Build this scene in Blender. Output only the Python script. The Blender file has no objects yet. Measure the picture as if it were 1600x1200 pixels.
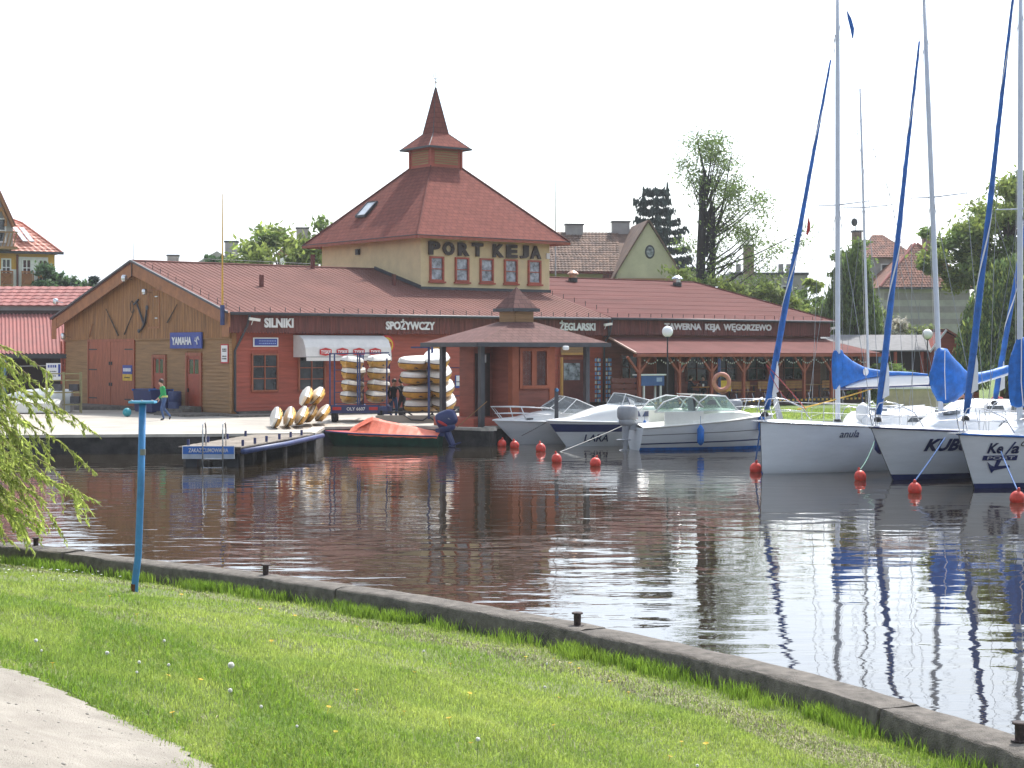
import bpy, math, random
import numpy as np
from mathutils import Vector, Matrix
R = math.radians
random.seed(7); rng = np.random.default_rng(7)
S = bpy.context.scene
col = S.collection

# ------------------------------------------------------------------ camera, sky, sun, exposure
cam = bpy.data.objects.new('camera', bpy.data.cameras.new('camera')); col.objects.link(cam)
cam.location = (0, 0, 3.35); cam.rotation_euler = (R(90), 0, 0)
cam.data.sensor_width = 36; cam.data.lens = 60.75; cam.data.shift_y = -0.03125
cam.data.clip_start = .1; cam.data.clip_end = 3000
S.camera = cam
SUN_AZ, SUN_EL = 26, 54
W = bpy.data.worlds.new('World'); S.world = W; W.use_nodes = True
nt = W.node_tree; nt.nodes.clear()
out = nt.nodes.new('ShaderNodeOutputWorld'); bg = nt.nodes.new('ShaderNodeBackground')
sky = nt.nodes.new('ShaderNodeTexSky'); sky.sky_type = 'NISHITA'; sky.sun_disc = False
sky.sun_elevation = R(SUN_EL); sky.sun_rotation = R(SUN_AZ); sky.dust_density = 3.0; sky.air_density = 1.1
tc = nt.nodes.new('ShaderNodeTexCoord'); mp = nt.nodes.new('ShaderNodeMapping'); mp.inputs['Scale'].default_value = (1, 1, 3.2)
nz = nt.nodes.new('ShaderNodeTexNoise'); nz.inputs['Scale'].default_value = 2.6; nz.inputs['Detail'].default_value = 6
rp = nt.nodes.new('ShaderNodeValToRGB'); rp.color_ramp.elements[0].position = .36; rp.color_ramp.elements[1].position = .62
rp.color_ramp.elements[0].color = (.3,)*3 + (1,); rp.color_ramp.elements[1].color = (1,)*3 + (1,)
bw = nt.nodes.new('ShaderNodeRGBToBW')
cl = nt.nodes.new('ShaderNodeMixRGB'); cl.blend_type = 'MULTIPLY'; cl.inputs[0].default_value = 1; cl.inputs[2].default_value = (1.42, 1.58, 1.80, 1)
mx = nt.nodes.new('ShaderNodeMixRGB')
L = nt.links.new
L(tc.outputs['Generated'], mp.inputs[0]); L(mp.outputs[0], nz.inputs['Vector']); L(nz.outputs[0], rp.inputs[0])
L(sky.outputs[0], bw.inputs[0]); L(bw.outputs[0], cl.inputs[1])
L(rp.outputs[0], mx.inputs[0]); L(sky.outputs[0], mx.inputs[1]); L(cl.outputs[0], mx.inputs[2])
L(mx.outputs[0], bg.inputs[0]); bg.inputs[1].default_value = 0.15; L(bg.outputs[0], out.inputs[0])
sun = bpy.data.objects.new('sun', bpy.data.lights.new('sun', 'SUN')); col.objects.link(sun)
sun.data.energy = 3.2; sun.data.angle = R(.9); sun.data.color = (1, .95, .87)
sd = Vector((math.sin(R(SUN_AZ))*math.cos(R(SUN_EL)), math.cos(R(SUN_AZ))*math.cos(R(SUN_EL)), math.sin(R(SUN_EL))))
sun.rotation_euler = (-sd).to_track_quat('-Z', 'Y').to_euler(); sun.location = (20, 40, 60)
S.view_settings.view_transform = 'Standard'; S.view_settings.look = 'None'
S.view_settings.exposure = 0.72; S.view_settings.gamma = 1; S.view_settings.use_curve_mapping = False
S.render.engine = 'CYCLES'
S.cycles.max_bounces = 8; S.cycles.transparent_max_bounces = 16; S.cycles.caustics_reflective = False; S.cycles.caustics_refractive = False

# ------------------------------------------------------------------ materials
MATS = {}
def mat(name, c, rough=.7, metal=0, var=.12, scale=3., bump=.0, bscale=40., spec=.5, c2=None, stretch=(1, 1, 1), trans=0, coat=0, island=0):
    if name in MATS: return MATS[name]
    m = bpy.data.materials.new(name); m.use_nodes = True; t = m.node_tree; b = t.nodes['Principled BSDF']
    l = t.links.new
    b.inputs['Roughness'].default_value = rough; b.inputs['Metallic'].default_value = metal
    b.inputs['Specular IOR Level'].default_value = spec; b.inputs['Coat Weight'].default_value = coat
    g = t.nodes.new('ShaderNodeTexCoord'); mp = t.nodes.new('ShaderNodeMapping'); mp.inputs['Scale'].default_value = stretch
    l(g.outputs['Object'], mp.inputs[0])
    n = t.nodes.new('ShaderNodeTexNoise'); n.inputs['Scale'].default_value = scale; n.inputs['Detail'].default_value = 7; n.inputs['Roughness'].default_value = .65
    l(mp.outputs[0], n.inputs['Vector'])
    r = t.nodes.new('ShaderNodeValToRGB'); r.color_ramp.elements[0].position = .32; r.color_ramp.elements[1].position = .68
    d = c2 if c2 else tuple(x*(1-var*2) for x in c); u = c if c2 else tuple(min(1, x*(1+var)) for x in c)
    r.color_ramp.elements[0].color = (*d, 1); r.color_ramp.elements[1].color = (*u, 1)
    l(n.outputs[0], r.inputs[0]); src = r.outputs[0]
    if island:
        ge = t.nodes.new('ShaderNodeNewGeometry'); hs = t.nodes.new('ShaderNodeHueSaturation')
        mr = t.nodes.new('ShaderNodeMapRange'); mr.inputs['To Min'].default_value = 1-island; mr.inputs['To Max'].default_value = 1+island
        l(ge.outputs['Random Per Island'], mr.inputs[0]); l(mr.outputs[0], hs.inputs['Value']); l(src, hs.inputs['Color']); src = hs.outputs[0]
    l(src, b.inputs['Base Color'])
    if bump:
        n2 = t.nodes.new('ShaderNodeTexNoise'); n2.inputs['Scale'].default_value = bscale; n2.inputs['Detail'].default_value = 5
        bp = t.nodes.new('ShaderNodeBump'); bp.inputs['Strength'].default_value = bump; bp.inputs['Distance'].default_value = .02
        l(mp.outputs[0], n2.inputs['Vector']); l(n2.outputs[0], bp.inputs['Height']); l(bp.outputs[0], b.inputs['Normal'])
    if trans:
        tl = t.nodes.new('ShaderNodeBsdfTranslucent'); ms = t.nodes.new('ShaderNodeMixShader'); ms.inputs[0].default_value = trans
        hs2 = t.nodes.new('ShaderNodeHueSaturation'); hs2.inputs['Value'].default_value = 1.5; hs2.inputs['Saturation'].default_value = 1.08
        l(src, hs2.inputs['Color']); l(hs2.outputs[0], tl.inputs[0])
        l(b.outputs[0], ms.inputs[1]); l(tl.outputs[0], ms.inputs[2]); l(ms.outputs[0], t.nodes['Material Output'].inputs[0])
    MATS[name] = m; return m

def brickmat(name, c1, c2, cm, bw_, bh, rough=.8, bump=.4, rot=0):
    m = mat(name, c1, rough, spec=.15)
    t = m.node_tree; l = t.links.new; b = t.nodes['Principled BSDF']
    g = [n for n in t.nodes if n.type == 'MAPPING'][0]
    k = t.nodes.new('ShaderNodeTexBrick'); k.inputs['Scale'].default_value = 1; k.inputs['Brick Width'].default_value = bw_; k.inputs['Row Height'].default_value = bh
    k.inputs['Mortar Size'].default_value = bh*.07; k.inputs['Color1'].default_value = (*c1, 1); k.inputs['Color2'].default_value = (*c2, 1); k.inputs['Mortar'].default_value = (*cm, 1)
    uv = t.nodes.new('ShaderNodeUVMap'); l(uv.outputs[0], k.inputs['Vector'])
    mxx = t.nodes.new('ShaderNodeMixRGB'); mxx.blend_type = 'MULTIPLY'; mxx.inputs[0].default_value = 1
    n = [x for x in t.nodes if x.type == 'VALTORGB'][0]
    n.color_ramp.elements[0].color = (.72, .70, .70, 1); n.color_ramp.elements[1].color = (1, 1, 1, 1)
    l(k.outputs['Color'], mxx.inputs[1]); l(n.outputs[0], mxx.inputs[2]); l(mxx.outputs[0], b.inputs['Base Color'])
    bp = t.nodes.new('ShaderNodeBump'); bp.inputs['Strength'].default_value = bump; bp.inputs['Distance'].default_value = .02; bp.invert = True
    l(k.outputs['Fac'], bp.inputs['Height']); l(bp.outputs[0], b.inputs['Normal'])
    return m

def glassmat(name, c=(.75, .9, .85), mixf=.25):
    m = bpy.data.materials.new(name); m.use_nodes = True; t = m.node_tree; l = t.links.new
    b = t.nodes['Principled BSDF']; b.inputs['Base Color'].default_value = (*[x*.6 for x in c], 1); b.inputs['Roughness'].default_value = .05
    tr = t.nodes.new('ShaderNodeBsdfTransparent'); tr.inputs[0].default_value = (*c, 1)
    ms = t.nodes.new('ShaderNodeMixShader'); ms.inputs[0].default_value = mixf
    l(tr.outputs[0], ms.inputs[1]); l(b.outputs[0], ms.inputs[2]); l(ms.outputs[0], t.nodes['Material Output'].inputs[0]); MATS[name] = m
    return m

M = {}
M['redwall'] = mat('red_wood', (.41, .088, .050), .6, var=.14, scale=2.2, stretch=(.4, .4, 4), bump=.3, bscale=25)
M['brown'] = mat('brown_wood', (.33, .185, .078), .7, var=.16, scale=2, stretch=(.3, .3, 5), bump=.15, bscale=20)
M['brownv'] = mat('brown_boards', (.32, .15, .05), .7, var=.25, scale=3, stretch=(3, 3, .3), bump=.4, bscale=20)
M['barge'] = mat('barge_wood', (.33, .13, .045), .6, var=.15, scale=3)
M['fascia'] = mat('fascia_wood', (.16, .038, .028), .65, var=.3, scale=3, stretch=(4, 4, .3), bump=.3, bscale=20)
M['door'] = mat('orange_door', (.36, .10, .045), .55, var=.18, scale=3, stretch=(3, 3, .5))
M['post'] = mat('post_wood', (.32, .075, .04), .55, var=.15, scale=4)
M['dark'] = mat('dark_wood', (.045, .022, .018), .7)
M['black'] = mat('black_iron', (.02, .02, .024), .5)
M['slate'] = mat('dark_trim', (.05, .05, .06), .5)
M['roof'] = mat('red_sheet_roof', (.185, .085, .071), .85, spec=.15, var=.10, scale=.5, bump=.1, bscale=8)
M['roof2'] = mat('bitumen_roof', (.135, .050, .044), .9, spec=.12, var=.14, scale=.7, stretch=(.3, 2.5, 2.5), bump=.3, bscale=30)
M['vroof'] = mat('veranda_roof', (.155, .062, .055), .9, spec=.12, var=.12, scale=.8)
M['troof'] = brickmat('tower_shingle', (.25, .084, .065), (.215, .073, .057), (.15, .053, .045), .36, .28, rough=.95, bump=.2)
M['kroof'] = brickmat('kiosk_shingle', (.19, .095, .085), (.15, .075, .068), (.09, .05, .045), .3, .2)
M['yellow'] = mat('yellow_render', (.72, .58, .34), .85, var=.06, scale=1.5, bump=.1)
M['sign'] = mat('sign_white', (.8, .8, .8), .6, var=.02)
M['letter'] = mat('letter_brown', (.045, .028, .024), .6, var=.1)
M['glass'] = mat('window_glass', (.035, .04, .045), .06, spec=.8, var=.6, scale=1.2)
M['glass2'] = mat('sky_reflection_glass', (.36, .39, .43), .08, spec=.8, var=.5, scale=3)  # pale base colour stands in for the sky reflected in the panes
M['cloth'] = mat('awning_cloth', (.72, .70, .68), .8, var=.05)
M['navy'] = mat('navy_paint', (.018, .03, .13), .35, var=.1)
M['bluesteel'] = mat('blue_steel', (.03, .05, .16), .5, var=.2)
M['bluesign'] = mat('sign_blue', (.03, .06, .32), .5, var=.1)
M['blue'] = mat('bright_blue', (.004, .17, .60), .5, var=.2, scale=3, bump=1.0, bscale=5, trans=.15)
M['jib'] = mat('jib_blue', (.012, .14, .50), .55, var=.2, scale=4, bump=.5, bscale=6)
M['postblue'] = mat('post_blue', (.05, .25, .56), .45, var=.2, scale=6, c2=(.04, .17, .36))
M['white'] = mat('gelcoat_white', (.80, .80, .79), .22, var=.015, coat=.3)
M['hullw'] = mat('hull_white', (.74, .77, .80), .25, var=.05, scale=1.6, coat=.2, stretch=(.5, .5, 2))
M['cream'] = mat('cream_gelcoat', (.78, .77, .70), .25, var=.03, coat=.3)
M['steel'] = mat('stainless', (.65, .66, .68), .22, metal=.9, var=.05)
M['alu'] = mat('mast_aluminium', (.62, .65, .70), .35, metal=.35, var=.04)
M['wire'] = mat('rigging_wire', (.32, .33, .35), .4, metal=.6)
M['yellowhull'] = mat('yellow_hull', (.62, .34, .05), .4, var=.2, scale=2)
M['offwhite'] = mat('boat_offwhite', (.78, .76, .70), .4, var=.07, scale=2)
M['rubber'] = mat('black_rubber', (.025, .025, .028), .7)
M['redbuoy'] = mat('buoy_orange', (.72, .055, .03), .45, var=.2, scale=8, bump=.2, bscale=30)
M['orangecover'] = mat('orange_tarp', (.72, .14, .065), .6, var=.1, bump=.5, bscale=5)
M['green'] = mat('green_hull', (.01, .075, .045), .4, var=.2)
M['grayeng'] = mat('engine_grey', (.33, .34, .37), .35, var=.1)
M['conc'] = mat('concrete', (.215, .19, .165), .9, var=.28, scale=5, bump=.8, bscale=50, c2=(.095, .085, .073))
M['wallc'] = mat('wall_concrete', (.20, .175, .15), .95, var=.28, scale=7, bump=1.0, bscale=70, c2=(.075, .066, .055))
M['conc2'] = mat('quay_concrete', (.46, .42, .36), .9, var=.1, scale=.6, bump=.2, bscale=20, c2=(.30, .27, .235))
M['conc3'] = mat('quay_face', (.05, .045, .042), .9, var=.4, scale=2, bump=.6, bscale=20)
M['plank'] = mat('jetty_plank', (.30, .25, .20), .85, var=.25, scale=3, island=.25, bump=.3)
M['postpile'] = mat('pile_wood', (.13, .11, .095), .9, var=.3)
M['tile'] = mat('old_tile', (.27, .115, .075), .85, var=.35, scale=1.6, c2=(.13, .065, .05), island=.35)
M['tilebrown'] = mat('brown_tile', (.19, .115, .08), .85, var=.35, scale=1.6, c2=(.10, .062, .048), island=.35)
M['pinktile'] = mat('pink_tile', (.50, .19, .13), .6, var=.1, scale=2, island=.12)
M['corr'] = mat('corrugated_red', (.36, .13, .115), .7, spec=.2, var=.12, scale=1.4, c2=(.26, .115, .105), island=.12)
M['greyroof'] = mat('grey_roof', (.17, .17, .18), .8, var=.1)
M['renderw'] = mat('white_render', (.84, .84, .83), .85, var=.03)
M['ochre'] = mat('ochre_render', (.66, .38, .08), .85, var=.05)
M['greyrender'] = mat('grey_render', (.38, .36, .35), .9, var=.12, scale=1)
M['greyrender2'] = mat('grey_render_dark', (.29, .26, .27), .9, var=.12, scale=1)
M['pale'] = mat('pale_yellow_render', (.56, .52, .36), .9, var=.08, scale=.8)
M['brick'] = mat('chimney_brick', (.25, .17, .14), .9, var=.25)
M['wood_o'] = mat('orange_wood', (.42, .19, .05), .5, var=.15)
M['bark'] = mat('bark', (.10, .075, .055), .95, var=.3, scale=4, bump=.8, bscale=12)
M['barkd'] = mat('bark_dark', (.035, .03, .03), .95, var=.3, scale=4, bump=.8, bscale=12)
def leafm(n, c, tr=.35, isl=.45): return mat(n, c, .65, var=.22, scale=.7, trans=tr, island=isl, spec=.25)
M['leaf_mid'] = leafm('leaf_mid', (.16, .225, .07)); M['leaf_light'] = leafm('leaf_light', (.28, .34, .10))
M['leaf_dark'] = leafm('leaf_dark', (.085, .14, .065), .35); M['leaf_spruce'] = leafm('leaf_spruce', (.035, .06, .055), .1, .3)
M['leaf_willow'] = leafm('leaf_willow', (.40, .46, .14), .5, .3); M['leaf_will2'] = leafm('leaf_will_dark', (.13, .19, .08), .4)
M['leaf_pale'] = leafm('leaf_pale', (.20, .24, .10), .4); M['blossom'] = leafm('blossom_white', (.55, .52, .46), .3)
M['soil'] = mat('soil_grass', (.15, .17, .055), .95, var=.3, scale=1.2, c2=(.09, .12, .03), bump=.5)
M['lawn'] = mat('lawn_green', (.13, .19, .035), .95, var=.2, scale=2, bump=.8, bscale=60)
M['grass'] = mat('grass_blade', (.36, .42, .115), .6, var=.2, scale=.9, c2=(.17, .26, .05), trans=.42, island=.35, spec=.3)
M['grassd'] = mat('grass_tuft_blade', (.22, .31, .06), .6, var=.2, scale=1, c2=(.13, .22, .035), trans=.42, island=.35, spec=.3)
M['straw'] = mat('dry_grass', (.36, .33, .20), .9, var=.2, scale=3, island=.3)
M['gravel'] = mat('gravel_path', (.44, .395, .335), .95, var=.1, scale=2.2, bump=1, bscale=110, c2=(.27, .24, .20))
M['skin'] = mat('skin', (.55, .30, .22), .5, var=.05); M['hair'] = mat('hair_dark', (.03, .018, .012), .6)
M['jeans'] = mat('jeans', (.05, .10, .24), .85, var=.15); M['gshirt'] = mat('green_top', (.02, .32, .10), .85, var=.1)
M['darkcloth'] = mat('dark_cloth', (.018, .02, .03), .85); M['lime'] = mat('lime_shirt', (.5, .55, .2), .85)
M['red'] = mat('signal_red', (.5, .02, .02), .5, var=.05); M['pink'] = mat('faded_life_ring', (.58, .24, .18), .6, var=.2)
M['ropew'] = mat('rope_white', (.7, .68, .62), .8); M['ropey'] = mat('rope_yellow', (.65, .38, .06), .8); M['roper'] = mat('rope_red', (.5, .08, .08), .8)
M['ropeg'] = mat('rope_green', (.2, .4, .32), .8); M['ropeb'] = mat('rope_blue', (.06, .14, .34), .8)
M['globe'] = mat('globe_white', (.85, .85, .85), .3, var=.01)
M['yellowp'] = mat('yellow_paint', (.68, .42, .03), .5); M['tan'] = mat('tan_board', (.52, .27, .07), .6)
M['rackp'] = mat('rack_paint', (.32, .28, .13), .6); M['tarp'] = mat('boat_tarp', (.5, .53, .53), .6, var=.1)
M['dandy'] = mat('dandelion_fluff', (.8, .8, .78), .9, var=.02, trans=.3); M['dandyy'] = mat('dandelion_yellow', (.75, .48, .02), .7)
M['stem'] = mat('stem_green', (.12, .2, .05), .7); M['pc1'] = mat('postcard_blue', (.15, .28, .5), .5); M['pc2'] = mat('postcard_pale', (.6, .6, .55), .5)
glassmat('windshield', (.84, .92, .89), .2); glassmat('smoked_windshield', (.55, .58, .60), .35)
def G(n): return MATS[n]

# ------------------------------------------------------------------ object helpers
def link(name, me, parent=None, mt=None, kind=None, label=None):
    o = bpy.data.objects.new(name, me); col.objects.link(o)
    if parent: o.parent = parent
    if mt is not None and me is not None:
        for x in (mt if isinstance(mt, (list, tuple)) else [mt]): me.materials.append(x)
    if kind: o['kind'] = kind
    if label: o['label'] = label
    return o
def tag(o, label, cat, group=None):
    o['label'] = label; o['category'] = cat
    if group: o['group'] = group
    return o
def thing(name, label, cat, loc=(0, 0, 0), rz=0, group=None):
    o = bpy.data.objects.new(name, None); col.objects.link(o); o.location = loc; o.rotation_euler = (0, 0, rz)
    o.empty_display_size = .2
    return tag(o, label, cat, group)
def copy_tree(o, parent=None):
    c = o.copy(); col.objects.link(c); c.parent = parent
    for ch in o.children: copy_tree(ch, c)
    return c

class MB:
    def __init__(s): s.v = []; s.f = []; s.m = []; s.cm = 0
    def add(s, vs, fs):
        b = len(s.v); s.v += [tuple(x) for x in vs]; s.f += [tuple(b+i for i in f) for f in fs]; s.m += [s.cm]*len(fs); return s
    def box(s, x0, x1, y0, y1, z0, z1):
        return s.add([(x0, y0, z0), (x1, y0, z0), (x1, y1, z0), (x0, y1, z0), (x0, y0, z1), (x1, y0, z1), (x1, y1, z1), (x0, y1, z1)],
                     [(0, 3, 2, 1), (4, 5, 6, 7), (0, 1, 5, 4), (1, 2, 6, 5), (2, 3, 7, 6), (3, 0, 4, 7)])
    def bar(s, a, b, w, h=None, up=(0, 0, 1)):
        a = Vector(a); b = Vector(b); h = h or w; d = (b-a).normalized(); u = Vector(up)
        if abs(d.dot(u)) > .98: u = Vector((1, 0, 0))
        x = d.cross(u).normalized()*w/2; y = x.cross(d).normalized()*h/2
        P = [a-x-y, a+x-y, a+x+y, a-x+y, b-x-y, b+x-y, b+x+y, b-x+y]
        return s.add(P, [(0, 3, 2, 1), (4, 5, 6, 7), (0, 1, 5, 4), (1, 2, 6, 5), (2, 3, 7, 6), (3, 0, 4, 7)])
    def tube(s, pts, r, n=6, closed=False):
        pts = [Vector(p) for p in pts]; k = len(pts); rs = r if isinstance(r, (list, tuple)) else [r]*k
        ref = Vector((.12, .31, .94)); vs = []; fs = []
        for i, p in enumerate(pts):
            if closed: d = pts[(i+1) % k]-pts[i-1]
            else: d = pts[min(i+1, k-1)]-pts[max(i-1, 0)]
            d.normalize(); x = d.cross(ref)
            if x.length < .05: x = d.cross(Vector((1, 0, 0)))
            x.normalize(); y = x.cross(d)
            for j in range(n):
                a = 2*math.pi*j/n; vs.append(p+x*math.cos(a)*rs[i]+y*math.sin(a)*rs[i])
        for i in range(k if closed else k-1):
            for j in range(n):
                a = i*n+j; b = i*n+(j+1) % n; i2 = (i+1) % k
                fs.append((a, b, i2*n+(j+1) % n, i2*n+j))
        if not closed: fs.append(tuple(range(n-1, -1, -1))); fs.append(tuple((k-1)*n+j for j in range(n)))
        return s.add(vs, fs)
    def lathe(s, prof, c=(0, 0, 0), n=12, axis='z', Mx=None):
        vs = []; fs = []; k = len(prof)
        for r, z in prof:
            for j in range(n):
                a = 2*math.pi*j/n; p = Vector((r*math.cos(a), r*math.sin(a), z))
                if axis == 'x': p = Vector((z, p.x, p.y))
                if axis == 'y': p = Vector((p.x, z, p.y))
                if Mx: p = Mx @ p
                vs.append(p+Vector(c))
        for i in range(k-1):
            for j in range(n): fs.append((i*n+j, i*n+(j+1) % n, (i+1)*n+(j+1) % n, (i+1)*n+j))
        fs.append(tuple(range(n-1, -1, -1))); fs.append(tuple((k-1)*n+j for j in range(n)))
        return s.add(vs, fs)
    def sq(s, c, r, e=1., n=16, m=10, rot=None):
        vs = []; fs = []
        f = lambda w, p: math.copysign(abs(w)**p, w)
        for i in range(m+1):
            ph = -math.pi/2+math.pi*i/m
            for j in range(n):
                a = 2*math.pi*j/n
                p = Vector((r[0]*f(math.cos(ph), e)*f(math.cos(a), e), r[1]*f(math.cos(ph), e)*f(math.sin(a), e), r[2]*f(math.sin(ph), e)))
                if rot: p = rot @ p
                vs.append(p+Vector(c))
        for i in range(m):
            for j in range(n): fs.append((i*n+j, i*n+(j+1) % n, (i+1)*n+(j+1) % n, (i+1)*n+j))
        return s.add(vs, fs)
    def prism(s, poly, a, b, axis='y'):
        n = len(poly); mk = {'y': lambda p, t: (p[0], t, p[1]), 'x': lambda p, t: (t, p[0], p[1]), 'z': lambda p, t: (p[0], p[1], t)}[axis]
        vs = [mk(p, a) for p in poly]+[mk(p, b) for p in poly]
        fs = [tuple(range(n)), tuple(range(2*n-1, n-1, -1))]+[(i, i+n, (i+1) % n+n, (i+1) % n) for i in range(n)]
        return s.add(vs, fs)
    def slab(s, quad, th):
        q = [Vector(p) for p in quad]; nrm = (q[1]-q[0]).cross(q[-1]-q[0]).normalized()*th; n = len(q)
        return s.add(q+[p-nrm for p in q], [tuple(range(n)), tuple(range(2*n-1, n-1, -1))]+[(i, i+n, (i+1) % n+n, (i+1) % n) for i in range(n)])
    def grid(s, rows):
        h = len(rows); w = len(rows[0])
        return s.add([p for r in rows for p in r], [(i*w+j, i*w+j+1, (i+1)*w+j+1, (i+1)*w+j) for i in range(h-1) for j in range(w-1)])
    def mesh(s, name, smooth=False, uv=None):
        me = bpy.data.meshes.new(name); me.from_pydata(s.v, [], s.f); me.update()
        if any(s.m): me.polygons.foreach_set('material_index', s.m)
        if smooth: me.polygons.foreach_set('use_smooth', [True]*len(s.f))
        if uv:
            ul = me.uv_layers.new(name='UVMap')
            for p in me.polygons:
                n = p.normal; h = Vector((-n.y, n.x, 0))
                h = h.normalized() if h.length > 1e-4 else Vector((1, 0, 0)); g = n.cross(h)
                for li in p.loop_indices:
                    c = me.vertices[me.loops[li].vertex_index].co; ul.data[li].uv = (c.dot(h), c.dot(g))
        return me
    def build(s, name, mt, parent=None, smooth=False, kind=None, label=None, uv=None):
        return link(name, s.mesh(name, smooth, uv), parent, mt, kind, label)

def np_mesh(name, V, F, mt, parent=None, kind=None):
    me = bpy.data.meshes.new(name); k = F.shape[1]
    me.vertices.add(len(V)); me.vertices.foreach_set('co', V.astype(np.float32).ravel())
    me.loops.add(F.size); me.loops.foreach_set('vertex_index', F.astype(np.int32).ravel())
    me.polygons.add(len(F)); me.polygons.foreach_set('loop_start', np.arange(0, F.size, k, dtype=np.int32))
    me.update(calc_edges=True); me.validate()
    return link(name, me, parent, mt, kind)

def autosmooth(o, ang=40):
    me = o.data; me.polygons.foreach_set('use_smooth', [True]*len(me.polygons))
    try: me.set_sharp_from_angle(angle=R(ang))
    except Exception: pass
    return o

_fc = {}
def textmesh(s, size=1., ext=.01, off=0., shear=0., space=1., xs=1., fn=None):
    cu = bpy.data.curves.new('lettering', 'FONT'); cu.body = s; cu.size = size; cu.extrude = ext; cu.offset = off; cu.shear = shear
    cu.space_character = space; cu.align_x = 'CENTER'; cu.align_y = 'CENTER'; cu.resolution_u = 3
    t = bpy.data.objects.new('tmp_text', cu); me = bpy.data.meshes.new_from_object(t)
    bpy.data.objects.remove(t); bpy.data.curves.remove(cu)
    for v in me.vertices:
        v.co.x *= xs
        if fn: v.co = fn(v.co)
    return me
def text(name, s, loc, rot, h, width, mt, parent, ext=.01, off=0., shear=0., space=1.):
    """lettering scaled to height h and given width"""
    me = textmesh(s, 1., 0.5, off, shear, space)
    xs = [v.co.x for v in me.vertices]; ys = [v.co.y for v in me.vertices]
    sx = width/(max(xs)-min(xs)); sy = h/(max(ys)-min(ys)); cx = (max(xs)+min(xs))/2; cy = (max(ys)+min(ys))/2
    for v in me.vertices: v.co = Vector(((v.co.x-cx)*sx, (v.co.y-cy)*sy, v.co.z*2*ext))
    o = link(name, me, parent, mt); o.location = loc; o.rotation_euler = rot; return o
FR = (R(90), 0, 0)

# ------------------------------------------------------------------ building frame (u along the facade, v into the building)
OX, OY = -11.96, 74.25; ANG = math.atan2(.6051086, .7961429)
UX, UY = math.cos(ANG), math.sin(ANG)
def bw_(u, v, z=.6): return (OX+UX*u-UY*v, OY+UY*u+UX*v, z)

# ================================================================== SETTING: terrain, water
BANK = [(-16, 26.8), (-10.5, 26.0), (-8.6, 25.5), (-6.75, 24.7), (-4.95, 23.1), (-3.47, 21.95), (-1.50, 20.15), (.64, 17.75), (1.80, 16.1), (2.68, 14.7), (3.24, 13.4), (3.70, 12.35), (4.25, 11), (5.0, 8.8), (5.9, 5.5), (6.7, 0), (7.2, -12)]
def chaikin(p, k=2):
    for _ in range(k):
        q = [p[0]]
        for a, b in zip(p, p[1:]): q += [(a[0]*.75+b[0]*.25, a[1]*.75+b[1]*.25), (a[0]*.25+b[0]*.75, a[1]*.25+b[1]*.75)]
        p = q+[p[-1]]
    return p
BK = np.array(chaikin(BANK, 2))
def bank_d(X, Y):
    """signed distance to the bank line, positive on the camera's side"""
    X = np.asarray(X, float); Y = np.asarray(Y, float); best = np.full(X.shape, 1e9); sg = np.ones(X.shape)
    for (ax, ay), (bx, by) in zip(BK[:-1], BK[1:]):
        dx, dy = bx-ax, by-ay; t = np.clip(((X-ax)*dx+(Y-ay)*dy)/(dx*dx+dy*dy), 0, 1)
        d = np.hypot(X-ax-t*dx, Y-ay-t*dy); cr = dx*(Y-ay)-dy*(X-ax)
        u = d < best; best = np.where(u, d, best); sg = np.where(u, np.where(cr < 0, 1, -1), sg)
    return best*sg
DK = [-1, 0, .8, 1.3, 2.5, 4.2, 5.4, 6.1, 7.5, 9.5, 13, 40]; HK = [.34, .36, .39, .47, .62, .92, 1.16, 1.22, 1.55, 1.68, 1.74, 1.8]
def wav(X, Y): return .03*np.sin(X*1.3+Y*.7)+.02*np.sin(X*2.9-Y*2.1)+.012*np.sin(X*6.1+Y*4.3)
def hgt(X, Y):
    d = bank_d(X, Y); return np.interp(d, DK, HK)+wav(X, Y)*np.clip(d/2, 0, 1)
# gravel path edge: path lies where pathf > 0
def pathf(X, Y):
    X = np.asarray(X, float); Y = np.asarray(Y, float)
    ex = np.interp(Y, [0, 5, 6.6, 8.0, 8.95, 9.56, 9.89, 10.08, 10.25, 10.55, 12, 16], [-.2, -.5, -.8, -1.2, -1.59, -1.91, -2.2, -2.5, -2.8, -3.15, -4.6, -8])
    return ex-X+.05*np.sin(Y*5+X*3)+.03*np.sin(Y*11.7)+.03*np.sin(X*17+Y*9)+.015*np.sin(X*41-Y*23)

nx, ny = 150, 170
xs = np.linspace(-16, 7, nx); ys = np.linspace(-12, 28, ny); XX, YY = np.meshgrid(xs, ys); DD = bank_d(XX, YY); ZZ = hgt(XX, YY)
V = np.stack([XX.ravel(), YY.ravel(), ZZ.ravel()], 1)
idx = np.arange(nx*ny).reshape(ny, nx); F = np.stack([idx[:-1, :-1], idx[:-1, 1:], idx[1:, 1:], idx[1:, :-1]], -1).reshape(-1, 4)
keep = (DD.ravel()[F] > -.02).all(1) if False else (DD.ravel()[F] > .12).any(1)
ZZc = np.where(DD < .33, np.minimum(ZZ, .30), ZZ); V[:, 2] = ZZc.ravel()
# squeeze vertices beyond the wall back under it
np_mesh('grass_bank_ground', V, F[keep], M['soil'], kind='structure')
gb = bpy.data.objects['grass_bank_ground']; gb.data.polygons.foreach_set('use_smooth', [True]*len(gb.data.polygons))
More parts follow.
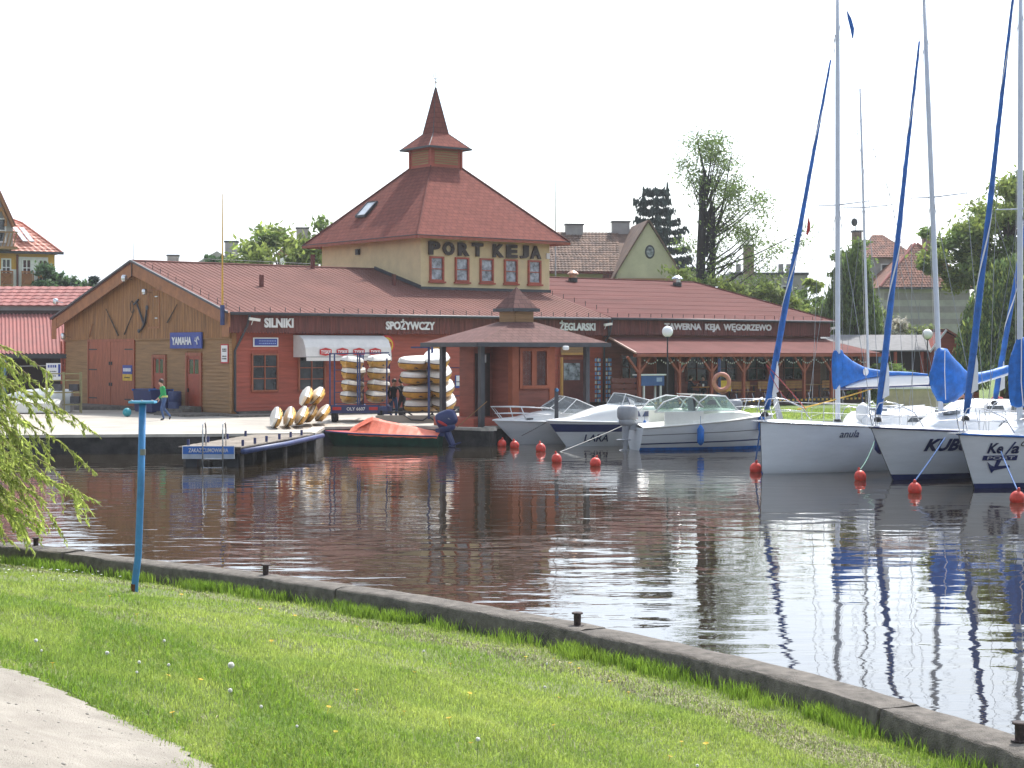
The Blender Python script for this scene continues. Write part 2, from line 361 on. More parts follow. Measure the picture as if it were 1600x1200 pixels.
# path sheet
nx2, ny2 = 130, 150
xs = np.linspace(-9, 0, nx2); ys = np.linspace(0, 13.5, ny2); XX, YY = np.meshgrid(xs, ys)
V = np.stack([XX.ravel(), YY.ravel(), (hgt(XX, YY)+.012).ravel()], 1); idx = np.arange(nx2*ny2).reshape(ny2, nx2)
F = np.stack([idx[:-1, :-1], idx[:-1, 1:], idx[1:, 1:], idx[1:, :-1]], -1).reshape(-1, 4)
np_mesh('gravel_path', V, F[(pathf(V[:, 0], V[:, 1])[F] > 0).all(1)], M['gravel'], kind='structure')
# pebbles on the path
PX = rng.uniform(-5, -.4, 2600); PY = rng.uniform(5.5, 11, 2600); k = pathf(PX, PY) > -.12; PX, PY = PX[k], PY[k]; PZ = hgt(PX, PY)+.012
pr = rng.uniform(.003, .008, len(PX))*np.where(rng.random(len(PX)) < .04, 2, 1); o6 = np.array([(1, 0, 0), (0, 1, 0), (-1, 0, 0), (0, -1, 0), (0, 0, .6), (0, 0, -.6)])
V = (np.stack([PX, PY, PZ], 1)[:, None]+o6[None]*pr[:, None, None]*rng.uniform(.7, 1.3, (len(PX), 6, 1))).reshape(-1, 3)
f8 = np.array([(0, 1, 4), (1, 2, 4), (2, 3, 4), (3, 0, 4), (1, 0, 5), (2, 1, 5), (3, 2, 5), (0, 3, 5)])
F = (np.arange(len(PX))[:, None, None]*6+f8[None]).reshape(-1, 3)
tag(np_mesh('pebbles', V, F, mat('pebble', (.36, .33, .29), .9, var=.15, island=.35), kind='stuff'), 'small pale pebbles scattered over the gravel path', 'pebbles')

# water
wm = bpy.data.materials.new('water'); wm.use_nodes = True; t = wm.node_tree; l = t.links.new; b = t.nodes['Principled BSDF']
b.inputs['Base Color'].default_value = (.028, .021, .013, 1); b.inputs['Roughness'].default_value = .015; b.inputs['IOR'].default_value = 1.36
ge = t.nodes.new('ShaderNodeNewGeometry')
def wn(sc, st, det, dist=0):
    mp = t.nodes.new('ShaderNodeMapping'); mp.inputs['Scale'].default_value = st; mp.inputs['Rotation'].default_value = (0, 0, R(8))
    n = t.nodes.new('ShaderNodeTexNoise'); n.inputs['Scale'].default_value = sc; n.inputs['Detail'].default_value = det; n.inputs['Distortion'].default_value = dist
    l(ge.outputs['Position'], mp.inputs[0]); l(mp.outputs[0], n.inputs['Vector']); return n.outputs[0]
def mul(a, bb):
    n = t.nodes.new('ShaderNodeMath'); n.operation = 'MULTIPLY'
    for i, x in enumerate((a, bb)):
        if isinstance(x, (int, float)): n.inputs[i].default_value = x
        else: l(x, n.inputs[i])
    return n.outputs[0]
def addn(a, bb):
    n = t.nodes.new('ShaderNodeMath'); n.operation = 'ADD'; l(a, n.inputs[0]); l(bb, n.inputs[1]); return n.outputs[0]
patch = t.nodes.new('ShaderNodeMapRange'); patch.inputs['From Min'].default_value = .38; patch.inputs['From Max'].default_value = .62; patch.inputs['To Min'].default_value = .25; patch.inputs['To Max'].default_value = 1.0
l(wn(.07, (.6, 1.2, 1), 2, .5), patch.inputs[0])
sep = t.nodes.new('ShaderNodeSeparateXYZ'); l(ge.outputs['Position'], sep.inputs[0])
calm = t.nodes.new('ShaderNodeMapRange'); calm.inputs['From Min'].default_value = 2; calm.inputs['From Max'].default_value = 5.5; calm.inputs['To Min'].default_value = .78; calm.inputs['To Max'].default_value = .42
l(sep.outputs[0], calm.inputs[0])
rip = mul(mul(addn(mul(wn(1.5, (.55, 1.5, 1), 3, .3), .0145), mul(wn(6, (.5, 1.3, 1), 2, .2), .0015)), patch.outputs[0]), calm.outputs[0])
hh = addn(rip, mul(wn(.9, (.8, 1.3, 1), 1, .2), .012))
bp = t.nodes.new('ShaderNodeBump'); bp.inputs['Strength'].default_value = 1; bp.inputs['Distance'].default_value = 1.0
l(hh, bp.inputs['Height']); l(bp.outputs[0], b.inputs['Normal'])
MB().add([(-90, -40, 0), (90, -40, 0), (90, 95, 0), (-90, 95, 0)], [(0, 1, 2, 3)]).build('water', wm, kind='structure')
MB().add([(-90, -40, -3), (90, -40, -3), (90, 95, -3), (-90, 95, -3)], [(0, 1, 2, 3)]).build('lake_bed', M['conc3'], kind='structure')

# near quay wall of concrete blocks along the bank
wall = thing('bank_wall', 'low weathered concrete edging wall along the grassy near bank', 'wall')
def off(path, d):
    res = []
    for i, p in enumerate(path):
        a = path[max(i-1, 0)]; c = path[min(i+1, len(path)-1)]; tx, ty = c[0]-a[0], c[1]-a[1]; L_ = math.hypot(tx, ty)
        res.append((p[0]+ty/L_*d, p[1]-tx/L_*d))
    return res
fine = chaikin([tuple(p) for p in BK], 2); cum = [0]
for a, c in zip(fine, fine[1:]): cum.append(cum[-1]+math.hypot(c[0]-a[0], c[1]-a[1]))
def along(s):
    i = min(max(np.searchsorted(cum, s)-1, 0), len(fine)-2); tt = (s-cum[i])/(cum[i+1]-cum[i]); a, c = fine[i], fine[i+1]
    L_ = math.hypot(c[0]-a[0], c[1]-a[1]); return a[0]+(c[0]-a[0])*tt, a[1]+(c[1]-a[1])*tt, (c[0]-a[0])/L_, (c[1]-a[1])/L_
cuts = [0, 5, 10.6, 16.05, 20.2, 24.6, 28.0, 33, 39, 46, min(58, cum[-1]-.1)]
for ci, (s0, s1) in enumerate(zip(cuts, cuts[1:])):
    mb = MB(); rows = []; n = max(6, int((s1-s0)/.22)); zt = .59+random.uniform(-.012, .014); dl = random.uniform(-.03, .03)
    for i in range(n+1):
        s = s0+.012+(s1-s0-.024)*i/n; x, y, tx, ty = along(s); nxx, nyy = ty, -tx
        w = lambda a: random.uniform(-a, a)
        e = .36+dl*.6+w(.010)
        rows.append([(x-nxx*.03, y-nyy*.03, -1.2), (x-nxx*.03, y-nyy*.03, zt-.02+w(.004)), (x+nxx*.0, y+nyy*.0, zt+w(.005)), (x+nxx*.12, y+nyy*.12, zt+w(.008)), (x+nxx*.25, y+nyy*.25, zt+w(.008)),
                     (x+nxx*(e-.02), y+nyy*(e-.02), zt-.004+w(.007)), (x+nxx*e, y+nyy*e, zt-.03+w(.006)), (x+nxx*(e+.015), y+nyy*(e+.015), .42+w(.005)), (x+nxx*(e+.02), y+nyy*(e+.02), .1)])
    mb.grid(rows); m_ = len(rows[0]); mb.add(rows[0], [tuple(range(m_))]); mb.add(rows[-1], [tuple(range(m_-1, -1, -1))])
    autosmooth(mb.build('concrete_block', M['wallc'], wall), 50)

# far ground: quay apron, lawn, distance
MB().add([(-400, 98, .55), (400, 98, .55), (900, 2500, .55), (-900, 2500, .55)], [(0, 1, 2, 3)]).build('far_ground', M['lawn'], kind='structure')
ap = [(-90, 56.6), (-16, 56.68), (-10.8, 57.29), (-6.7, 58.0), (-6.9, 62.8), (-3.7, 63.6), (-.75, 61.4), (-.62, 63.3), (1.6, 65.6), (1.7, 72.0), (5.2, 71.6), (14, 69.8), (30, 68.5), (95, 66)]
ap2 = [p for p in ap if p[0] < 1.75]; 
MB().prism([*ap2, (0.4, 84), (6.6, 99), (-90, 99)], -2, .6, 'z').build('quay_apron', [M['conc2']], kind='structure')
MB().prism([(0.1, 71.2), (5.2, 70.9), (14, 69.2), (30, 68.3), (95, 66), (95, 99), (6.7, 99), (.5, 84)], -2, .585, 'z').build('lawn_ground', M['lawn'], kind='structure')
# dark quay facing with bright coping
qf = thing('quay_edge', 'dark quay edging beam with a pale top along the far shore', 'wall')
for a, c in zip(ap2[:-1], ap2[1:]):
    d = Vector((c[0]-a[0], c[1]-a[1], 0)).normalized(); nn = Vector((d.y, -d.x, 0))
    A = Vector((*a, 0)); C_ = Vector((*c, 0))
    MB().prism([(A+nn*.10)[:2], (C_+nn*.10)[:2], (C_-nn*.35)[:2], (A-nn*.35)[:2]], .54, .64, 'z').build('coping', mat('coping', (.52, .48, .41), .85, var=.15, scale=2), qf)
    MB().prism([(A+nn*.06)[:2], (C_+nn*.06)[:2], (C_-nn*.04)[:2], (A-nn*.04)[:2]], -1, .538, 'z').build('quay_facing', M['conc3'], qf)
# paved strip, darker apron seams and patches
MB().prism([bw_(-.6, -1.6)[:2], bw_(12.5, -1.6)[:2], bw_(12.5, .3)[:2], bw_(-.6, .3)[:2]], .55, .68, 'z').build('facade_plinth_pavement', M['conc'], kind='structure')
MB().prism([bw_(-2.2, 3.2)[:2], bw_(0, 3.2)[:2], bw_(0, .2)[:2], bw_(-2.2, .2)[:2]], .55, .70, 'z').build('doorstep_pavement', M['conc'], kind='structure')
MB().prism([bw_(-4.2, 13)[:2], bw_(-.05, 9.3)[:2], bw_(-.05, 16.5)[:2], bw_(-2.8, 16.5)[:2]], .5, .78, 'z').build('concrete_ramp', M['conc'], kind='structure')
# rough stones at the lawn corner
rocks = thing('rubble_heap', 'low heap of grey stones at the corner of the lawn', 'rocks', (4.6, 77.8, .6))
for i in range(26):
    mb = MB(); mb.sq((random.uniform(-1.8, 1.9), random.uniform(-.8, .8), .1), (random.uniform(.12, .34), random.uniform(.1, .25), random.uniform(.08, .2)), random.uniform(.6, 1), 7, 5, Matrix.Rotation(random.uniform(0, 3), 3, 'Z'))
    mb.v = [(x+random.uniform(-.03, .03), y+random.uniform(-.03, .03), z+random.uniform(-.03, .03)) for x, y, z in mb.v]
    mb.build('stone', M['conc'], rocks)

# ================================================================== MARINA BUILDING
B = thing('marina_building', 'long red wooden harbour building with brown gable, red roofs and a yellow tower', 'building', (OX, OY, 0), ANG)
# structural shells (walls are thick boxes; clapboards stand proud of them)
def clap(name, x0, x1, z0, z1, y, mt, holes=(), pitch=.155, axis='u', kind='stuff', lean=.042, segs=None):
    """clapboards on a wall plane; axis 'u' faces -v at v=y, axis 'v' faces -u at u=y"""
    mb = MB(); z = z0
    while z < z1-.02:
        zt = min(z+pitch, z1); spans = [(x0, x1)]
        for (a, b_, c, d) in holes:
            if zt > c+.01 and z < d-.01:
                ns = []
                for s0, s1 in spans:
                    if b_ <= s0 or a >= s1: ns.append((s0, s1)); continue
                    if a > s0: ns.append((s0, a))
                    if b_ < s1: ns.append((b_, s1))
                spans = ns
        for s0, s1 in spans:
            j = random.uniform(-.002, .002)
            P = [(s0, y-lean+j, z+.012), (s1, y-lean+j, z+.012), (s1, y-.006, zt+.010), (s0, y-.006, zt+.010), (s0, y, z+.018), (s1, y, z+.018)]
            if axis == 'v': P = [(b_, a, c) for a, b_, c in P]
            mb.add(P, [(0, 1, 2, 3), (0, 4, 5, 1), (0, 3, 4), (1, 5, 2)])
        z += pitch
    return mb.build(name, mt, B, kind=kind)
def window(parent, x0, x1, z0, z1, y, nxp=2, nzp=3, axis='u', fm=None, gm=None, fw=.07, depth=.1, pw=.04, name='window', trim=.0):
    fm = fm or M['door']; gm = gm or M['glass']
    def tr(mb):
        if axis == 'v': mb.v = [(b_, a, c) for a, b_, c in mb.v]
        return mb
    mb = MB(); yo = y-.06
    mb.box(x0, x0+fw, yo, y+depth, z0, z1); mb.box(x1-fw, x1, yo, y+depth, z0, z1); mb.box(x0+fw, x1-fw, yo, y+depth, z1-fw, z1); mb.box(x0+fw, x1-fw, yo-.02, y+depth, z0, z0+fw)
    w = (x1-x0-2*fw-(nxp-1)*pw)/nxp; h = (z1-z0-2*fw-(nzp-1)*pw)/nzp
    for i in range(1, nxp): mb.box(x0+fw+i*w+(i-1)*pw, x0+fw+i*(w+pw), y-.03, y+depth-.01, z0+fw, z1-fw)
    for i in range(nxp):
        for j in range(1, nzp): mb.box(x0+fw+i*(w+pw), x0+fw+i*(w+pw)+w, y-.02, y+depth-.02, z0+fw+j*h+(j-1)*pw, z0+fw+j*(h+pw))
    f = tr(mb).build(name, fm, parent)
    for i in range(nxp):
        for j in range(nzp):
            a = x0+fw+i*(w+pw); c = z0+fw+j*(h+pw)
            tr(MB().box(a+.002, a+w-.002, y+.03, y+.045, c+.002, c+h-.002)).build('pane', gm, f)
    return f

# --- gable wall (u = 0 plane), v 0.35 .. 18.2
holesG = [(9.85, 15.25, .6, 3.98), (6.5, 7.95, .6, 3.22), (2.95, 4.5, .6, 3.32)]
zE, zR, vR = 5.05, 7.62, 9.15
gp = [(0.3, .5), (18.2, .5), (18.2, 4.9), (9.15, 7.45), (.3, 4.95)]
MB().prism(gp, .06, .3, 'x').build('gable_wall', M['brownv'], B)
clap('gable_clapboards', .3, 18.2, .6, 4.0, .05, M['brown'], holesG, axis='v')
mb = MB(); v = .3
while v < 18.2:
    w = .16; top = zE-.12+(zR-zE)*(1-abs(v+w/2-vR)/9.55)
    mb.box(-.03+random.uniform(-.004, .004), .05, v+.006, v+w-.006, 3.97, min(top, 7.5)); v += w
mb.build('gable_boards', M['brownv'], B, kind='stuff')
MB().box(-.05, .05, .3, 18.2, 3.93, 3.968).build('gable_trim', M['brown'], B)
for v_ in (.24, 18.14): MB().box(-.04, .05, v_, v_+.12, .6, 3.92).build('corner_board', M['redwall'] if v_ > 1 else M['brown'], B)
# barge boards along the verge, then the dropped ends
for s in (1, -1):
    e = (vR-s*9.6); mb = MB()
    zl = zE-.02
    P = [(vR, zR-.02), (e, zl), (e, zl-.62), (vR, zR-.66)]
    mb.prism(P, -.46, -.40, 'x').build('barge_board', M['barge'], B)
    mb = MB(); mb.prism([(e, zl), (e, zl-1.02), (e+s*.62, zl-1.02), (e+s*.62, zl+.14)], -.475, -.462, 'x').build('barge_end', M['barge'], B)
MB().box(-.50, -.477, vR-.02, vR+.03, zR-.75, zR-.02).build('barge_joint', M['dark'], B)
# big double door
d = None
for k_, (a, b_) in enumerate(((9.98, 12.52), (12.56, 15.1))):
    mb = MB(); v = a
    while v < b_-.05: mb.box(-.02, .03, v+.004, min(v+.155, b_)-.004, .66, 3.85); v += .155
    dd = mb.build('barn_door_leaf', M['door'], B)
    for z in (1.05, 2.45, 3.45):
        vv = (a, a+.95) if k_ == 0 else (b_-.95, b_)
        MB().box(-.032, -.021, vv[0], vv[1], z, z+.06).build('hinge', M['black'], dd)
    vv = b_-.16 if k_ == 0 else a+.03
    for z in (1.7, 2.72): MB().box(-.05, -.021, vv, vv+.12, z, z+.16).build('latch', M['black'], dd)
mb = MB(); mb.box(-.05, .04, 9.85, 9.97, .6, 3.98); mb.box(-.05, .04, 15.12, 15.25, .6, 3.98); mb.box(-.05, .04, 9.97, 15.12, 3.86, 3.98); mb.build('barn_door_frame', M['door'], B)
# two service doors with a pair of small panes
for v0, v1, zt in ((6.5, 7.95, 3.22), (2.95, 4.5, 3.32)):
    mb = MB(); mb.box(-.05, .04, v0, v0+.14, .6, zt); mb.box(-.05, .04, v1-.14, v1, .6, zt); mb.box(-.05, .04, v0+.14, v1-.14, zt-.13, zt); mb.build('door_frame', M['door'], B)
    a, b_ = v0+.16, v1-.16; mid = (a+b_)/2
    mb = MB(); mb.box(.0, .04, a, b_, .66, 2.38); mb.box(.0, .04, a, a+.16, 2.38, 3.1); mb.box(0, .04, b_-.16, b_, 2.38, 3.1); mb.box(0, .04, mid-.05, mid+.05, 2.38, 3.1); mb.box(0, .04, a, b_, 3.02, zt-.14)
    for zz in (1.0, 1.45, 1.95): mb.box(-.012, 0, a+.1, b_-.1, zz, zz+.035)
    dd = mb.build('service_door', mat('red_door', (.34, .06, .025), .5, var=.12), B)
    for p0, p1 in ((a+.16, mid-.05), (mid+.05, b_-.16)): MB().box(.015, .03, p0, p1, 2.38, 3.02).build('pane', M['glass'], dd)
    MB().box(-.05, -.001, b_-.12, b_-.06, 1.55, 1.72).build('handle', M['black'], dd)
# hay-loft hatch outline
mb = MB(); mb.box(-.05, -.032, 7.1, 7.18, 4.45, 6.15); mb.box(-.05, -.032, 8.25, 8.33, 4.45, 6.3); mb.box(-.05, -.032, 7.18, 8.25, 4.45, 4.53); mb.box(-.05, -.032, 7.18, 8.25, 6.2, 6.28); mb.build('loft_hatch_frame', M['barge'], B)
for z in (4.9, 5.9): MB().box(-.055, -.034, 7.3, 7.6, z, z+.05).build('hatch_hinge', M['steel'], B)

# --- facade (v = 0.35 plane), red clapboards u 0..21, then tavern
wins = [(1.02, 2.35, 1.62, 3.28), (3.35, 4.75, 1.6, 3.2)]
tdoor = (18.15, 19.85, .6, 3.1)
tw = [(22.2, 23.4, 1.95, 3.2), (26.7, 28.3, 1.8, 3.15), (28.9, 30.4, 1.8, 3.15), (31.2, 32.7, 1.8, 3.15), (34.0, 35.6, 1.8, 3.15)]
tavdoor = (24.6, 25.9, .85, 3.2)
MB().box(.31, 37.0, .36, .6, .5, 5.0).build('facade_wall', M['redwall'], B)
clap('facade_clapboards', 0.1, 21.0, .78, 4.3, .355, M['redwall'], [w for w in wins]+[tdoor])
MB().box(.31, 12.5, .3, .36, .5, .775).build('plinth', M['conc'], B)
clap('tavern_clapboards', 21.0, 37.0, .85, 4.3, .355, mat('tavern_wood', (.27, .08, .05), .6, var=.15, scale=2.2, stretch=(.4, .4, 4)), tw+[tavdoor], pitch=.17)
for w in wins: window(B, *w, .30, 2, 3)
for w in tw: window(B, *w, .30, 2, 2, fm=mat('tavern_frame', (.17, .055, .03), .6))
mb = MB(); a, b_, c, d = tavdoor; mb.box(a, b_, .30, .34, c, d); mb.build('tavern_door', M['dark'], B)
mb = MB(); mb.box(a-.12, a, .25, .4, c, d+.1); mb.box(b_, b_+.12, .25, .4, c, d+.1); mb.box(a, b_, .25, .4, d, d+.1); mb.build('tavern_door_frame', M['post'], B)
# shop door beside the kiosk
a, b_, c, d = tdoor
dk = mat('shop_door', (.15, .035, .03), .5)
mb = MB(); mb.box(a, a+.12, .27, .4, c, d); mb.box(b_-.12, b_, .27, .4, c, d); mb.box(a+.12, b_-.12, .27, .4, d-.12, d); mb.build('shop_door_frame', M['post'], B)
mb = MB(); a += .13; b_ -= .13; mb.box(a, b_, .3, .35, c, 1.95); mb.box(a, a+.2, .3, .35, 1.95, 2.8); mb.box(b_-.2, b_, .3, .35, 1.95, 2.8); mb.box(a, b_, .3, .35, 2.8, d-.13); sdoor = mb.build('shop_door', dk, B)
MB().box(a+.2, b_-.2, .31, .33, 1.95, 2.8).build('pane', M['glass2'], sdoor)
# fascia of vertical boards with a scalloped lower edge
def fascia(u0, u1, z0, z1, v=-.12):
    mb = MB(); u = u0
    while u < u1-.01:
        w = min(.145, u1-u); j = random.uniform(-.006, .006)
        P = [(u+.004, z1), (u+.004, z0+.03), (u+w*.28, z0-.03), (u+w*.5, z0-.045), (u+w*.72, z0-.03), (u+w-.004, z0+.03), (u+w-.004, z1)]
        mb.prism(P, v+j, v+.025+j, 'y'); u += w
    MB().box(u0, u1, v+.032, v+.06, z0+.12, z1-.05).build('fascia_backing', M['dark'], B)
    return mb.build('fascia_boards', M['fascia'], B, kind='stuff')
fascia(-.35, 20.98, 4.2, 5.0); fascia(21.05, 37.3, 4.24, 5.02)
MB().box(20.99, 21.04, -.15, .2, 4.1, 5.0).build('seam_post', M['slate'], B)
# end-wall (right) boards
MB().box(36.98, 37.0, .6, 9, .6, 4.9).build('end_wall', M['redwall'], B)
mb = MB(); v = -.12
while v < 9: mb.box(37.28, 37.31, v, v+.135, 4.2, 5.02); v += .145
mb.build('end_fascia_boards', M['fascia'], B, kind='stuff')
# --- roofs
u0 = -.5; ue = 37.4; ur = 35.6
front = MB().slab([(u0, -.35, zE), (21.1, -.35, zE), (21.1, vR, zR), (u0, vR, zR)], .07); rf = front.build('shop_roof', M['roof'], B)
mb = MB(); u = u0+.05
while u < 21.0:
    mb.bar((u, -.34, zE+.012), (u, vR, zR+.012), .022, .018, up=(0, -.27, 1)); u += .30
mb.build('roof_rib', M['roof'], rf, kind='stuff')
MB().slab([(21.1, vR, zR), (21.1, 18.65, zE), (u0, 18.65, zE), (u0, vR, zR)][::-1], .07).build('rear_roof', M['roof'], B) if False else MB().slab([(u0, vR, zR), (21.1, vR, zR), (21.1, 18.65, zE), (u0, 18.65, zE)], .07).build('rear_roof', M['roof'], B)
zR2 = 7.5
tv = MB().slab([(21.1, -.35, zE+.03), (ue, -.35, zE+.03), (ur, vR, zR2), (21.1, vR, zR2)], .07).build('tavern_roof', M['roof2'], B)
MB().slab([(21.1, vR, zR2), (ur, vR, zR2), (ue, 18.65, zE+.03), (21.1, 18.65, zE+.03)], .07).build('tavern_rear_roof', M['roof2'], B)
MB().slab([(ue, -.35, zE+.03), (ue, 18.65, zE+.03), (ur, vR, zR2)], .07).build('tavern_hip', M['roof2'], B)
mb = MB(); 
for k_ in range(1, 9):
    f = k_/9.; mb.bar((21.12, -.35+f*9.5, zE+.03+f*(zR2-zE-.03)+.003), (ue-f*1.8-.05, -.35+f*9.5, zE+.03+f*(zR2-zE-.03)+.003), .02, .008)
mb.build('lap_seam', mat('lap_seam', (.115, .045, .04), .9, spec=.1), tv, kind='stuff')
MB().tube([(u0, vR, zR+.02), (21.1, vR, zR+.02)], .06, 6).build('ridge_cap', M['roof'], B)
MB().tube([(21.1, vR, zR2+.02), (ur, vR, zR2+.02), (ue, -.35, zE+.05)], .05, 6).build('hip_cap', M['roof2'], B)
MB().bar((u0-.03, vR, zR+.02), (u0-.03, -.42, zE+.0), .10, .09).build('verge_trim', M['slate'], B)
MB().bar((u0-.03, vR, zR+.02), (u0-.03, 18.75, zE+.0), .10, .09).build('verge_trim', M['slate'], B)
MB().tube([(u0+.1, -.42, zE-.05), (20.9, -.42, zE-.05)], .07, 8).build('gutter', M['slate'], B, smooth=True)
MB().tube([(21.0, -.42, zE-.03), (ue, -.42, zE-.03)], .07, 8).build('gutter', M['slate'], B, smooth=True)
MB().tube([(.55, -.42, zE-.1), (.5, -.3, 4.5), (.42, .15, 3.9), (.2, .26, 3.4), (.2, .26, .8), (.3, .1, .72)], .055, 8).build('downpipe', M['slate'], B, smooth=True)
MB().tube([(21.02, -.42, zE-.1), (21.02, -.2, 4.2), (21.02, .2, 3.8), (21.02, .26, .8)], .05, 8).build('downpipe', M['slate'], B, smooth=True)
MB().tube([(-.1, 18.35, 3.9), (-.1, 18.3, .7)], .06, 8).build('downpipe', M['redwall'], B, smooth=True)
# snow guards and lightning-rod holders
mb = MB()
for k_ in range(28): mb.bar((.2+k_*.75, -.15, 5.1), (.2+k_*.75, -.15, 5.3), .025)
for k_ in range(21): mb.bar((21.6+k_*.75, -.15, 5.13), (21.6+k_*.75, -.15, 5.3), .025)
for k_ in range(11): mb.bar((-.2, .3+k_*.8, 5.2+k_*.214), (-.2, .3+k_*.8, 5.48+k_*.214), .02)
for k_ in range(6): mb.bar((21.5-k_*.12+.1, .6+k_*.75, 5.33+k_*.2), (21.5-k_*.12+.1, .6+k_*.75, 5.56+k_*.2), .022)
mb.build('snow_guard', M['black'], B, kind='stuff')
# roof vents
for u, v in ((25.6, 8.3), (33.2, 8.0)):
    z = 5.08+(v+.35)*.2578; mb = MB(); mb.lathe([(.26, 0), (.26, .22), (.30, .22)], (u, v, z-.05), 12); vt = mb.build('roof_vent', M['black'], B)
    mb = MB(); mb.lathe([(.2, .2), (.21, .4), (.34, .42), (.30, .5), (.12, .62), (.0, .64)], (u, v, z-.05), 12); mb.build('vent_cowl', M['steel'] if u > 30 else mat('copper_cowl', (.5, .3, .2), .4, metal=.4), vt)
MB().box(6.62, 6.8, 7.0, 7.18, 6.9, 7.75).build('vent_pipe', M['fascia'], B) if False else None
for (u, v, h) in ((3.9, 4.6, .55), (9.2, 8.9, .7), (11.9, 5.6, .55)):
    z = 5.05+(v+.35)*.2705; MB().box(u-.08, u+.08, v-.08, v+.08, z-.1, z+h).build('vent_pipe', M['fascia'], B)
# --- tower
T0, T1, TV0, TV1, TZ = 13.1, 21.3, 5.0, 14.5, 9.12
tww = MB().prism([(T0, TV0), (T1, TV0), (T1, TV1), (T0, TV1)], 5.6, TZ, 'z').build('tower_wall', M['yellow'], B)
MB().box(T0-.03, T1+.06, TV0-.07, TV0-.01, 6.47, 6.62).build('tower_flashing', M['slate'], B)
mb = MB(); mb.bar((T0-.05, TV0-.05, 6.6), (T0-.05, vR, 7.70), .08, .16); mb.build('tower_flashing', M['slate'], B)
P = lambda hw, z, du=0: [(17.3-hw, 9.75-hw, z), (17.3+hw, 9.75-hw, z), (17.3+hw, 9.75+hw, z), (17.3-hw, 9.75+hw, z)]
ev = [(12.35, 4.2, 9.1), (22.05, 4.2, 9.1), (22.05, 15.3, 9.1), (12.35, 15.3, 9.1)]
top = P(1.0, 13.15)
mb = MB(); mb.add(ev+top, [(0, 1, 5, 4), (1, 2, 6, 5), (2, 3, 7, 6), (3, 0, 4, 7)]); mb.build('tower_roof', M['troof'], B, uv=True)
mb = MB(); mb.add([(x, y, z-.02) for x, y, z in ev]+[(x, y, z-.02) for x, y, z in [(T0, TV0, 9.1), (T1, TV0, 9.1), (T1, TV1, 9.1), (T0, TV1, 9.1)]], [(0, 4, 5, 1), (1, 5, 6, 2), (2, 6, 7, 3), (3, 7, 4, 0)]); mb.build('tower_soffit', M['post'], B)
for i in range(4):
    a = Vector(ev[i]); c = Vector(ev[(i+1) % 4]); MB().bar(a+Vector((0, 0, -.05)), c+Vector((0, 0, -.05)), .07, .15).build('eaves_board', M['post'], B)
    MB().bar(a+Vector((0, 0, .035)), c+Vector((0, 0, .035)), .10, .04).build('eaves_flashing', M['slate'], B)
for i in range(4): MB().tube([Vector(ev[i])+Vector((0, 0, .03)), Vector(top[i])+Vector((0, 0, .03))], .045, 6).build('hip_cap', M['troof'], B)
for k_ in range(5):
    u = 13.62+k_*1.555; window(B, u, u+.86, 6.90, 8.15, TV0-.04, 1, 2, fm=M['redwall'], gm=M['glass2'], fw=.09)
    MB().box(u-.06, u+.93, TV0-.16, TV0-.005, 6.81, 6.895).build('window_sill', M['redwall'], B)
word = 'PORT KEJA'
xpos = [13.75, 14.62, 15.55, 16.42, None, 17.75, 18.62, 19.42, 20.18]
for ch, x in zip(word, xpos):
    if ch == ' ': continue
    text('letter', ch, (x+.12, TV0-.10, 8.56), FR, .68, .70 if ch != 'J' else .58, M['letter'], B, ext=.05, off=.05)
# cupola
MB().prism([(p[0], p[1]) for p in P(.98, 0)], 13.0, 14.2, 'z').build('cupola_wall', M['redwall'], B)
for s in ('u', 'v'):
    mb = MB()
    for k_ in range(6):
        z = 13.3+k_*.13
        if s == 'u': mb.box(16.55, 18.05, 8.745, 8.765, z, z+.09)
        else: mb.box(16.3, 16.315, 9.0, 10.5, z, z+.09)
    mb.build('cupola_louvre', M['brown'], B, kind='stuff')
for x, y, z in P(.98, 0): MB().box(x-.06, x+.06, y-.06, y+.06, 13.05, 14.15).build('cupola_corner', M['redwall'], B)
c0, c1, c2 = P(1.38, 14.15), P(.5, 15.0), P(.02, 17.5)
mb = MB(); mb.add(c0+c1+c2, [(0, 1, 5, 4), (1, 2, 6, 5), (2, 3, 7, 6), (3, 0, 4, 7), (4, 5, 9, 8), (5, 6, 10, 9), (6, 7, 11, 10), (7, 4, 8, 11), (3, 2, 1, 0)]); mb.build('spire', M['troof'], B, uv=True)
for i in range(4):
    a = Vector(c0[i]); c = Vector(c0[(i+1) % 4]); MB().bar(a, c, .06, .10).build('spire_eaves', M['slate'], B)
    MB().tube([a, c1[i], c2[i]], .025, 5).build('spire_hip', M['slate'], B)
fin = MB(); fin.tube([(17.3, 9.75, 17.45), (17.3, 9.75, 17.95)], .03, 6); fin.sq((17.3, 9.75, 17.8), (.08, .08, .08), 1, 8, 6)
fin.tube([(17.15, 9.75, 18.3), (17.16, 9.75, 18.1), (17.24, 9.75, 17.97), (17.3, 9.75, 17.93), (17.36, 9.75, 17.97), (17.44, 9.75, 18.1), (17.45, 9.75, 18.3)], .025, 5); fin.tube([(17.3, 9.75, 17.9), (17.3, 9.75, 18.36)], .025, 5)
fin.build('finial', M['steel'], B)
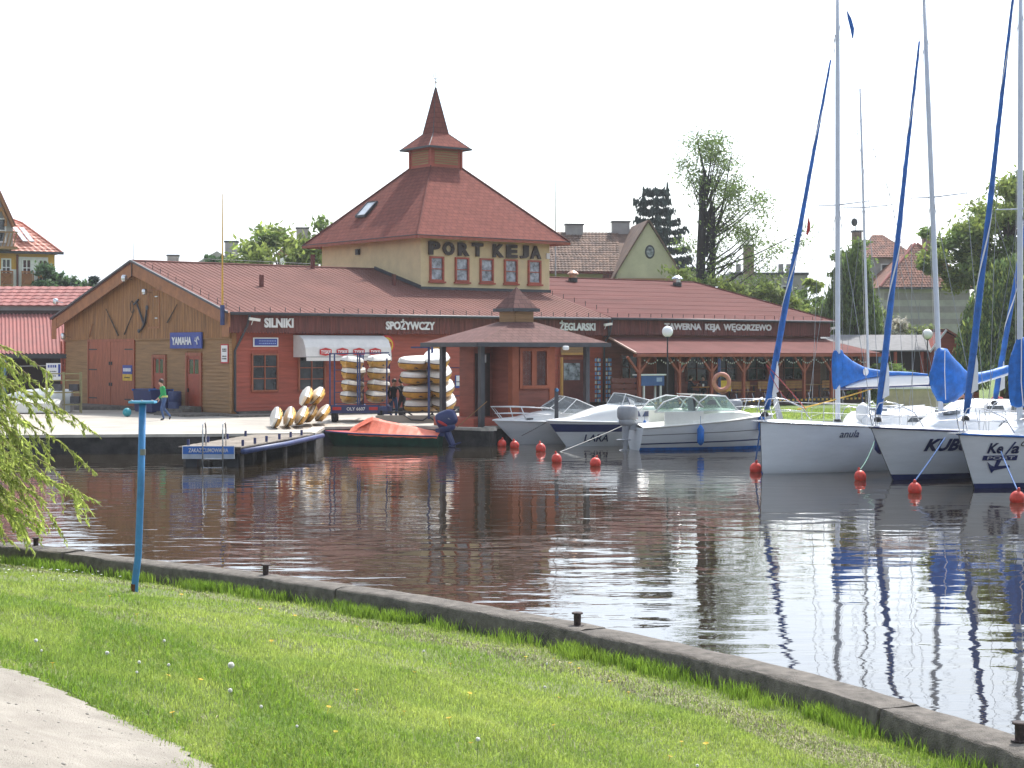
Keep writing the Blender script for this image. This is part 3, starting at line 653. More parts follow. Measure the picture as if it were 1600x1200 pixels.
# skylight on the tower's left slope
nv = Vector((-(13.15-9.1), 0, 3.95)).normalized(); sl = (4.05/3.95)
def onL(v, hu): return Vector((12.35+hu, v, 9.1+hu*4.05/3.95))
q = [onL(11.9, 1.35), onL(11.0, 1.35), onL(11.0, 2.1), onL(11.9, 2.1)]
off_ = nv*.10
mb = MB(); 
for i in range(4): mb.bar(q[i]+off_, q[(i+1) % 4]+off_, .10, .12)
sk = mb.build('skylight', M['slate'], B); MB().slab([p+nv*.13 for p in q], .02).build('pane', mat('skylight_glass', (.5, .55, .6), .1, spec=1), sk)
MB().box(12.95, 13.08, 10.6, 10.9, 8.45, 8.75).build('wall_lamp', M['black'], B)
MB().box(21.05, 21.25, 4.9, 4.99, 8.25, 8.55).build('alarm_box', M['sign'], B)
# --- veranda
vd = B
MB().box(20.0, 36.6, -3.45, .29, .62, .85).build('veranda_deck', M['dark'], B)
mb = MB(); 
mbk = MB()
u = 20.3
k_ = 0
while u < 36.4:
    (mb if k_ % 2 else mbk).box(u, u+.16, -3.50, -3.452, .80, .90); u += .16; k_ += 1
mb.build('edge_marking', M['ropey'], B, kind='stuff'); mbk.build('edge_marking', M['black'], B, kind='stuff')
vr = MB().slab([(19.8, -3.6, 3.30), (36.0, -3.6, 3.30), (37.1, .1, 4.10), (21.15, .1, 4.10)], .05).build('veranda_roof', M['vroof'], B)
MB().slab([(36.0, -3.6, 3.30), (38.3, -3.2, 3.30), (38.3, 1.5, 3.35), (37.1, .1, 4.10)], .05).build('veranda_roof', M['vroof'], B)
MB().bar((19.8, -3.6, 3.31), (21.15, .1, 4.12), .08, .08).build('verge_trim', mat('pale_trim', (.5, .33, .26), .5), B)
MB().box(19.8, 38.2, -3.66, -3.58, 3.12, 3.26).build('veranda_beam', M['post'], B)
MB().box(20.0, 38.0, -3.32, -3.18, 3.10, 3.24).build('veranda_beam', M['post'], B)
for u in (20.3, 22.95, 25.15, 27.4, 29.65, 31.85, 33.95, 36.2):
    p = MB().box(u-.07, u+.07, -3.32, -3.18, .85, 3.10).build('veranda_post', M['post'], B)
    for s in (-1, 1): MB().bar((u+s*.05, -3.25, 2.35), (u+s*.75, -3.25, 3.12), .10, .10).build('brace', M['post'], p)
# front lattice fence at the left end of the veranda
fe = thing('slatted_fence', 'dark red slatted screen beside the first veranda post', 'fence', bw_(18.6, -3.2), ANG)
for k_ in range(5): MB().box(0, 1.7, 0, .04, .15+k_*.28, .36+k_*.28).build('slat', mat('fence_red', (.13, .025, .02), .6), fe)
for x in (.05, .85, 1.62): MB().box(x-.04, x+.04, .041, .1, 0, 1.55).build('fence_post', M['dark'], fe)

# --- hoarding words on the fascia
def sign_word(s, u0_, u1_, z, h, label, shear=0):
    t_ = thing('sign_lettering', label, 'lettering', bw_((u0_+u1_)/2, -.16, z), ANG)
    text('letters', s, (0, 0, 0), FR, h, u1_-u0_, M['sign'], t_, ext=.02, off=.04, shear=shear)['kind'] = 'stuff'
sign_word('SILNIKI', 1.4, 2.85, 4.62, .42, 'white word SILNIKI on the brown fascia')
sign_word('SPOŻYWCZY', 7.68, 10.4, 4.62, .50, 'white word SPOŻYWCZY on the brown fascia above the awning')
sign_word('ŻEGLARSKI', 17.85, 20.13, 4.66, .50, 'white word ŻEGLARSKI on the fascia right of the kiosk roof')
sign_word('TAWERNA  KEJA  WĘGORZEWO', 24.78, 32.6, 4.63, .46, 'white words TAWERNA KEJA WĘGORZEWO above the veranda')

# --- things fixed to the walls
def camera_(u, z, label, v=-.2, out_=1):
    t_ = thing('security_camera', label, 'camera', bw_(u, v, z), ANG, 'cameras on the fascia')
    MB().tube([(0, 0, -.2), (0, -.1, -.05), (0, -.2, 0)], .02, 5).build('bracket', M['sign'], t_)
    MB().bar((-.25*out_, -.25, .06), (.25*out_, -.3, -.0), .12, .12).build('housing', M['offwhite'], t_)
camera_(.75, 4.72, 'white security camera beside the word SILNIKI')
camera_(20.7, 4.7, 'white security camera at the seam of the two fascias', out_=-1)
camera_(37.2, 4.65, 'white security camera at the right end of the fascia', out_=-1)
ys_ = thing('yamaha_sign', 'blue rectangular sign with white YAMAHA lettering on the gable', 'sign', bw_(-.09, 4.32, 3.87), ANG)
ys_.name = 'outboard_sign'
MB().box(-.03, .03, -1.55, 1.55, -.36, .36).build('panel', M['bluesign'], ys_)
GR = (R(90), 0, R(-90))
text('letters', 'YAMAHA', (-.05, .35, -.02), GR, .36, 1.95, M['sign'], ys_, ext=.01, off=.025)
mb = MB(); mb.tube([(-.05, -1.0, .12), (-.05, -.96, -.02), (-.05, -1.1, -.05), (-.05, -1.2, .15)], .03, 5); mb.tube([(-.05, -1.12, -.03), (-.05, -1.2, -.18)], .03, 5); mb.tube([(-.05, -1.25, .16), (-.05, -1.35, .02)], .03, 5); mb.build('emblem', M['sign'], ys_)
def marks(parent, x0, x1, zs, y, h, mt, axis='u', n=6):
    mb = MB()
    for z in zs:
        x = x0
        while x < x1-.02:
            w = random.uniform(.6, 1.3)*(x1-x0)/n*.7
            e = min(x+w, x1)
            if axis == 'u': mb.box(x, e, y-.004, y, z, z+h)
            else: mb.box(y-.004, y, x, e, z, z+h)
            x += w+(x1-x0)/n*.25
    return mb.build('print', mt, parent, kind='stuff')
s_ = thing('no_entry_sign', 'small white notice board with red edge at the gable corner', 'sign', bw_(-.02, .75, 3.28), ANG)
MB().box(-.03, 0, -.34, .34, -.42, .42).build('panel', M['red'], s_); MB().box(-.04, -.031, -.28, .28, -.36, .36).build('plate', M['sign'], s_); marks(s_, -.2, .2, (-.25, -.15, .08, .16), -.041, .06, M['letter'], 'v', 3)
s_ = thing('door_advert', 'blue and yellow advert panel on the right barn door leaf', 'sign', bw_(-.035, 10.6, 2.3), ANG)
MB().box(-.02, 0, -.55, .5, 0, .42).build('panel', M['bluesign'], s_); MB().box(-.02, 0, -.55, .5, -.32, -.01).build('panel', M['yellowp'], s_); marks(s_, -.4, .4, (.12,), -.021, .16, M['sign'], 'v', 5); marks(s_, -.3, .3, (-.2,), -.021, .06, M['letter'], 'v', 5)
s_ = thing('street_name_sign', 'blue plate with white border beneath the word SILNIKI', 'sign', bw_(1.72, .3, 3.78), ANG)
MB().box(-.62, .62, -.03, 0, -.2, .2).build('border', M['sign'], s_); MB().box(-.56, .56, -.04, -.031, -.15, .15).build('panel', M['bluesign'], s_); marks(s_, -.35, .5, (-.08, .03), -.041, .05, mat('lettering_pale', (.3, .4, .7), .6), 'u', 9)
s_ = thing('notice_board', 'plain tan board on the red wall left of the kiosk', 'sign', bw_(10.9, .3, 3.15), ANG)
MB().box(-.42, .3, -.05, 0, -.75, .45).build('panel', M['tan'], s_)
s_ = thing('wall_notice', 'small white and blue notice beside the kiosk', 'sign', bw_(12.0, .3, 1.95), ANG)
MB().box(-.13, .13, -.04, 0, -.3, .3).build('panel', M['bluesign'], s_); MB().box(-.09, .12, -.046, -.041, -.2, .28).build('plate', M['sign'], s_)
s_ = thing('round_brand_sign', 'round red and yellow illuminated drinks sign at the end of the awning', 'sign', bw_(7.78, .05, 3.66), ANG)
MB().lathe([(.46, -.09), (.48, 0), (.46, .09)], (0, 0, 0), 20, 'y').build('rim', M['red'], s_, smooth=False)
MB().lathe([(.37, -.10), (.37, -.092)], (0, 0, 0), 20, 'y').build('face', M['yellowp'], s_); text('letters', 'EKO', (0, -.12, .02), FR, .3, .55, M['red'], s_, ext=.01, off=.02)
# awning
aw = thing('awning', 'white quarter-round shop awning with four red badges', 'awning', bw_(3.1, .28, 3.1), ANG)
prof = [(-.0, 1.0), (-.45, .98), (-.85, .8), (-1.05, .45), (-1.12, .02)]
W_ = 4.45
mb = MB(); mb.grid([[(x, y, z) for (y, z) in prof] for x in (0, W_*.5, W_)]); mb.add([(0, y, z) for y, z in prof]+[(0, 0, .02)], [tuple(range(6))]); mb.add([(W_, y, z) for y, z in prof]+[(W_, 0, .02)], [tuple(range(5, -1, -1))])
mb.build('canopy', M['cloth'], aw); MB().box(0, W_, -1.13, -1.125, -.14, .02).build('valance', M['cloth'], aw); MB().tube([(0, -1.12, .03), (W_, -1.12, .03)], .015, 5).build('hem_bar', M['slate'], aw)
for k_ in range(4):
    x = .98+k_*.86; bd = MB().prism([(x-.3, .36), (x-.3, .14), (x, .08), (x+.3, .14), (x+.3, .36), (x, .44)], -1.145, -1.125, 'y').build('badge', M['red'], aw)
    text('letters', 'TYSKIE', (x, -1.152, .25), FR, .16, .5, M['sign'], bd, ext=.004, off=.02)
# gable ornaments
an = thing('wall_anchor', 'dark iron anchor hung high on the brown gable', 'anchor', bw_(-.10, 9.0, 5.2), ANG)
MB().tube([(0, 0.5, .55), (0, -.35, -.55)], [.04, .05], 6).build('shank', M['slate'], an); MB().tube([(0, .15, -.85), (0, -.15, -.75), (0, -.42, -.5), (0, -.6, -.1), (0, -.65, .25)], [.03, .05, .06, .05, .03], 6).build('arms', M['slate'], an); MB().bar((0, .25, .62), (0, .75, .4), .07).build('stock', M['slate'], an)
MB().sq((0, -.66, .22), (.04, .14, .12), 1, 8, 6).build('fluke', M['slate'], an); MB().sq((0, .2, -.86), (.04, .14, .1), 1, 8, 6).build('fluke', M['slate'], an)
for (a, b_, n_, lb) in (((12.9, 5.45), (11.5, 4.15), 'wall_oar', 'dark wooden oar slanting right on the gable, left of the anchor'), ((14.5, 4.75), (14.9, 4.1), 'wall_spar', 'short pale wooden spar near the left end of the gable'), ((5.2, 5.5), (6.2, 4.7), 'wall_harpoon', 'thin dark spar slanting left above the blue sign'), ((9.7, 5.35), (10.8, 4.2), 'wall_paddle', 'thin brown paddle beside the anchor')):
    o = MB().tube([(0, 0, 0), (0, b_[0]-a[0], b_[1]-a[1])], [.018, .038], 6).build(n_, M['barge'] if n_ == 'wall_spar' else M['bark'], None); tag(o, lb, 'ornament'); o.location = bw_(-.1, a[0], a[1]); o.rotation_euler = (0, 0, ANG)
o = MB().tube([(0, .18*math.cos(a), .28*math.sin(a)) for a in np.linspace(0, 2*math.pi, 14)[:-1]], .02, 5, closed=True).build('wall_ring', M['bark'], None); tag(o, 'oval iron ring above the paddle on the gable', 'ornament'); o.location = bw_(-.1, 9.95, 5.5); o.rotation_euler = (0, 0, ANG)
def flood(loc, label, s=1.):
    t_ = thing('floodlight', label, 'lamp', loc, ANG, 'floodlights on the gable')
    MB().tube([(0, 0, 0), (-.25*s, 0, .05*s)], .02, 5).build('arm', M['steel'], t_); MB().sq((-.4*s, 0, .05*s), (.12*s, .17*s, .17*s), .7, 10, 8).build('lamp_head', M['steel'], t_)
flood(bw_(-.48, 9.1, 6.75), 'round floodlight under the gable peak'); flood(bw_(-.06, 7.9, 6.1), 'grey box lamp below and right of the gable peak', .9); flood(bw_(-.06, 17.3, 4.1), 'floodlight at the left eave of the gable'); flood(bw_(.2, 18.9, 5.9), 'white floodlight on the boathouse roof edge at left')
# mast poles
o = MB().tube([(0, 0, 4.55), (0, 0, 10.1)], [.055, .02], 6).build('flag_pole', M['ropey'], None); tag(o, 'thin yellow pole rising from the right corner of the gable', 'pole'); o.location = (-12.35, 73.7, 0)
MB().tube([(0, 0, 4.5), (0, 0, 5.35)], .10, 8).build('pole_socket', M['bluesteel'], o)
o = MB().tube([(0, 0, 0), (0, 0, .9)], .015, 5).build('lightning_rod', M['wire'], None); tag(o, 'thin rod on the gable peak', 'rod'); o.location = bw_(-.4, 9.15, 7.6)

# ================================================================== KIOSK
KX, KY = -1.24, 62.0
K = thing('kiosk', 'square red wooden kiosk with broad brown shingled roof and little cupola', 'kiosk', (KX, KY, 0), ANG)
KW, KD, KE = 6.27, 3.6, 3.68
cx, cy = KW/2, KD/2
mb = MB(); mb.add([(0, 0, KE), (KW, 0, KE), (KW, KD, KE), (0, KD, KE), (cx-.5, cy-.5, 4.48), (cx+.5, cy-.5, 4.48), (cx+.5, cy+.5, 4.48), (cx-.5, cy+.5, 4.48)], [(0, 1, 5, 4), (1, 2, 6, 5), (2, 3, 7, 6), (3, 0, 4, 7), (3, 2, 1, 0)]); mb.build('kiosk_roof', M['kroof'], K, uv=True)
kc = [(0, 0), (KW, 0), (KW, KD), (0, KD)]
for i in range(4): a, c = kc[i], kc[(i+1) % 4]; MB().bar((*a, KE-.06), (*c, KE-.06), .06, .16).build('eaves_board', M['slate'], K)
for x in (.65, KW-.65):
    for y in (.65, KD-.5): MB().box(x-.09, x+.09, y-.09, y+.09, .6, KE-.02).build('kiosk_post', M['slate'], K)
MB().prism([(cx-.46, cy-.46), (cx+.46, cy-.46), (cx+.46, cy+.46), (cx-.46, cy+.46)], 4.4, 4.95, 'z').build('cupola_wall', M['brown'], K)
mb = MB()
for k_ in range(4): mb.box(cx-.4, cx+.4, cy-.49, cy-.462, 4.5+k_*.1, 4.57+k_*.1)
mb.build('cupola_louvre', M['brown'], K, kind='stuff')
cc = [(cx-.62, cy-.62, 4.93), (cx+.62, cy-.62, 4.93), (cx+.62, cy+.62, 4.93), (cx-.62, cy+.62, 4.93), (cx, cy, 5.82)]
MB().add(cc, [(0, 1, 4), (1, 2, 4), (2, 3, 4), (3, 0, 4), (3, 2, 1, 0)]).build('cupola_roof', M['kroof'], K, uv=True)
for i in range(4): MB().bar(cc[i], cc[(i+1) % 4], .05, .12).build('cupola_eaves', M['slate'], K)
MB().box(.45, 4.4, .86, KD-.2, .6, .92).build('kiosk_platform', M['redwall'], K)
def kclap(x0, x1, z0, z1, y, ax='u'):
    mb = MB(); z = z0
    while z < z1-.02:
        zt = min(z+.14, z1); P_ = [(x0, y-.02, z), (x1, y-.02, z), (x1, y, zt), (x0, y, zt), (x0, y, z), (x1, y, z)]
        if ax == 'v': P_ = [(b_, a, c) for a, b_, c in P_]
        mb.add(P_, [(0, 1, 2, 3), (0, 4, 5, 1)]); z += .14
    mb.build('clapboards', M['kwall'], K, kind='stuff')
M['kwall'] = mat('kiosk_wood', (.27, .075, .045), .6, var=.15, scale=2, stretch=(.5, .5, 4)); M['ktrim'] = mat('kiosk_trim', (.36, .085, .03), .5, var=.1)
MB().box(2.3, 4.25, .93, 2.7, .92, KE-.03).build('kiosk_wall', M['kwall'], K)
MB().box(1.42, 2.3, 2.2, 3.1, .92, KE-.03).build('kiosk_wall', M['kwall'], K)
kclap(2.3, 4.25, .92, 1.95, .925); kclap(.93, 2.7, .92, KE-.05, 2.295, 'v')
for x0, x1 in ((2.25, 2.55), (4.0, 4.27)): MB().box(x0, x1, .88, .922, .92, KE-.05).build('corner_board', M['ktrim'], K)
MB().box(2.25, 2.292, .922, 1.15, .92, KE-.05).build('corner_board', M['ktrim'], K)
f = window(K, 2.58, 3.97, 1.98, 3.5, .90, 2, 1, fm=M['ktrim'], gm=M['glass2'], fw=.12, pw=.22)
kd = MB().box(1.48, 2.15, 2.15, 2.195, .95, 3.3).build('kiosk_door', M['dark'], K)
for z0, z1 in ((1.05, 1.75), (1.95, 2.5), (2.6, 3.15)): MB().box(1.58, 1.9, 2.13, 2.149, z0, z1).build('pane', M['glass'] if z0 > 1.8 else M['fascia'], kd)
for x in (1.62, 1.85): MB().box(x, x+.05, 2.05, 2.10, 2.95, 3.25).build('number_mark', M['sign'], kd)
o = MB().bar((0, 0, 0), (1.1, 0, .95), .03).build('leaning_stick', M['brown'], None); tag(o, 'thin stick leaning against the front left kiosk post', 'stick'); o.location = (-2.0, 62.3, .62)
o = thing('roof_edge_lamp', 'small white floodlight under the kiosk eave', 'lamp', (KX+UX*3.55+.4, KY+UY*3.55-.3, 3.5)); MB().sq((0, 0, 0), (.12, .1, .08), .5, 10, 6).build('lamp_head', M['sign'], o)
# paper on kiosk corner
o = MB().box(4.28, 4.30, .95, 1.2, 2.3, 3.0).build('price_list', M['sign'], K)
# sign above the shop door + postcard stands + wood post
s_ = thing('wooden_name_board', 'long varnished wooden board above the shop door', 'sign', bw_(18.9, .2, 3.32), ANG); MB().box(-.7, .75, -.05, 0, -.05, .3).build('panel', M['brown'], s_); MB().box(-.7, .75, -.07, -.052, -.12, -.0).build('lower_strip', M['tan'], s_)
for i, (u, v, lb) in enumerate(((19.4, -1.2, 'narrow postcard rack left of the dark kiosk post'), (20.1, -1.2, 'narrow postcard rack right of the dark kiosk post'))):
    t_ = thing('postcard_rack', lb, 'rack', bw_(u, v), ANG, 'postcard racks by the shop door')
    MB().tube([(0, 0, 0), (0, 0, 2.5)], .03, 6).build('pole', M['black'], t_)
    for r_ in range(10):
        for c_ in (-1, 0, 1): MB().box(c_*.13-.05, c_*.13+.05, -.06+.04*abs(c_), -.05+.04*abs(c_), .3+r_*.22, .45+r_*.22).build('postcard', M['pc1'] if (r_+c_+i) % 3 else M['pc2'], t_)
o = MB().box(-.05, .05, -.05, .05, 0, 2.5).build('varnished_post', M['tan'], None); tag(o, 'slim varnished wooden post in front of the shop door', 'post'); o.location = bw_(17.3, -1.0); o.rotation_euler = (0, 0, ANG)
o = thing('short_bollard_lamp', 'dark short post with a blue lens before the kiosk window', 'lamp', (1.60, 62.2, .6)); MB().box(-.07, .07, -.07, .07, 0, 1.45).build('post', M['slate'], o); MB().sq((.02, -.08, 1.38), (.06, .04, .06), 1, 8, 6).build('lens', M['postblue'], o)

# ================================================================== PEDAL / ROWING BOATS ON TRAILERS
def small_boat(name, label, group):
    t_ = thing(name, label, 'rowing boat', group=group)
    L_, Bm = 3.1, .92
    n = 14
    def hb(t): return Bm/2*min(1, (math.sin(math.pi*min(1, t/.5+.0)/2)**.8*.95+.05))*(1-.35*max(0, (t-.6)/.4)**2)
    low, up, mid, hole = MB(), MB(), MB(), MB()
    rl, ru, rm = [], [], []
    for i in range(n+1):
        t = i/n; y = t*L_; b_ = hb(t); x = b_
        zk = .0+.16*(1-min(1, t/.35))**2+.05*max(0, t-.75)*4*.5; zs = .30+.03*(1-t)
        rl.append([(-x*1.0, y+.0, zs), (-x*.97, y, zs-.10), (-x*.72, y+.05*(1-t), zk+.045), (-x*.2, y+.09*(1-t), zk), (x*.2, y+.09*(1-t), zk), (x*.72, y+.05*(1-t), zk+.045), (x*.97, y, zs-.10), (x, y, zs)])
        rm.append([(-x*1.02, y-.004, zs+.022), (-x*1.02, y-.004, zs-.018)]); 
        ru.append([(-x*1.0, y, zs+.02), (-x*.93, y+.03*(1-t), zs+.13), (-x*.6, y+.06, zs+.19), (0, y+.08, zs+.205), (x*.6, y+.06, zs+.19), (x*.93, y+.03*(1-t), zs+.13), (x*1.0, y, zs+.02)])
    low.grid(rl); low.add(rl[0], [tuple(range(8))]); low.add(rl[-1], [tuple(range(8))])
    up.grid(ru); up.add(ru[0], [tuple(range(7))]); up.add(ru[-1], [tuple(range(7))])
    for s in (-1, 1): mid.tube([(s*abs(r[0][0]), r[0][1], r[0][2]-.02) for r in rm], .018, 4)
    autosmooth(low.build('hull', M['yellowhull'], t_), 35); autosmooth(up.build('deck', M['offwhite'], t_), 35); mid.build('rub_strake', M['dark'], t_)
    for s in (-1, 1):
        xh = hb(.3)*.80
        MB().prism([(.75, .14), (1.1, .10), (1.2, .17), (.95, .21)], s*(xh+.035), s*(xh-.05), 'x').build('hull_recess', M['black'], t_)
    return t_
DEG = math.pi/180
proto_boat = small_boat('rowing_boat', 'x', 'x')
_first = [True]
def put_boat(loc, rot, label, group):
    o = proto_boat if _first[0] else copy_tree(proto_boat); _first[0] = False
    o.location = loc; o.rotation_euler = rot; o['label'] = label; o['group'] = group; o['category'] = 'rowing boat'
    return o
def tfr(cx_, cy_, az):  # trailer frame -> world ; az rotates +y
    return lambda x, y, z=0: (cx_+x*math.cos(az)-y*math.sin(az), cy_+x*math.sin(az)+y*math.cos(az), z)
A1 = R(2); f1 = tfr(-5.98, 67.6, A1)
ordn = ['lowest', 'second lowest', 'second highest', 'topmost']
gA = 'yellow and white rowing boats stacked on the two trailers'
for c_, (x, nm) in enumerate(((-.525, 'left stack on the plated trailer'), (.525, 'right stack on the plated trailer'))):
    for k_ in range(4):
        o = put_boat(f1(x+random.uniform(-.03, .03), -.1+random.uniform(-.1, .12), 1.30+k_*.455), (R(random.uniform(-1, 2)), R(random.uniform(2, 8)), R(random.uniform(-5, 0))), 'yellow and white boat, %s of the %s' % (ordn[k_], nm), gA); o.scale = (.92, 1, .98)
for k_ in range(4):
    o = put_boat((-4.42+random.uniform(-.06, .06)+.05*(3-k_), 67.7, .90+k_*.565), (R(2), R(9), R(-19)+R(random.uniform(-3, 3))), 'yellow sided boat, %s of the left stack nearest the kiosk' % ordn[k_], gA); o.scale = (1.05, 1, 1)
for k_ in range(4):
    o = put_boat((-2.80+.10*(3-k_)+random.uniform(-.04, .04), 67.9, .86+k_*.56), (R(9), R(-9), R(5)+R(random.uniform(-3, 3))), 'pale topped boat, %s of the right stack nearest the kiosk' % ordn[k_], gA); o.scale = (1.1, .9, 1)
gB = 'rowing boats leaning on their sides on the quay'
for i, (x, y, tl) in enumerate(((-8.1, 61.2, 74), (-7.68, 61.5, 72), (-7.3, 61.8, 60), (-7.22, 63.6, 57), (-6.8, 63.7, 50))):
    o = put_boat((x, y, .93), (0, R(-tl), R(11-i*.8)), 'leaning boat on the ground, %s from the left' % ['first', 'second', 'third', 'fourth', 'fifth'][i], gB); o.scale = (.84, .95, .60)
for x, y, z, tl, lb in ((-7.3, 63.5, 1.60, 66, 'leaning boat resting on the others, left of the upper pair'), (-6.92, 63.6, 1.58, 54, 'leaning boat resting on the others, right of the upper pair')):
    o = put_boat((x, y, z), (0, R(-tl), R(10)), lb, gB); o.scale = (.84, .95, .66)
# trailer 1
t_ = thing('boat_trailer', 'blue boat trailer with rear number plate and tall loading frame', 'trailer', (-6.02, 67.6, .6), A1)
mb = MB(); mb.box(-1.15, 1.15, -.05, .05, .45, .62); mb.box(-1.15, -1.05, .05, 3.4, .5, .6); mb.box(1.05, 1.15, .05, 3.4, .5, .6); mb.box(-.05, .05, .05, 5, .48, .56); mb.build('chassis', M['bluesteel'], t_)
MB().box(-1.08, .85, -.10, -.055, .36, .68).build('light_board', M['navy'], t_).location = (0, 0, 0)
text('plate_letters', 'OLY 6607', (-.08, -.125, .53), FR, .13, .72, M['sign'], t_, ext=.005, off=.01)
for x in (-.82, .6): MB().box(x-.17, x+.17, -.115, -.101, .48, .60).build('tail_light', M['red'], t_)
for x in (-1.1, -.02, .06, 1.12):
    MB().box(x-.03, x+.03, 0, .06, .6, 2.72 if x < 1 else 2.5).build('upright', M['bluesteel'], t_); MB().box(x-.03, x+.03, 2.6, 2.66, .6, 2.66).build('upright', M['bluesteel'], t_)
for y in (.03, 2.63): MB().bar((-1.1, y, 2.68), (1.12, y, 2.72), .05).build('top_rail', M['bluesteel'], t_)
for x in (-.95, .85):
    w_ = MB().lathe([(.16, -.1), (.31, -.1), (.31, .1), (.16, .1)], (x, 1.2, .31), 18, 'x').build('wheel', M['rubber'], t_); MB().lathe([(.15, -.11), (.15, .11)], (x, 1.2, .31), 12, 'x').build('rim', M['steel'], w_)
    w_ = MB().lathe([(.16, -.1), (.31, -.1), (.31, .1), (.16, .1)], (x, .3, .31), 18, 'x').build('wheel', M['rubber'], t_)
MB().box(.9, 1.3, .1, .5, .3, .62).build('mudguard', M['navy'], t_)
for k_ in range(4): MB().bar((-1.1, 2.3, .70+k_*.455-.04), (1.1, 2.3, .70+k_*.455-.04), .03).build('shelf_bar', M['bluesteel'], t_)
# trailer 2
t_ = thing('boat_trailer', 'blue trailer with one central post and splayed legs beside the kiosk', 'trailer', (-3.22, 68.3, .6), R(0))
MB().box(-.045, .045, -1.4, -1.3, .15, 2.95).build('upright', M['bluesteel'], t_); MB().box(-.045, .045, 1.4, 1.5, .2, 2.95).build('upright', M['bluesteel'], t_)
MB().bar((-.7, -1.35, 2.93), (.0, -1.35, 2.93), .06).build('top_rail', M['bluesteel'], t_)
mb = MB()
for y in (-1.3, 1.4):
    for x in (-1.15, 1.0): mb.tube([(x, y, .42), (x*.6, y, .12), (x*.2, y, .1), (0, y, .25)], .03, 5)
    mb.bar((-1.6, y, .42), (1.5, y, .42), .06)
mb.bar((-1.0, -1.3, .42), (-1.0, 1.4, .42), .06); mb.bar((1.0, -1.3, .42), (1.0, 1.4, .42), .06); mb.build('chassis', M['black'], t_)
for x in (-1.2, 1.2): MB().lathe([(.12, -.08), (.27, -.08), (.27, .08), (.12, .08)], (x, .6, .27), 16, 'x').build('wheel', M['rubber'], t_)
for k_ in range(4): MB().bar((-1.2, 1.2, .44+k_*.565), (1.2, 1.2, .42+k_*.565), .035).build('shelf_bar', M['bluesteel'], t_)
o = MB().box(-1.9, 1.2, -.15, .25, 0, .28).build('concrete_kerb_block', M['conc2'], None); tag(o, 'long pale concrete block lying on the quay behind the trailers', 'block'); o.location = (-3.4, 67.2, .6)

# ================================================================== JETTY
J = thing('jetty', 'low wooden jetty on piles reaching out from the quay', 'jetty', (-8.78, 50.2, 0), math.atan2(-1.35, 9)*1.0)
JL, JW = 9.0, .95
k_ = 0; y = 0
while y < JL:
    MB().box(-JW, JW, y, y+.135, .565, .60+random.uniform(-.004, .004)).build('plank', M['plank'], J); y += .145
MB().box(-JW+.05, -JW+.15, .02, JL, .40, .563).build('joist', M['dark'], J); MB().box(JW-.15, JW-.05, .02, JL, .40, .563).build('joist', M['dark'], J)
MB().tube([(JW+.07, -.05, .47), (JW+.07, JL*.5, .45), (JW+.07, JL-.1, .5)], .085, 8).build('rubbing_tube', M['bluesteel'], J, smooth=True)
for x in (-JW+.1, JW-.1):
    for y in (.35, 2.6, 4.9, 7.2): MB().lathe([(.07, -2.4), (.07, .56)], (x, y, 0), 8).build('pile', M['postpile'], J)
for y in (.2,): MB().box(-JW+.15, -JW+.5, y, y+.3, -.0, .38).build('float', M['black'], J); MB().box(JW-.5, JW-.15, .2, .5, 0, .38).build('float', M['black'], J)
for x, ys2 in ((JW-.12, (.5, 1.7, 2.9, 4.3, 5.6, 6.9)), (-JW+.12, (.5, 2.3, 4.2, 6.1))):
    for y in ys2: MB().box(x-.035, x+.035, y, y+.05, .6, .78).build('mooring_cleat', M['navy'], J)
s_ = thing('no_mooring_sign', 'blue and white plate reading ZAKAZ CUMOWANIA on the end of the jetty', 'sign', (-8.80, 50.12, .44)); MB().box(-.74, .74, -.03, 0, -.05, .17).build('panel', mat('sign_bright_blue', (.03, .16, .56), .5), s_)
MB().box(-.74, .74, -.032, 0, -.19, -.055).build('lower_strip', mat('strip_grey', (.45, .5, .58), .5), s_); MB().box(-.76, .76, -.025, .0, .172, .19).build('rim', M['sign'], s_); MB().box(-.76, -.742, -.035, 0, -.19, .17).build('rim', M['sign'], s_); MB().box(.742, .76, -.035, 0, -.19, .17).build('rim', M['sign'], s_)
text('letters', 'ZAKAZ CUMOWANIA', (0, -.04, .06), FR, .115, 1.15, M['sign'], s_, ext=.004, off=.012)
la = thing('swim_ladder', 'stainless bathing ladder with two hooped handrails at the jetty end', 'ladder', (-8.66, 50.0, 0))
for x in (-.29, .29): MB().tube([(x, 0, -1), (x, 0, 1.1), (x, .03, 1.25), (x+.02, .12, 1.33), (x+.04, .22, 1.25), (x+.05, .25, 1.1), (x+.05, .25, .58)], .022, 7).build('rail', M['steel'], la, smooth=True)
for z in (-.6, -.3, 0, .25): MB().tube([(-.29, 0, z), (.29, 0, z)], .015, 6).build('rung', M['steel'], la)

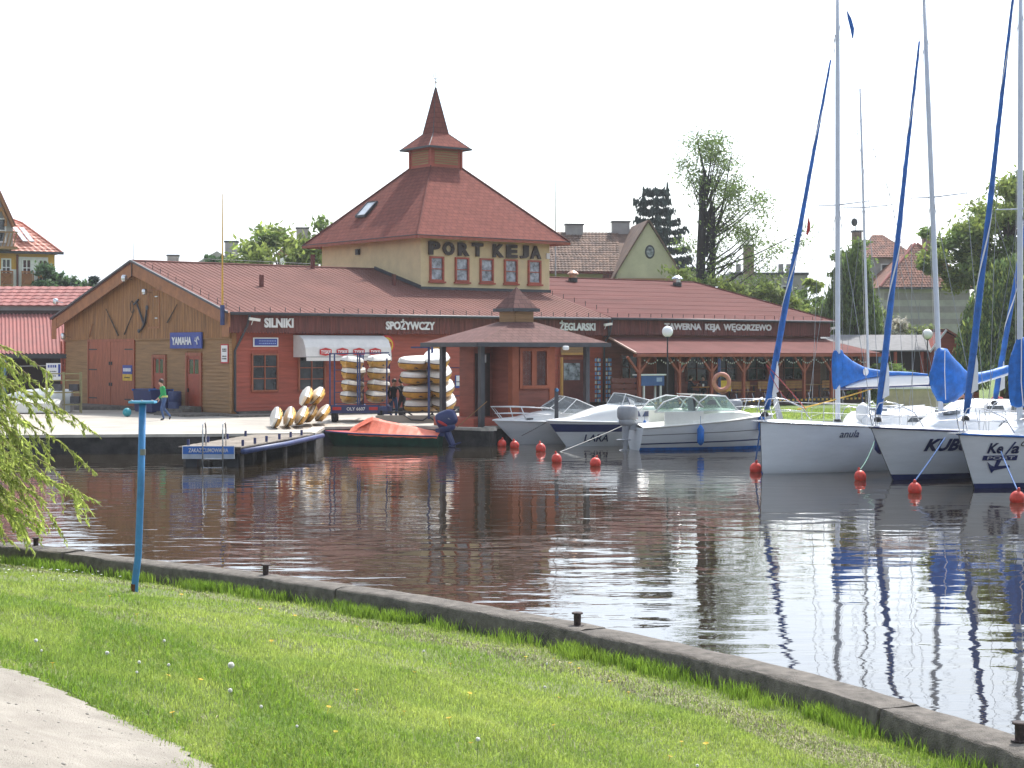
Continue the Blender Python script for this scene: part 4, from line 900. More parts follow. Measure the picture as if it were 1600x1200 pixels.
# ================================================================== BOATS
class Hull:
    def __init__(s, L_, B_, fb, fs, rake, draft=.25, full=.42, flare=.25, tr=.8, step=0, sfull=1):
        s.L, s.B, s.fb, s.fs, s.rake, s.d, s.full, s.fl, s.tr = L_, B_, fb, fs, rake, draft, full, flare, tr
    def sheer(s, x): t = max(0, min(1, (x+s.rake)/(s.L+s.rake))); return s.fb+(s.fs-s.fb)*(1.25*t-.25*t*t)
    def stem(s, z): return -s.rake*max(0, z)/s.fb + (.35*min(1, -z/s.d) if z < 0 else 0)
    def hb(s, x, z):
        x0 = s.stem(z); t = (x-x0)/(s.L-x0)
        if t <= 0: return .012
        f = math.sin(math.pi/2*min(1, t/s.full))**.8
        if t > s.full: f = 1-(1-s.tr)*((t-s.full)/(1-s.full))**2
        zz = max(0, min(1, (z+s.d)/(s.sheer(x)+s.d)))
        return max(.012, s.B/2*f*(zz**s.fl))
    def build(s, root, mh, md, n=26, nz=9, camber=.06, z0=None, bands=(), trim=None, cockpit=None):
        ts = [(i/n)**1.35 for i in range(n+1)]
        rows = {1: [], -1: []}
        for sg in (-1, 1):
            for t in ts:
                r = []
                for k in range(nz+1):
                    h = k/nz; zt = s.sheer(-s.rake+t*(s.L+s.rake)); z = -s.d+(zt+s.d)*h; x0 = s.stem(z); x = x0+t*(s.L-x0)
                    r.append((x, sg*s.hb(x, z), z))
                rows[sg].append(r)
        mb = MB(); mb.grid(rows[-1]); mb.grid(rows[1]); a = rows[-1][-1]; b = rows[1][-1]
        mb.grid([a, b]); mb.grid([[r[0] for r in rows[-1]], [r[0] for r in rows[1]]])
        autosmooth(mb.build('hull', mh, root), 45)
        mb = MB(); g = []
        for rl, rr in zip(rows[-1], rows[1]):
            p, q = Vector(rl[-1]), Vector(rr[-1]); w = abs(q.y-p.y)
            g.append([tuple(p), tuple(p+(q-p)*.06+Vector((0, 0, .035))), tuple(p+(q-p)*.3+Vector((0, 0, .035+camber*min(1, w)*.8))), tuple((p+q)/2+Vector((0, 0, .035+camber*min(1, w)))), tuple(p+(q-p)*.7+Vector((0, 0, .035+camber*min(1, w)*.8))), tuple(p+(q-p)*.94+Vector((0, 0, .035))), tuple(q)])
        mb.grid(g); autosmooth(mb.build('deck', md, root), 50)
        for (za, zb, mt, name) in bands:  # za,zb functions of x
            for sg in (-1, 1):
                rr = []
                for i in range(41):
                    t = (i/40)**1.2; za_, zb_ = za(0), zb(0)
                    r = []
                    for h in (0, .5, 1):
                        x = t*s.L; zz = za(x)+(zb(x)-za(x))*h; x0 = s.stem(zz); xx = x0+t*(s.L-x0); zz = za(xx)+(zb(xx)-za(xx))*h
                        r.append((xx-.004*(t == 0), sg*(s.hb(xx, zz)+.006), zz))
                    rr.append(r)
                MB().grid(rr).build(name, mt, root)
        if trim:
            for sg in (-1, 1): MB().tube([(r[-1][0]-.01, r[-1][1]+sg*.012, r[-1][2]) for r in rows[sg]], .028, 6).build('rubbing_strake', trim, root, smooth=True)
        return s
    def text(s, root, st, x, z, h, w, mt, sg=-1, shear=0, off=0):
        o = text('hull_name', st, (0, 0, 0), (0, 0, 0), h, w, mt, root, ext=.001, off=off, shear=shear)
        for v in o.data.vertices:
            xx, zz = x+v.co.x, z+v.co.y; v.co = Vector((xx, sg*(s.hb(xx, zz)+.034), zz))
        return o

def pulpit(root, H_, h=.62, l=1.1, mt=None, r=.016, loops=True):
    mt = mt or M['steel']; z = H_.sheer(-H_.rake)+.04; x = -H_.rake+.08; w = H_.hb(x+l, H_.sheer(x+l))-.06
    mb = MB()
    for s in (-1, 1):
        if loops: mb.tube([(x+.05, s*.06, z), (x-.02, s*.10, z+h*.6), (x+.06, s*.16, z+h*.93), (x+.22, s*.22, z+h), (x+.45, s*(w*.55), z+h*.93), (x+l*.8, s*(w*.85), z+h*.55), (x+l, s*w, z-.03)], r, 6)
        else: mb.tube([(x+.25, s*.1, z), (x-.12, s*.12, z+h), (x+l*.5, s*w*.7, z+h*.97), (x+l, s*w, z+h*.85)], r, 6); mb.tube([(x+l*.5, s*w*.75, z), (x+l*.42, s*w*.68, z+h*.96)], r, 6)
        mb.tube([(x+.03, s*.11, z+h*.45), (x+l*.5, s*(w*.62), z+h*.45), (x+l*.87, s*w*.9, z+h*.38)], r*.8, 5)
    if not loops: mb.tube([(x-.12, -.12, z+h), (x-.16, 0, z+h), (x-.12, .12, z+h)], r, 6)
    mb.build('pulpit', mt, root, smooth=True)

def sail_cover(root, x0, length, zprof, mt, name='sail_cover', w=.16, wob=.02, seed=1, dx=0):
    """zprof: list of (t, zbottom, ztop, halfwidth)"""
    rs = random.Random(seed); rows = []
    for i in range(25):
        t = i/24; zb = np.interp(t, [p[0] for p in zprof], [p[1] for p in zprof]); zt = np.interp(t, [p[0] for p in zprof], [p[2] for p in zprof]); hw = np.interp(t, [p[0] for p in zprof], [p[3] for p in zprof])
        r = []
        for k in range(15):
            a = 2*math.pi*k/14; c, s = math.cos(a), math.sin(a); m = (zb+zt)/2; hz = (zt-zb)/2
            fold = 1+wob*math.sin(a*5+i*1.3)+wob*rs.uniform(-.6, .6) if k < 14 else None
            if k == 14: r.append(r[0]); continue
            r.append((x0+t*length, hw*c*fold, m+hz*(abs(s)**.75)*math.copysign(1, s)*(1+wob*.3*math.sin(i*2.1+a*3))))
        rows.append(r)
    mb = MB(); mb.grid(rows); mb.add(rows[0], [tuple(range(15))]); mb.add(rows[-1], [tuple(range(15))])
    return autosmooth(mb.build(name, mt, root), 60)

def yacht(name, label, bow, az, hull, mast_x, mast_h, lean=(0, 0), mr=1., coach=(1.6, 5.2, .42), band=None, trim=None, jib=None, spread=6.9, cover=None, hide=(), lowjib='blue', group='sailing yachts moored bow out'):
    t_ = thing(name, label, 'sailing yacht', (*bow, 0), az, group)
    H_ = Hull(*hull)
    H_.build(t_, M['hullw'], M['white'], bands=band or (), trim=trim)
    # coachroof
    x0, x1, hc = coach; rows = []
    for i in range(13):
        t = i/12; x = x0+(x1-x0)*t; zz = H_.sheer(x)+.02; w = min(H_.hb(x, H_.sheer(x))*.66, .22+1.0*t*2.2)*(1 if t < .95 else .97); h = hc*min(1, (t*3.2))**.7 if t < .35 else hc+.10*(t-.35)
        rows.append([(x, -w, zz-.02), (x-.0, -w*.93, zz+h*.75), (x, -w*.75, zz+h), (x, 0, zz+h+.06*min(1, t*4)), (x, w*.75, zz+h), (x, w*.93, zz+h*.75), (x, w, zz-.02)])
    mb = MB(); mb.grid(rows); mb.add(rows[-1], [tuple(range(7))]); autosmooth(mb.build('coachroof', M['white'], t_), 45)
    for s in (-1, 1):
        xa, xb = x0+(x1-x0)*.55, x0+(x1-x0)*.95; zz = H_.sheer(xa)+.02; w = H_.hb(xa, H_.sheer(xa))*.66*.975
        MB().slab([(xa, s*w, zz+hc*.35), (xb, s*w, zz+hc*.35), (xb-.1, s*w*.96, zz+hc*.72), (xa+.25, s*w*.96, zz+hc*.72)], .012).build('side_window', M['glass'], t_)
    MB().box(x0+.95, x0+1.4, -.25, .25, H_.sheer(x0+1)+hc*1.02+.03, H_.sheer(x0+1)+hc*1.02+.12).build('hatch', M['glass2'], t_)
    for s in (-1, 1): MB().tube([(x0+.6, s*.34, H_.sheer(x0)+hc+.1), (x1-.4, s*.4, H_.sheer(x1)+hc+.16)], .015, 5).build('grab_rail', M['steel'], t_)
    # cockpit coaming
    mb = MB()
    for s in (-1, 1): mb.box(x1, H_.L-.15, s*.62-.08, s*.62+.08, H_.sheer(x1), H_.sheer(x1)+.28)
    mb.build('cockpit_coaming', M['white'], t_)
    # mast
    zd = H_.sheer(mast_x)+.05+(hc*.8 if mast_x > x0+.5 else 0)
    zf = H_.sheer(mast_x)+.06
    def mpt(z): f = (z-zf)/(mast_h-zf); return Vector((mast_x+lean[0]*f, lean[1]*f, z))
    MB().tube([mpt(zf), mpt(zf+.1), mpt(mast_h*.8), mpt(mast_h)], [.075*mr, .075*mr, .068*mr, .052*mr], 12).build('mast', M['alu'], t_, smooth=True)
    MB().lathe([(.12, 0), (.12, .10), (.09, .16)], (mast_x, 0, zf-.05), 10).build('mast_foot', M['black'], t_)
    c = mpt(spread)
    for s in (-1, 1):
        sp = MB().tube([c, c+Vector((.25, s*.95, .06))], [.022, .014], 6).build('spreader', M['alu'], t_)
    mb = MB(); wx = mast_x+.3; bw2 = H_.hb(wx, H_.sheer(wx))-.05; e = mpt(mast_h-.9)
    for s in (-1, 1):
        mb.tube([(wx, s*bw2, H_.sheer(wx)), c+Vector((.25, s*.95, .06)), e], .008, 4); mb.tube([(wx-.25, s*bw2, H_.sheer(wx)), c+Vector((0, s*.05, -.1))], .008, 4)
    mb.tube([(H_.L-.1, 0, H_.fs), mpt(mast_h)], .008, 4); mb.build('rigging', M['wire'], t_)
    for hx, cm in ((-.11, 'ropew'), (.12, 'roper')): MB().tube([Vector((mast_x+hx, .06, zf+.2)), mpt(mast_h-1)+Vector((hx*.6, .05, 0))], .007, 4).build('halyard', M[cm], t_)
    # furled jib on the forestay
    if jib:
        jx, jz, tz = jib; a = Vector((jx, 0, jz)); b = mpt(tz)+Vector((-.10, 0, 0)); d = b-a
        MB().tube([a-d.normalized()*.28, b], .010, 5).build('forestay', M['wire'], t_)
        K_ = 40; rs = []; pts = []
        for i in range(K_+1):
            f = i/K_*.93; pts.append(a+d*f+Vector((0, 0, 0))); rr = .082*(1-f)**.75+.016; rr *= 1+.05*math.sin(i*2.3)
            if f < .05: rr *= .75+f*5
            rs.append(rr)
        MB().tube(pts, rs, 9).build('furled_jib', M['jib'], t_, smooth=True)
        MB().lathe([(.05, 0), (.10, .02), (.10, .10), (.05, .14)], tuple(a-d.normalized()*.2), 10).build('furling_drum', M['black'], t_)
        # white sun strip winding round it
        ax = d.normalized(); e1 = ax.cross(Vector((0, 1, 0))).normalized(); e2 = ax.cross(e1); rows = []
        for i in range(161):
            f = .04+i/160*.86; rr = .082*(1-f)**.75+.030
            ph = 2.2+i/160*4.3*math.pi; r_ = []
            wd = .22 if lowjib == 'blue' else .3
            wdd = wd*(1.6 if f < .12 else 1)
            for q_ in (-wdd, 0, wdd): r_.append(a+d*f+(e1*math.cos(ph+q_)+e2*math.sin(ph+q_))*rr)
            rows.append(r_)
        MB().grid(rows).build('sun_strip', M['sign'], t_)
        if lowjib == 'blue': c_ = a+d*.075; MB().slab([c_+Vector((-.10, -.125, -.38)), c_+Vector((.14, -.125, -.30)), c_+Vector((.17, -.10, .35)), c_+Vector((.12, -.10, .55))], .02).build('loose_sail_flap', M['sign'], t_)
    if cover: cover(t_, H_, mpt)
    # pulpit, stanchions, lifelines
    pulpit(t_, H_, h=.62, l=1.15)
    mb = MB(); sts = []
    xs_ = [x for x in np.arange(1.5, H_.L-.3, 1.35)]
    for s in (-1, 1):
        P1 = []
        for x in xs_:
            y = s*(H_.hb(x, H_.sheer(x))-.07); z = H_.sheer(x)+.03; MB().tube([(x, y, z), (x, y*1.01, z+.6)], .012, 6).build('stanchion', M['steel'], t_); P1.append((x, y*1.01, z))
        xa = -H_.rake+1.2; p0 = (xa, s*(H_.hb(xa, H_.sheer(xa))-.06), H_.sheer(xa)+.03)
        for hh_ in (.58, .3): mb.tube([(p0[0], p0[1], p0[2]+hh_*.6)]+[(p[0], p[1], p[2]+hh_) for p in P1], .006, 4)
    mb.build('lifelines', M['wire'], t_)
    MB().bar((-H_.rake-.28, 0, H_.fb+.03), (-H_.rake+.35, 0, H_.fb+.03), .16, .03).build('bow_roller', M['steel'], t_)
    return t_, H_, mpt

blk = lambda z: (lambda x: z)
# --- first yacht
def cover1(t_, H_, mpt):
    m = mpt(2.5); x = m.x
    sail_cover(t_, x-.14, .30, [(0, 2.28, 3.40, .10), (1, 2.30, 3.42, .12)], M['blue'], w=.1, wob=.04)
    sail_cover(t_, x+.08, 3.75, [(0, 2.33, 3.36, .12), (.06, 2.36, 3.26, .16), (.14, 2.46, 3.08, .17), (.28, 2.58, 2.90, .17), (.5, 2.66, 2.80, .14), (.8, 2.66, 2.76, .10), (1, 2.64, 2.70, .05)], M['blue'], seed=3, wob=.05)
    sail_cover(t_, x+.28, 3.55, [(0, 2.32, 2.36, .08), (.25, 2.33, 2.58, .13), (.6, 2.34, 2.68, .12), (1, 2.36, 2.64, .09)], M['sign'], 'sail_bundle', wob=.02, seed=4)
    MB().tube([(x, 0, 2.31), (x+3.9, 0, 2.38)], .055, 8).build('boom', M['navy'], t_)
    o = MB().lathe([(.11, -.006), (.11, .006)], (x+.95, -.2, 2.78), 16, 'y').build('cover_badge', M['sign'], t_)
y1, H1, _ = yacht('sailing_yacht', 'white yacht with anula on its plumb bow and a straight blue and white boom cover', (6.88, 47.6), ANG-.02, (7.8, 2.75, 1.43, 1.05, .06, .3, .45, .16), 3.0, 13.9, jib=(.18, 1.75, 12.4), trim=M['steel'], cover=cover1, coach=(3.4, 6.2, .40), spread=7.55)
H1.text(y1, 'anula', 2.2, 1.08, .20, .60, M['navy'], shear=.3, off=.008)
MB().sq((.5, -.1, 1.2), (.02, .02, .02), 1, 6, 4).build('bow_eye', M['steel'], y1)
def pennant(loc, pts, mt, label, mt2=None):
    t_ = thing('pennant', label, 'flag', loc, 0, 'pennants in the rigging'); rows = [[(x, .02*math.sin(i*1.7), z), (x+w_, .05*math.cos(i*1.3), z-.03)] for i, (x, z, w_) in enumerate(pts)]; MB().grid(rows).build('cloth', mt, t_)
    MB().tube([(pts[0][0], 0, pts[0][1]-.02), (pts[0][0]-.02, 0, pts[0][1]+.6)], .006, 4).build('line', M['wire'], t_)
pennant((8.35, 48.7, 6.95), [(0, .2, .03), (-.02, .05, .08), (-.04, -.12, .09), (-.07, -.28, .05)], M['red'], 'small red pennant hanging left of the first mast')
pennant((9.60, 49.6, 12.6), [(0, .6, .03), (.03, .35, .12), (.10, .05, .12), (.16, -.25, .03)], M['jib'], 'small dark blue burgee flying right of the first mast top')
# --- second yacht
def cover2(t_, H_, mpt):
    m = mpt(2.6); x = m.x
    sail_cover(t_, x-.36, 3.4, [(0, 2.45, 2.85, .08), (.05, 2.15, 3.2, .17), (.09, 2.0, 3.52, .20), (.16, 1.95, 3.45, .24), (.24, 1.98, 3.22, .26), (.32, 2.1, 3.02, .24), (.40, 2.32, 2.84, .19), (.48, 2.45, 2.76, .15), (.7, 2.60, 2.84, .13), (.92, 2.76, 2.98, .11), (1, 2.84, 2.98, .07)], M['blue'], wob=.09, seed=9)
    MB().tube([(x+.2, 0, 2.4), (x+1.2, 0, 2.46), (x+3.2, 0, 2.82)], .05, 8).build('boom', M['alu'], t_)
    MB().tube([(x-.1, -.26, 2.08), (x-.14, -.26, 2.8), (x-.06, -.2, 3.4)], .012, 5).build('cover_seam', M['sign'], t_)
y2, H2, _ = yacht('sailing_yacht', 'white yacht with bold navy lettering and a crumpled blue cover round its mast foot', (9.97, 45.23), ANG-.02, (7.4, 2.7, 1.40, 1.0, .85, .3, .45, .28), 1.92, 12.85, lean=(-.37, .28), jib=(-.55, 1.72, 12.4), trim=M['navy'], cover=cover2, coach=(1.0, 5.0, .42), spread=7.5,
      band=[(blk(-.12), blk(.15), M['navy'], 'boot_stripe')])
H2.text(y2, 'KUBUŚ', 1.25, .98, .44, 1.55, M['navy'], shear=.22, off=.045)
# --- third yacht
def cover3(t_, H_, mpt):
    m = mpt(2.6); x = m.x
    sail_cover(t_, x-.3, .7, [(0, 2.0, 3.3, .12), (.4, 1.92, 3.75, .2), (1, 2.0, 3.7, .24)], M['blue'], wob=.05, seed=12)
    sail_cover(t_, x+.38, 2.8, [(0, 2.0, 3.72, .22), (.2, 2.3, 3.0, .2), (1, 2.5, 2.8, .1)], M['blue'], wob=.05, seed=13)
    MB().tube([(x-.12, -.2, 2.0), (x-.2, -.2, 2.6), (x-.1, -.13, 3.7)], .012, 5).build('cover_seam', M['sign'], t_)
y3, H3, _ = yacht('sailing_yacht', 'nearest white yacht with anchor emblem on the bow at the right edge', (11.36, 42.46), ANG-.02, (7.4, 2.7, 1.35, 1.0, .6, .3, .45, .28), 1.75, 13.0, lean=(.05, 0), jib=(-.3, 1.85, 13.5), trim=M['jib'], cover=cover3, coach=(1.0, 5.0, .42), spread=6.95,
      band=[(blk(-.12), blk(.12), M['navy'], 'boot_stripe')])
H3.text(y3, 'dorota', 1.18, 1.14, .20, .85, M['slate'], shear=.3)
H3.text(y3, 'Ke', .20, 1.0, .26, .34, M['navy'], off=.03, shear=.1); H3.text(y3, 'a', .66, .96, .19, .19, M['navy'], off=.03, shear=.1)
def hpoly(H_, root, pts, mt, name='emblem'):
    MB().slab([(x, -(H_.hb(x, z)+.02), z) for x, z in pts], .01).build(name, mt, root)
hpoly(H3, y3, [(-.02, .82), (.76, .82), (.76, .70), (-.02, .70)], M['navy'], 'emblem_bar')
o = H3.text(y3, 'PORT', .37, .76, .075, .62, M['sign'], off=.01)
for v in o.data.vertices: v.co.y -= .012
hpoly(H3, y3, [(.44, .84), (.60, 1.16), (.64, 1.15), (.48, .84)], M['navy'], 'emblem_shank')
hpoly(H3, y3, [(.30, .70), (.40, .70), (.36, .52), (.28, .54)], M['navy']); hpoly(H3, y3, [(.10, .66), (.20, .58), (.34, .52), (.26, .38), (.18, .50)], M['navy'], 'emblem_fluke'); hpoly(H3, y3, [(.26, .44), (.66, .52), (.62, .57), (.30, .55)], M['navy'], 'emblem_fluke')
# --- two yachts further behind (mast and furled sail stand out of the row)
def cover4(t_, H_, mpt): pass
y4, H4, _ = yacht('sailing_yacht', 'further yacht with the thin bare mast between the first two masts', (10.6, 55.4), ANG+.25, (7.0, 2.5, .95, .85, .3, .25, .45, .3), 1.9, 12.0, lean=(-.3, .2), mr=.6, cover=cover4, coach=(2.4, 5.6, .5), spread=8.1)
y5, H5, _ = yacht('sailing_yacht', 'further yacht with a blue furled sail before the willow at right', (14.9, 53.5), ANG, (7.0, 2.5, 1.15, .9, .3, .25, .45, .3), 2.5, 11.5, jib=(.1, 1.9, 10.2), cover=cover4, coach=(1.2, 5.0, .55), spread=7.)

def fender(name, loc, label, mt, h=.55, r=.11, tiltx=0, group='fenders hung on the boats'):
    t_ = thing(name, label, 'fender', loc, 0, group); t_.rotation_euler = (tiltx, 0, 0)
    MB().lathe([(.02, -h/2-.03), (r*.6, -h/2+.02), (r, -h/2+.10), (r, h/2-.10), (r*.6, h/2-.02), (.03, h/2+.05)], (0, 0, 0), 12).build('body', mt, t_, smooth=True); MB().tube([(0, 0, h/2+.04), (0, .02, h/2+.35)], .008, 4).build('line', M['ropeb'], t_)
def onboat(bow, az, x, y, z): return (bow[0]+math.cos(az)*x-math.sin(az)*y, bow[1]+math.sin(az)*x+math.cos(az)*y, z)
fender('fender', (9.95, 49.0, 1.62), 'white ball fender of a pair hung where the first yacht meets the second', M['white'], .5, .2)
fender('fender', (10.05, 48.8, 1.32), 'lower white fender of a pair between the first two yachts', M['white'], .42, .17)
fender('fender', (9.82, 46.1, .95), 'blue teardrop fender beside the raked bow of the second yacht', M['navy'], .6, .15)
# --- motor boats
def outboard(root, loc, az, mt, mleg, s=1., tilt=0):
    t_ = bpy.data.objects.new('outboard_motor', None)
    mb = MB(); rot = Matrix.Rotation(tilt, 3, 'Y')
    mb.sq((0, 0, .52*s), (.34*s, .22*s, .27*s), .62, 16, 10, rot); mb.sq((.02*s, 0, .25*s), (.27*s, .19*s, .16*s), .7, 14, 8, rot)
    o = mb.build('motor_cowl', mt, root, smooth=True); o.location = loc; o.rotation_euler = (0, 0, az)
    mb = MB(); mb.tube([rot @ Vector((.05*s, 0, .2*s)), rot @ Vector((.08*s, 0, -.3*s)), rot @ Vector((.08*s, 0, -.75*s))], [.14*s, .10*s, .06*s], 10); mb.sq(tuple(rot @ Vector((.12*s, 0, -.35*s))), (.26*s, .12*s, .03*s), .8, 10, 6, rot); mb.sq(tuple(rot @ Vector((.12*s, 0, -.72*s))), (.2*s, .06*s, .07*s), .9, 10, 6, rot)
    mb.box(-.32*s, -.05*s, -.12*s, .12*s, -.02*s, .22*s)
    p = mb.build('motor_leg', mleg, o, smooth=False); return o
def windscreen(root, pts_low, pts_high, glass, frame, r=.016):
    n = len(pts_low)
    for i in range(n-1): MB().slab([pts_low[i], pts_low[i+1], pts_high[i+1], pts_high[i]], .008).build('windscreen_pane', glass, root)
    mb = MB(); mb.tube(pts_high, r, 6); mb.tube(pts_low, r*.8, 6)
    for a, b in zip(pts_low, pts_high): mb.tube([a, b], r, 6)
    mb.build('windscreen_frame', frame, root)
def cuddy(root, H_, x0, x1, hmax, mt, peak=.6, wr=.8):
    rows = []
    for i in range(15):
        t = i/14; x = x0+(x1-x0)*t; z = H_.sheer(x)+.02; w = H_.hb(x, H_.sheer(x))*wr; h = hmax*math.sin(math.pi/2*min(1, t/peak))**1.1
        rows.append([(x, -w, z-.03), (x, -w*.9, z+h*.7), (x, -w*.55, z+h), (x, 0, z+h*1.08), (x, w*.55, z+h), (x, w*.9, z+h*.7), (x, w, z-.03)])
    mb = MB(); mb.grid(rows); mb.add(rows[-1], [tuple(range(7))]); return autosmooth(mb.build('cuddy', mt, root), 50)
az = ANG-.25
# boat A, leftmost white speedboat
bA = thing('speedboat', 'white speedboat with bow rail, leftmost of the motor boats', 'motor boat', (.15, 62.9, 0), az, 'motor boats moored by the lawn')
HA = Hull(4.9, 1.9, .88, .72, .9, .25, .5, .55, .9); HA.build(bA, M['hullw'], M['white'], camber=.12, trim=M['sign'])
cuddy(bA, HA, -.5, 2.6, .42, M['white'], .8, .82)
lo = [(1.5, -.82, 1.12), (1.15, -.45, 1.3), (1.05, 0, 1.36), (1.15, .45, 1.3), (1.5, .82, 1.12), (2.9, .9, 1.0)]; lo = [(3.4, -.9, 1.0)]+lo
hi = [(3.3, -.84, 1.12), (2.1, -.70, 1.62), (1.8, -.38, 1.72), (1.75, 0, 1.74), (1.8, .38, 1.72), (2.1, .7, 1.62), (2.9, .84, 1.3)]
windscreen(bA, lo, hi, G('smoked_windshield'), M['sign'])
pulpit(bA, HA, .45, 1.9, mt=M['sign'], r=.02, loops=False)
for x in (.2, 1.5): MB().bar((x, -HA.hb(x, .9)+.1, .93), (x+.25, -HA.hb(x, .9)+.1, .93), .05).build('cleat', M['slate'], bA)
outboard(bA, (5.35, 0, .55), 0, M['grayeng'], M['grayeng'])
# boat B
bB = thing('cabin_boat', 'white boat with navy stripe and the name LARA on its side', 'motor boat', (1.93, 61.4, 0), az, 'motor boats moored by the lawn')
HB = Hull(4.8, 1.9, .92, .80, .75, .25, .5, .5, .9)
HB.build(bB, M['hullw'], M['white'], camber=.10, trim=M['sign'], bands=[(lambda x: .52+.0*x, lambda x: .80-.01*x, M['navy'], 'side_stripe')])
cuddy(bB, HB, -.2, 3.2, .62, M['white'], .75, .84)
lt = HB.text(bB, 'LARA', .95, .30, .26, .85, M['navy'], off=.02)
for v in lt.data.vertices: v.co.y -= .03
for s in (-1, 1):
    for xa, xb in ((2.0, 2.55), (2.62, 2.95)):
        MB().slab([(xa, s*(HB.hb(xa, .86)*.84+.012), 1.05), (xb, s*(HB.hb(xb, .86)*.84+.012), 1.05), (xb-.05, s*(HB.hb(xb, .86)*.79+.012), 1.25), (xa+.15, s*(HB.hb(xa, .86)*.79+.012), 1.25)], .012).build('side_window', mat('tinted_window', (.10, .11, .18), .1), bB)
windscreen(bB, [(3.2, -.75, 1.42), (1.9, -.6, 1.45), (1.6, 0, 1.5), (1.9, .6, 1.45), (3.2, .75, 1.42)], [(3.0, -.62, 1.62), (2.1, -.5, 1.85), (1.9, 0, 1.88), (2.1, .5, 1.85), (3.0, .62, 1.62)], G('smoked_windshield'), M['sign'])
MB().bar((2.1, -.86, 1.42), (3.2, -.86, 1.45), .05).build('roof_rail', M['slate'], bB)
outboard(bB, (5.2, 0, .55), 0, M['grayeng'], M['grayeng'])
p = onboat((1.93, 61.4), az, 2.6, -1.02, .62); fender('fender', p, 'blue fender on the navy striped boat', M['blue'], .5, .1)
# boat C: bow points right, stern with big outboard left
azC = R(180+14)
bC = thing('cabin_cruiser', 'white cabin boat with arched windscreen, bow to the right and grey outboard', 'motor boat', (8.75, 60.3, 0), azC, 'motor boats moored by the lawn')
HC = Hull(4.7, 2.1, 1.18, .78, .35, .2, .5, .4, .92)
HC.build(bC, M['hullw'], M['cream'], camber=.08, trim=M['offwhite'], bands=[(blk(-.1), lambda x: .10, M['blue'], 'boot_stripe'), (lambda x: .30-.02*x, lambda x: .345-.02*x, M['navy'], 'pin_stripe'), (lambda x: .66-.03*x, lambda x: .68-.03*x, M['slate'], 'pin_stripe')])
cuddy(bC, HC, .2, 2.9, .38, M['cream'], .6, .86)
MB().box(2.5, 3.9, .78, .86, .78, 1.32).build('side_panel', M['cream'], bC); MB().box(2.5, 3.9, -.86, -.78, .78, 1.32).build('side_panel', M['cream'], bC)
MB().sq((3.2, .3, 1.15), (.25, .25, .28), .6, 12, 8).build('seat', M['offwhite'], bC, smooth=True); MB().box(2.75, 2.85, .25, .75, .9, 1.75).build('helm_door', M['slate'], bC)
for s in (-1, 1):
    y = s*.82
    lo_ = [(1.25, y*.9, 1.36), (2.75, y, 1.34)]; hi_ = [(1.55, y*.75, 1.804), (2.4, y*.9, 1.826)]
    MB().slab([(1.25, y*.9, 1.36), (2.72, y, 1.34), (2.35, y*.92, 1.804), (1.65, y*.76, 1.819)], .01).build('side_glass', G('windshield'), bC)
    MB().slab([(2.78, y, 1.34), (4.2, y, 1.32), (3.9, y*.95, 1.614), (3.4, y*.93, 1.804), (2.9, y*.92, 1.842)], .01).build('side_glass', G('windshield'), bC)
    mb = MB(); mb.tube([(1.22, y*.9, 1.34), (1.62, y*.76, 1.826), (2.3, y*.9, 1.857), (2.62, y*.95, 1.652), (2.78, y, 1.32)], .025, 6); mb.tube([(2.5, y, 1.462), (2.85, y*.95, 1.804), (3.3, y*.93, 1.842), (3.9, y*.95, 1.652), (4.25, y, 1.3)], .025, 6); mb.tube([(1.2, y*.9, 1.35), (4.25, y, 1.31)], .02, 6); mb.build('side_frame', M['sign'], bC, smooth=True)
MB().slab([(1.2, -.72, 1.38), (1.2, .72, 1.38), (1.62, .62, 1.826), (1.62, -.62, 1.826)], .01).build('front_glass', G('windshield'), bC)
MB().slab([(1.62, -.64, 1.834), (1.62, .64, 1.834), (2.9, .76, 1.880), (2.9, -.76, 1.880)], .03).build('roof', M['cream'], bC)
for s in (-1, 1): MB().slab([(.85, s*.76, 1.24), (1.25, s*.80, 1.22), (1.2, s*.74, 1.38), (.98, s*.70, 1.39)], .012).build('side_window', mat('grey_window', (.2, .22, .22), .2), bC)
HC.text(bC, 'WJ-488', 0, 0, .16, .6, M['slate'])
o = bC.children[-1]
for v in o.data.vertices: xx = 3.35-v.co.x; zz = .33+v.co.z; v.co = Vector((xx, HC.hb(xx, zz)+.022, zz))
mk = MB()
for x_ in (2.1, 2.18, 2.30, 2.42, 2.50, 2.62): mk.add([(x_, HC.hb(x_, .68)+.02, .73), (x_+.07, HC.hb(x_, .68)+.02, .72), (x_+.08, HC.hb(x_, .68)+.02, .82), (x_+.02, HC.hb(x_, .68)+.02, .82)], [(0, 1, 2, 3)])
mk.build('print', M['slate'], bC, kind='stuff')
outboard(bC, (4.98, .1, .72), 0, M['grayeng'], M['grayeng'], 1.05)
pulpit(bC, HC, .5, 1.5, r=.014, loops=False)
p = onboat((8.75, 60.3), azC, 2.72, 1.15, .52); fender('fender', p, 'blue fender on the side of the arched windscreen boat', M['blue'], .62, .12)
p = onboat((8.75, 60.3), azC, .25, .55, .85); fender('fender', p, 'blue fender at the bow next to the first yacht', M['blue'], .6, .13)
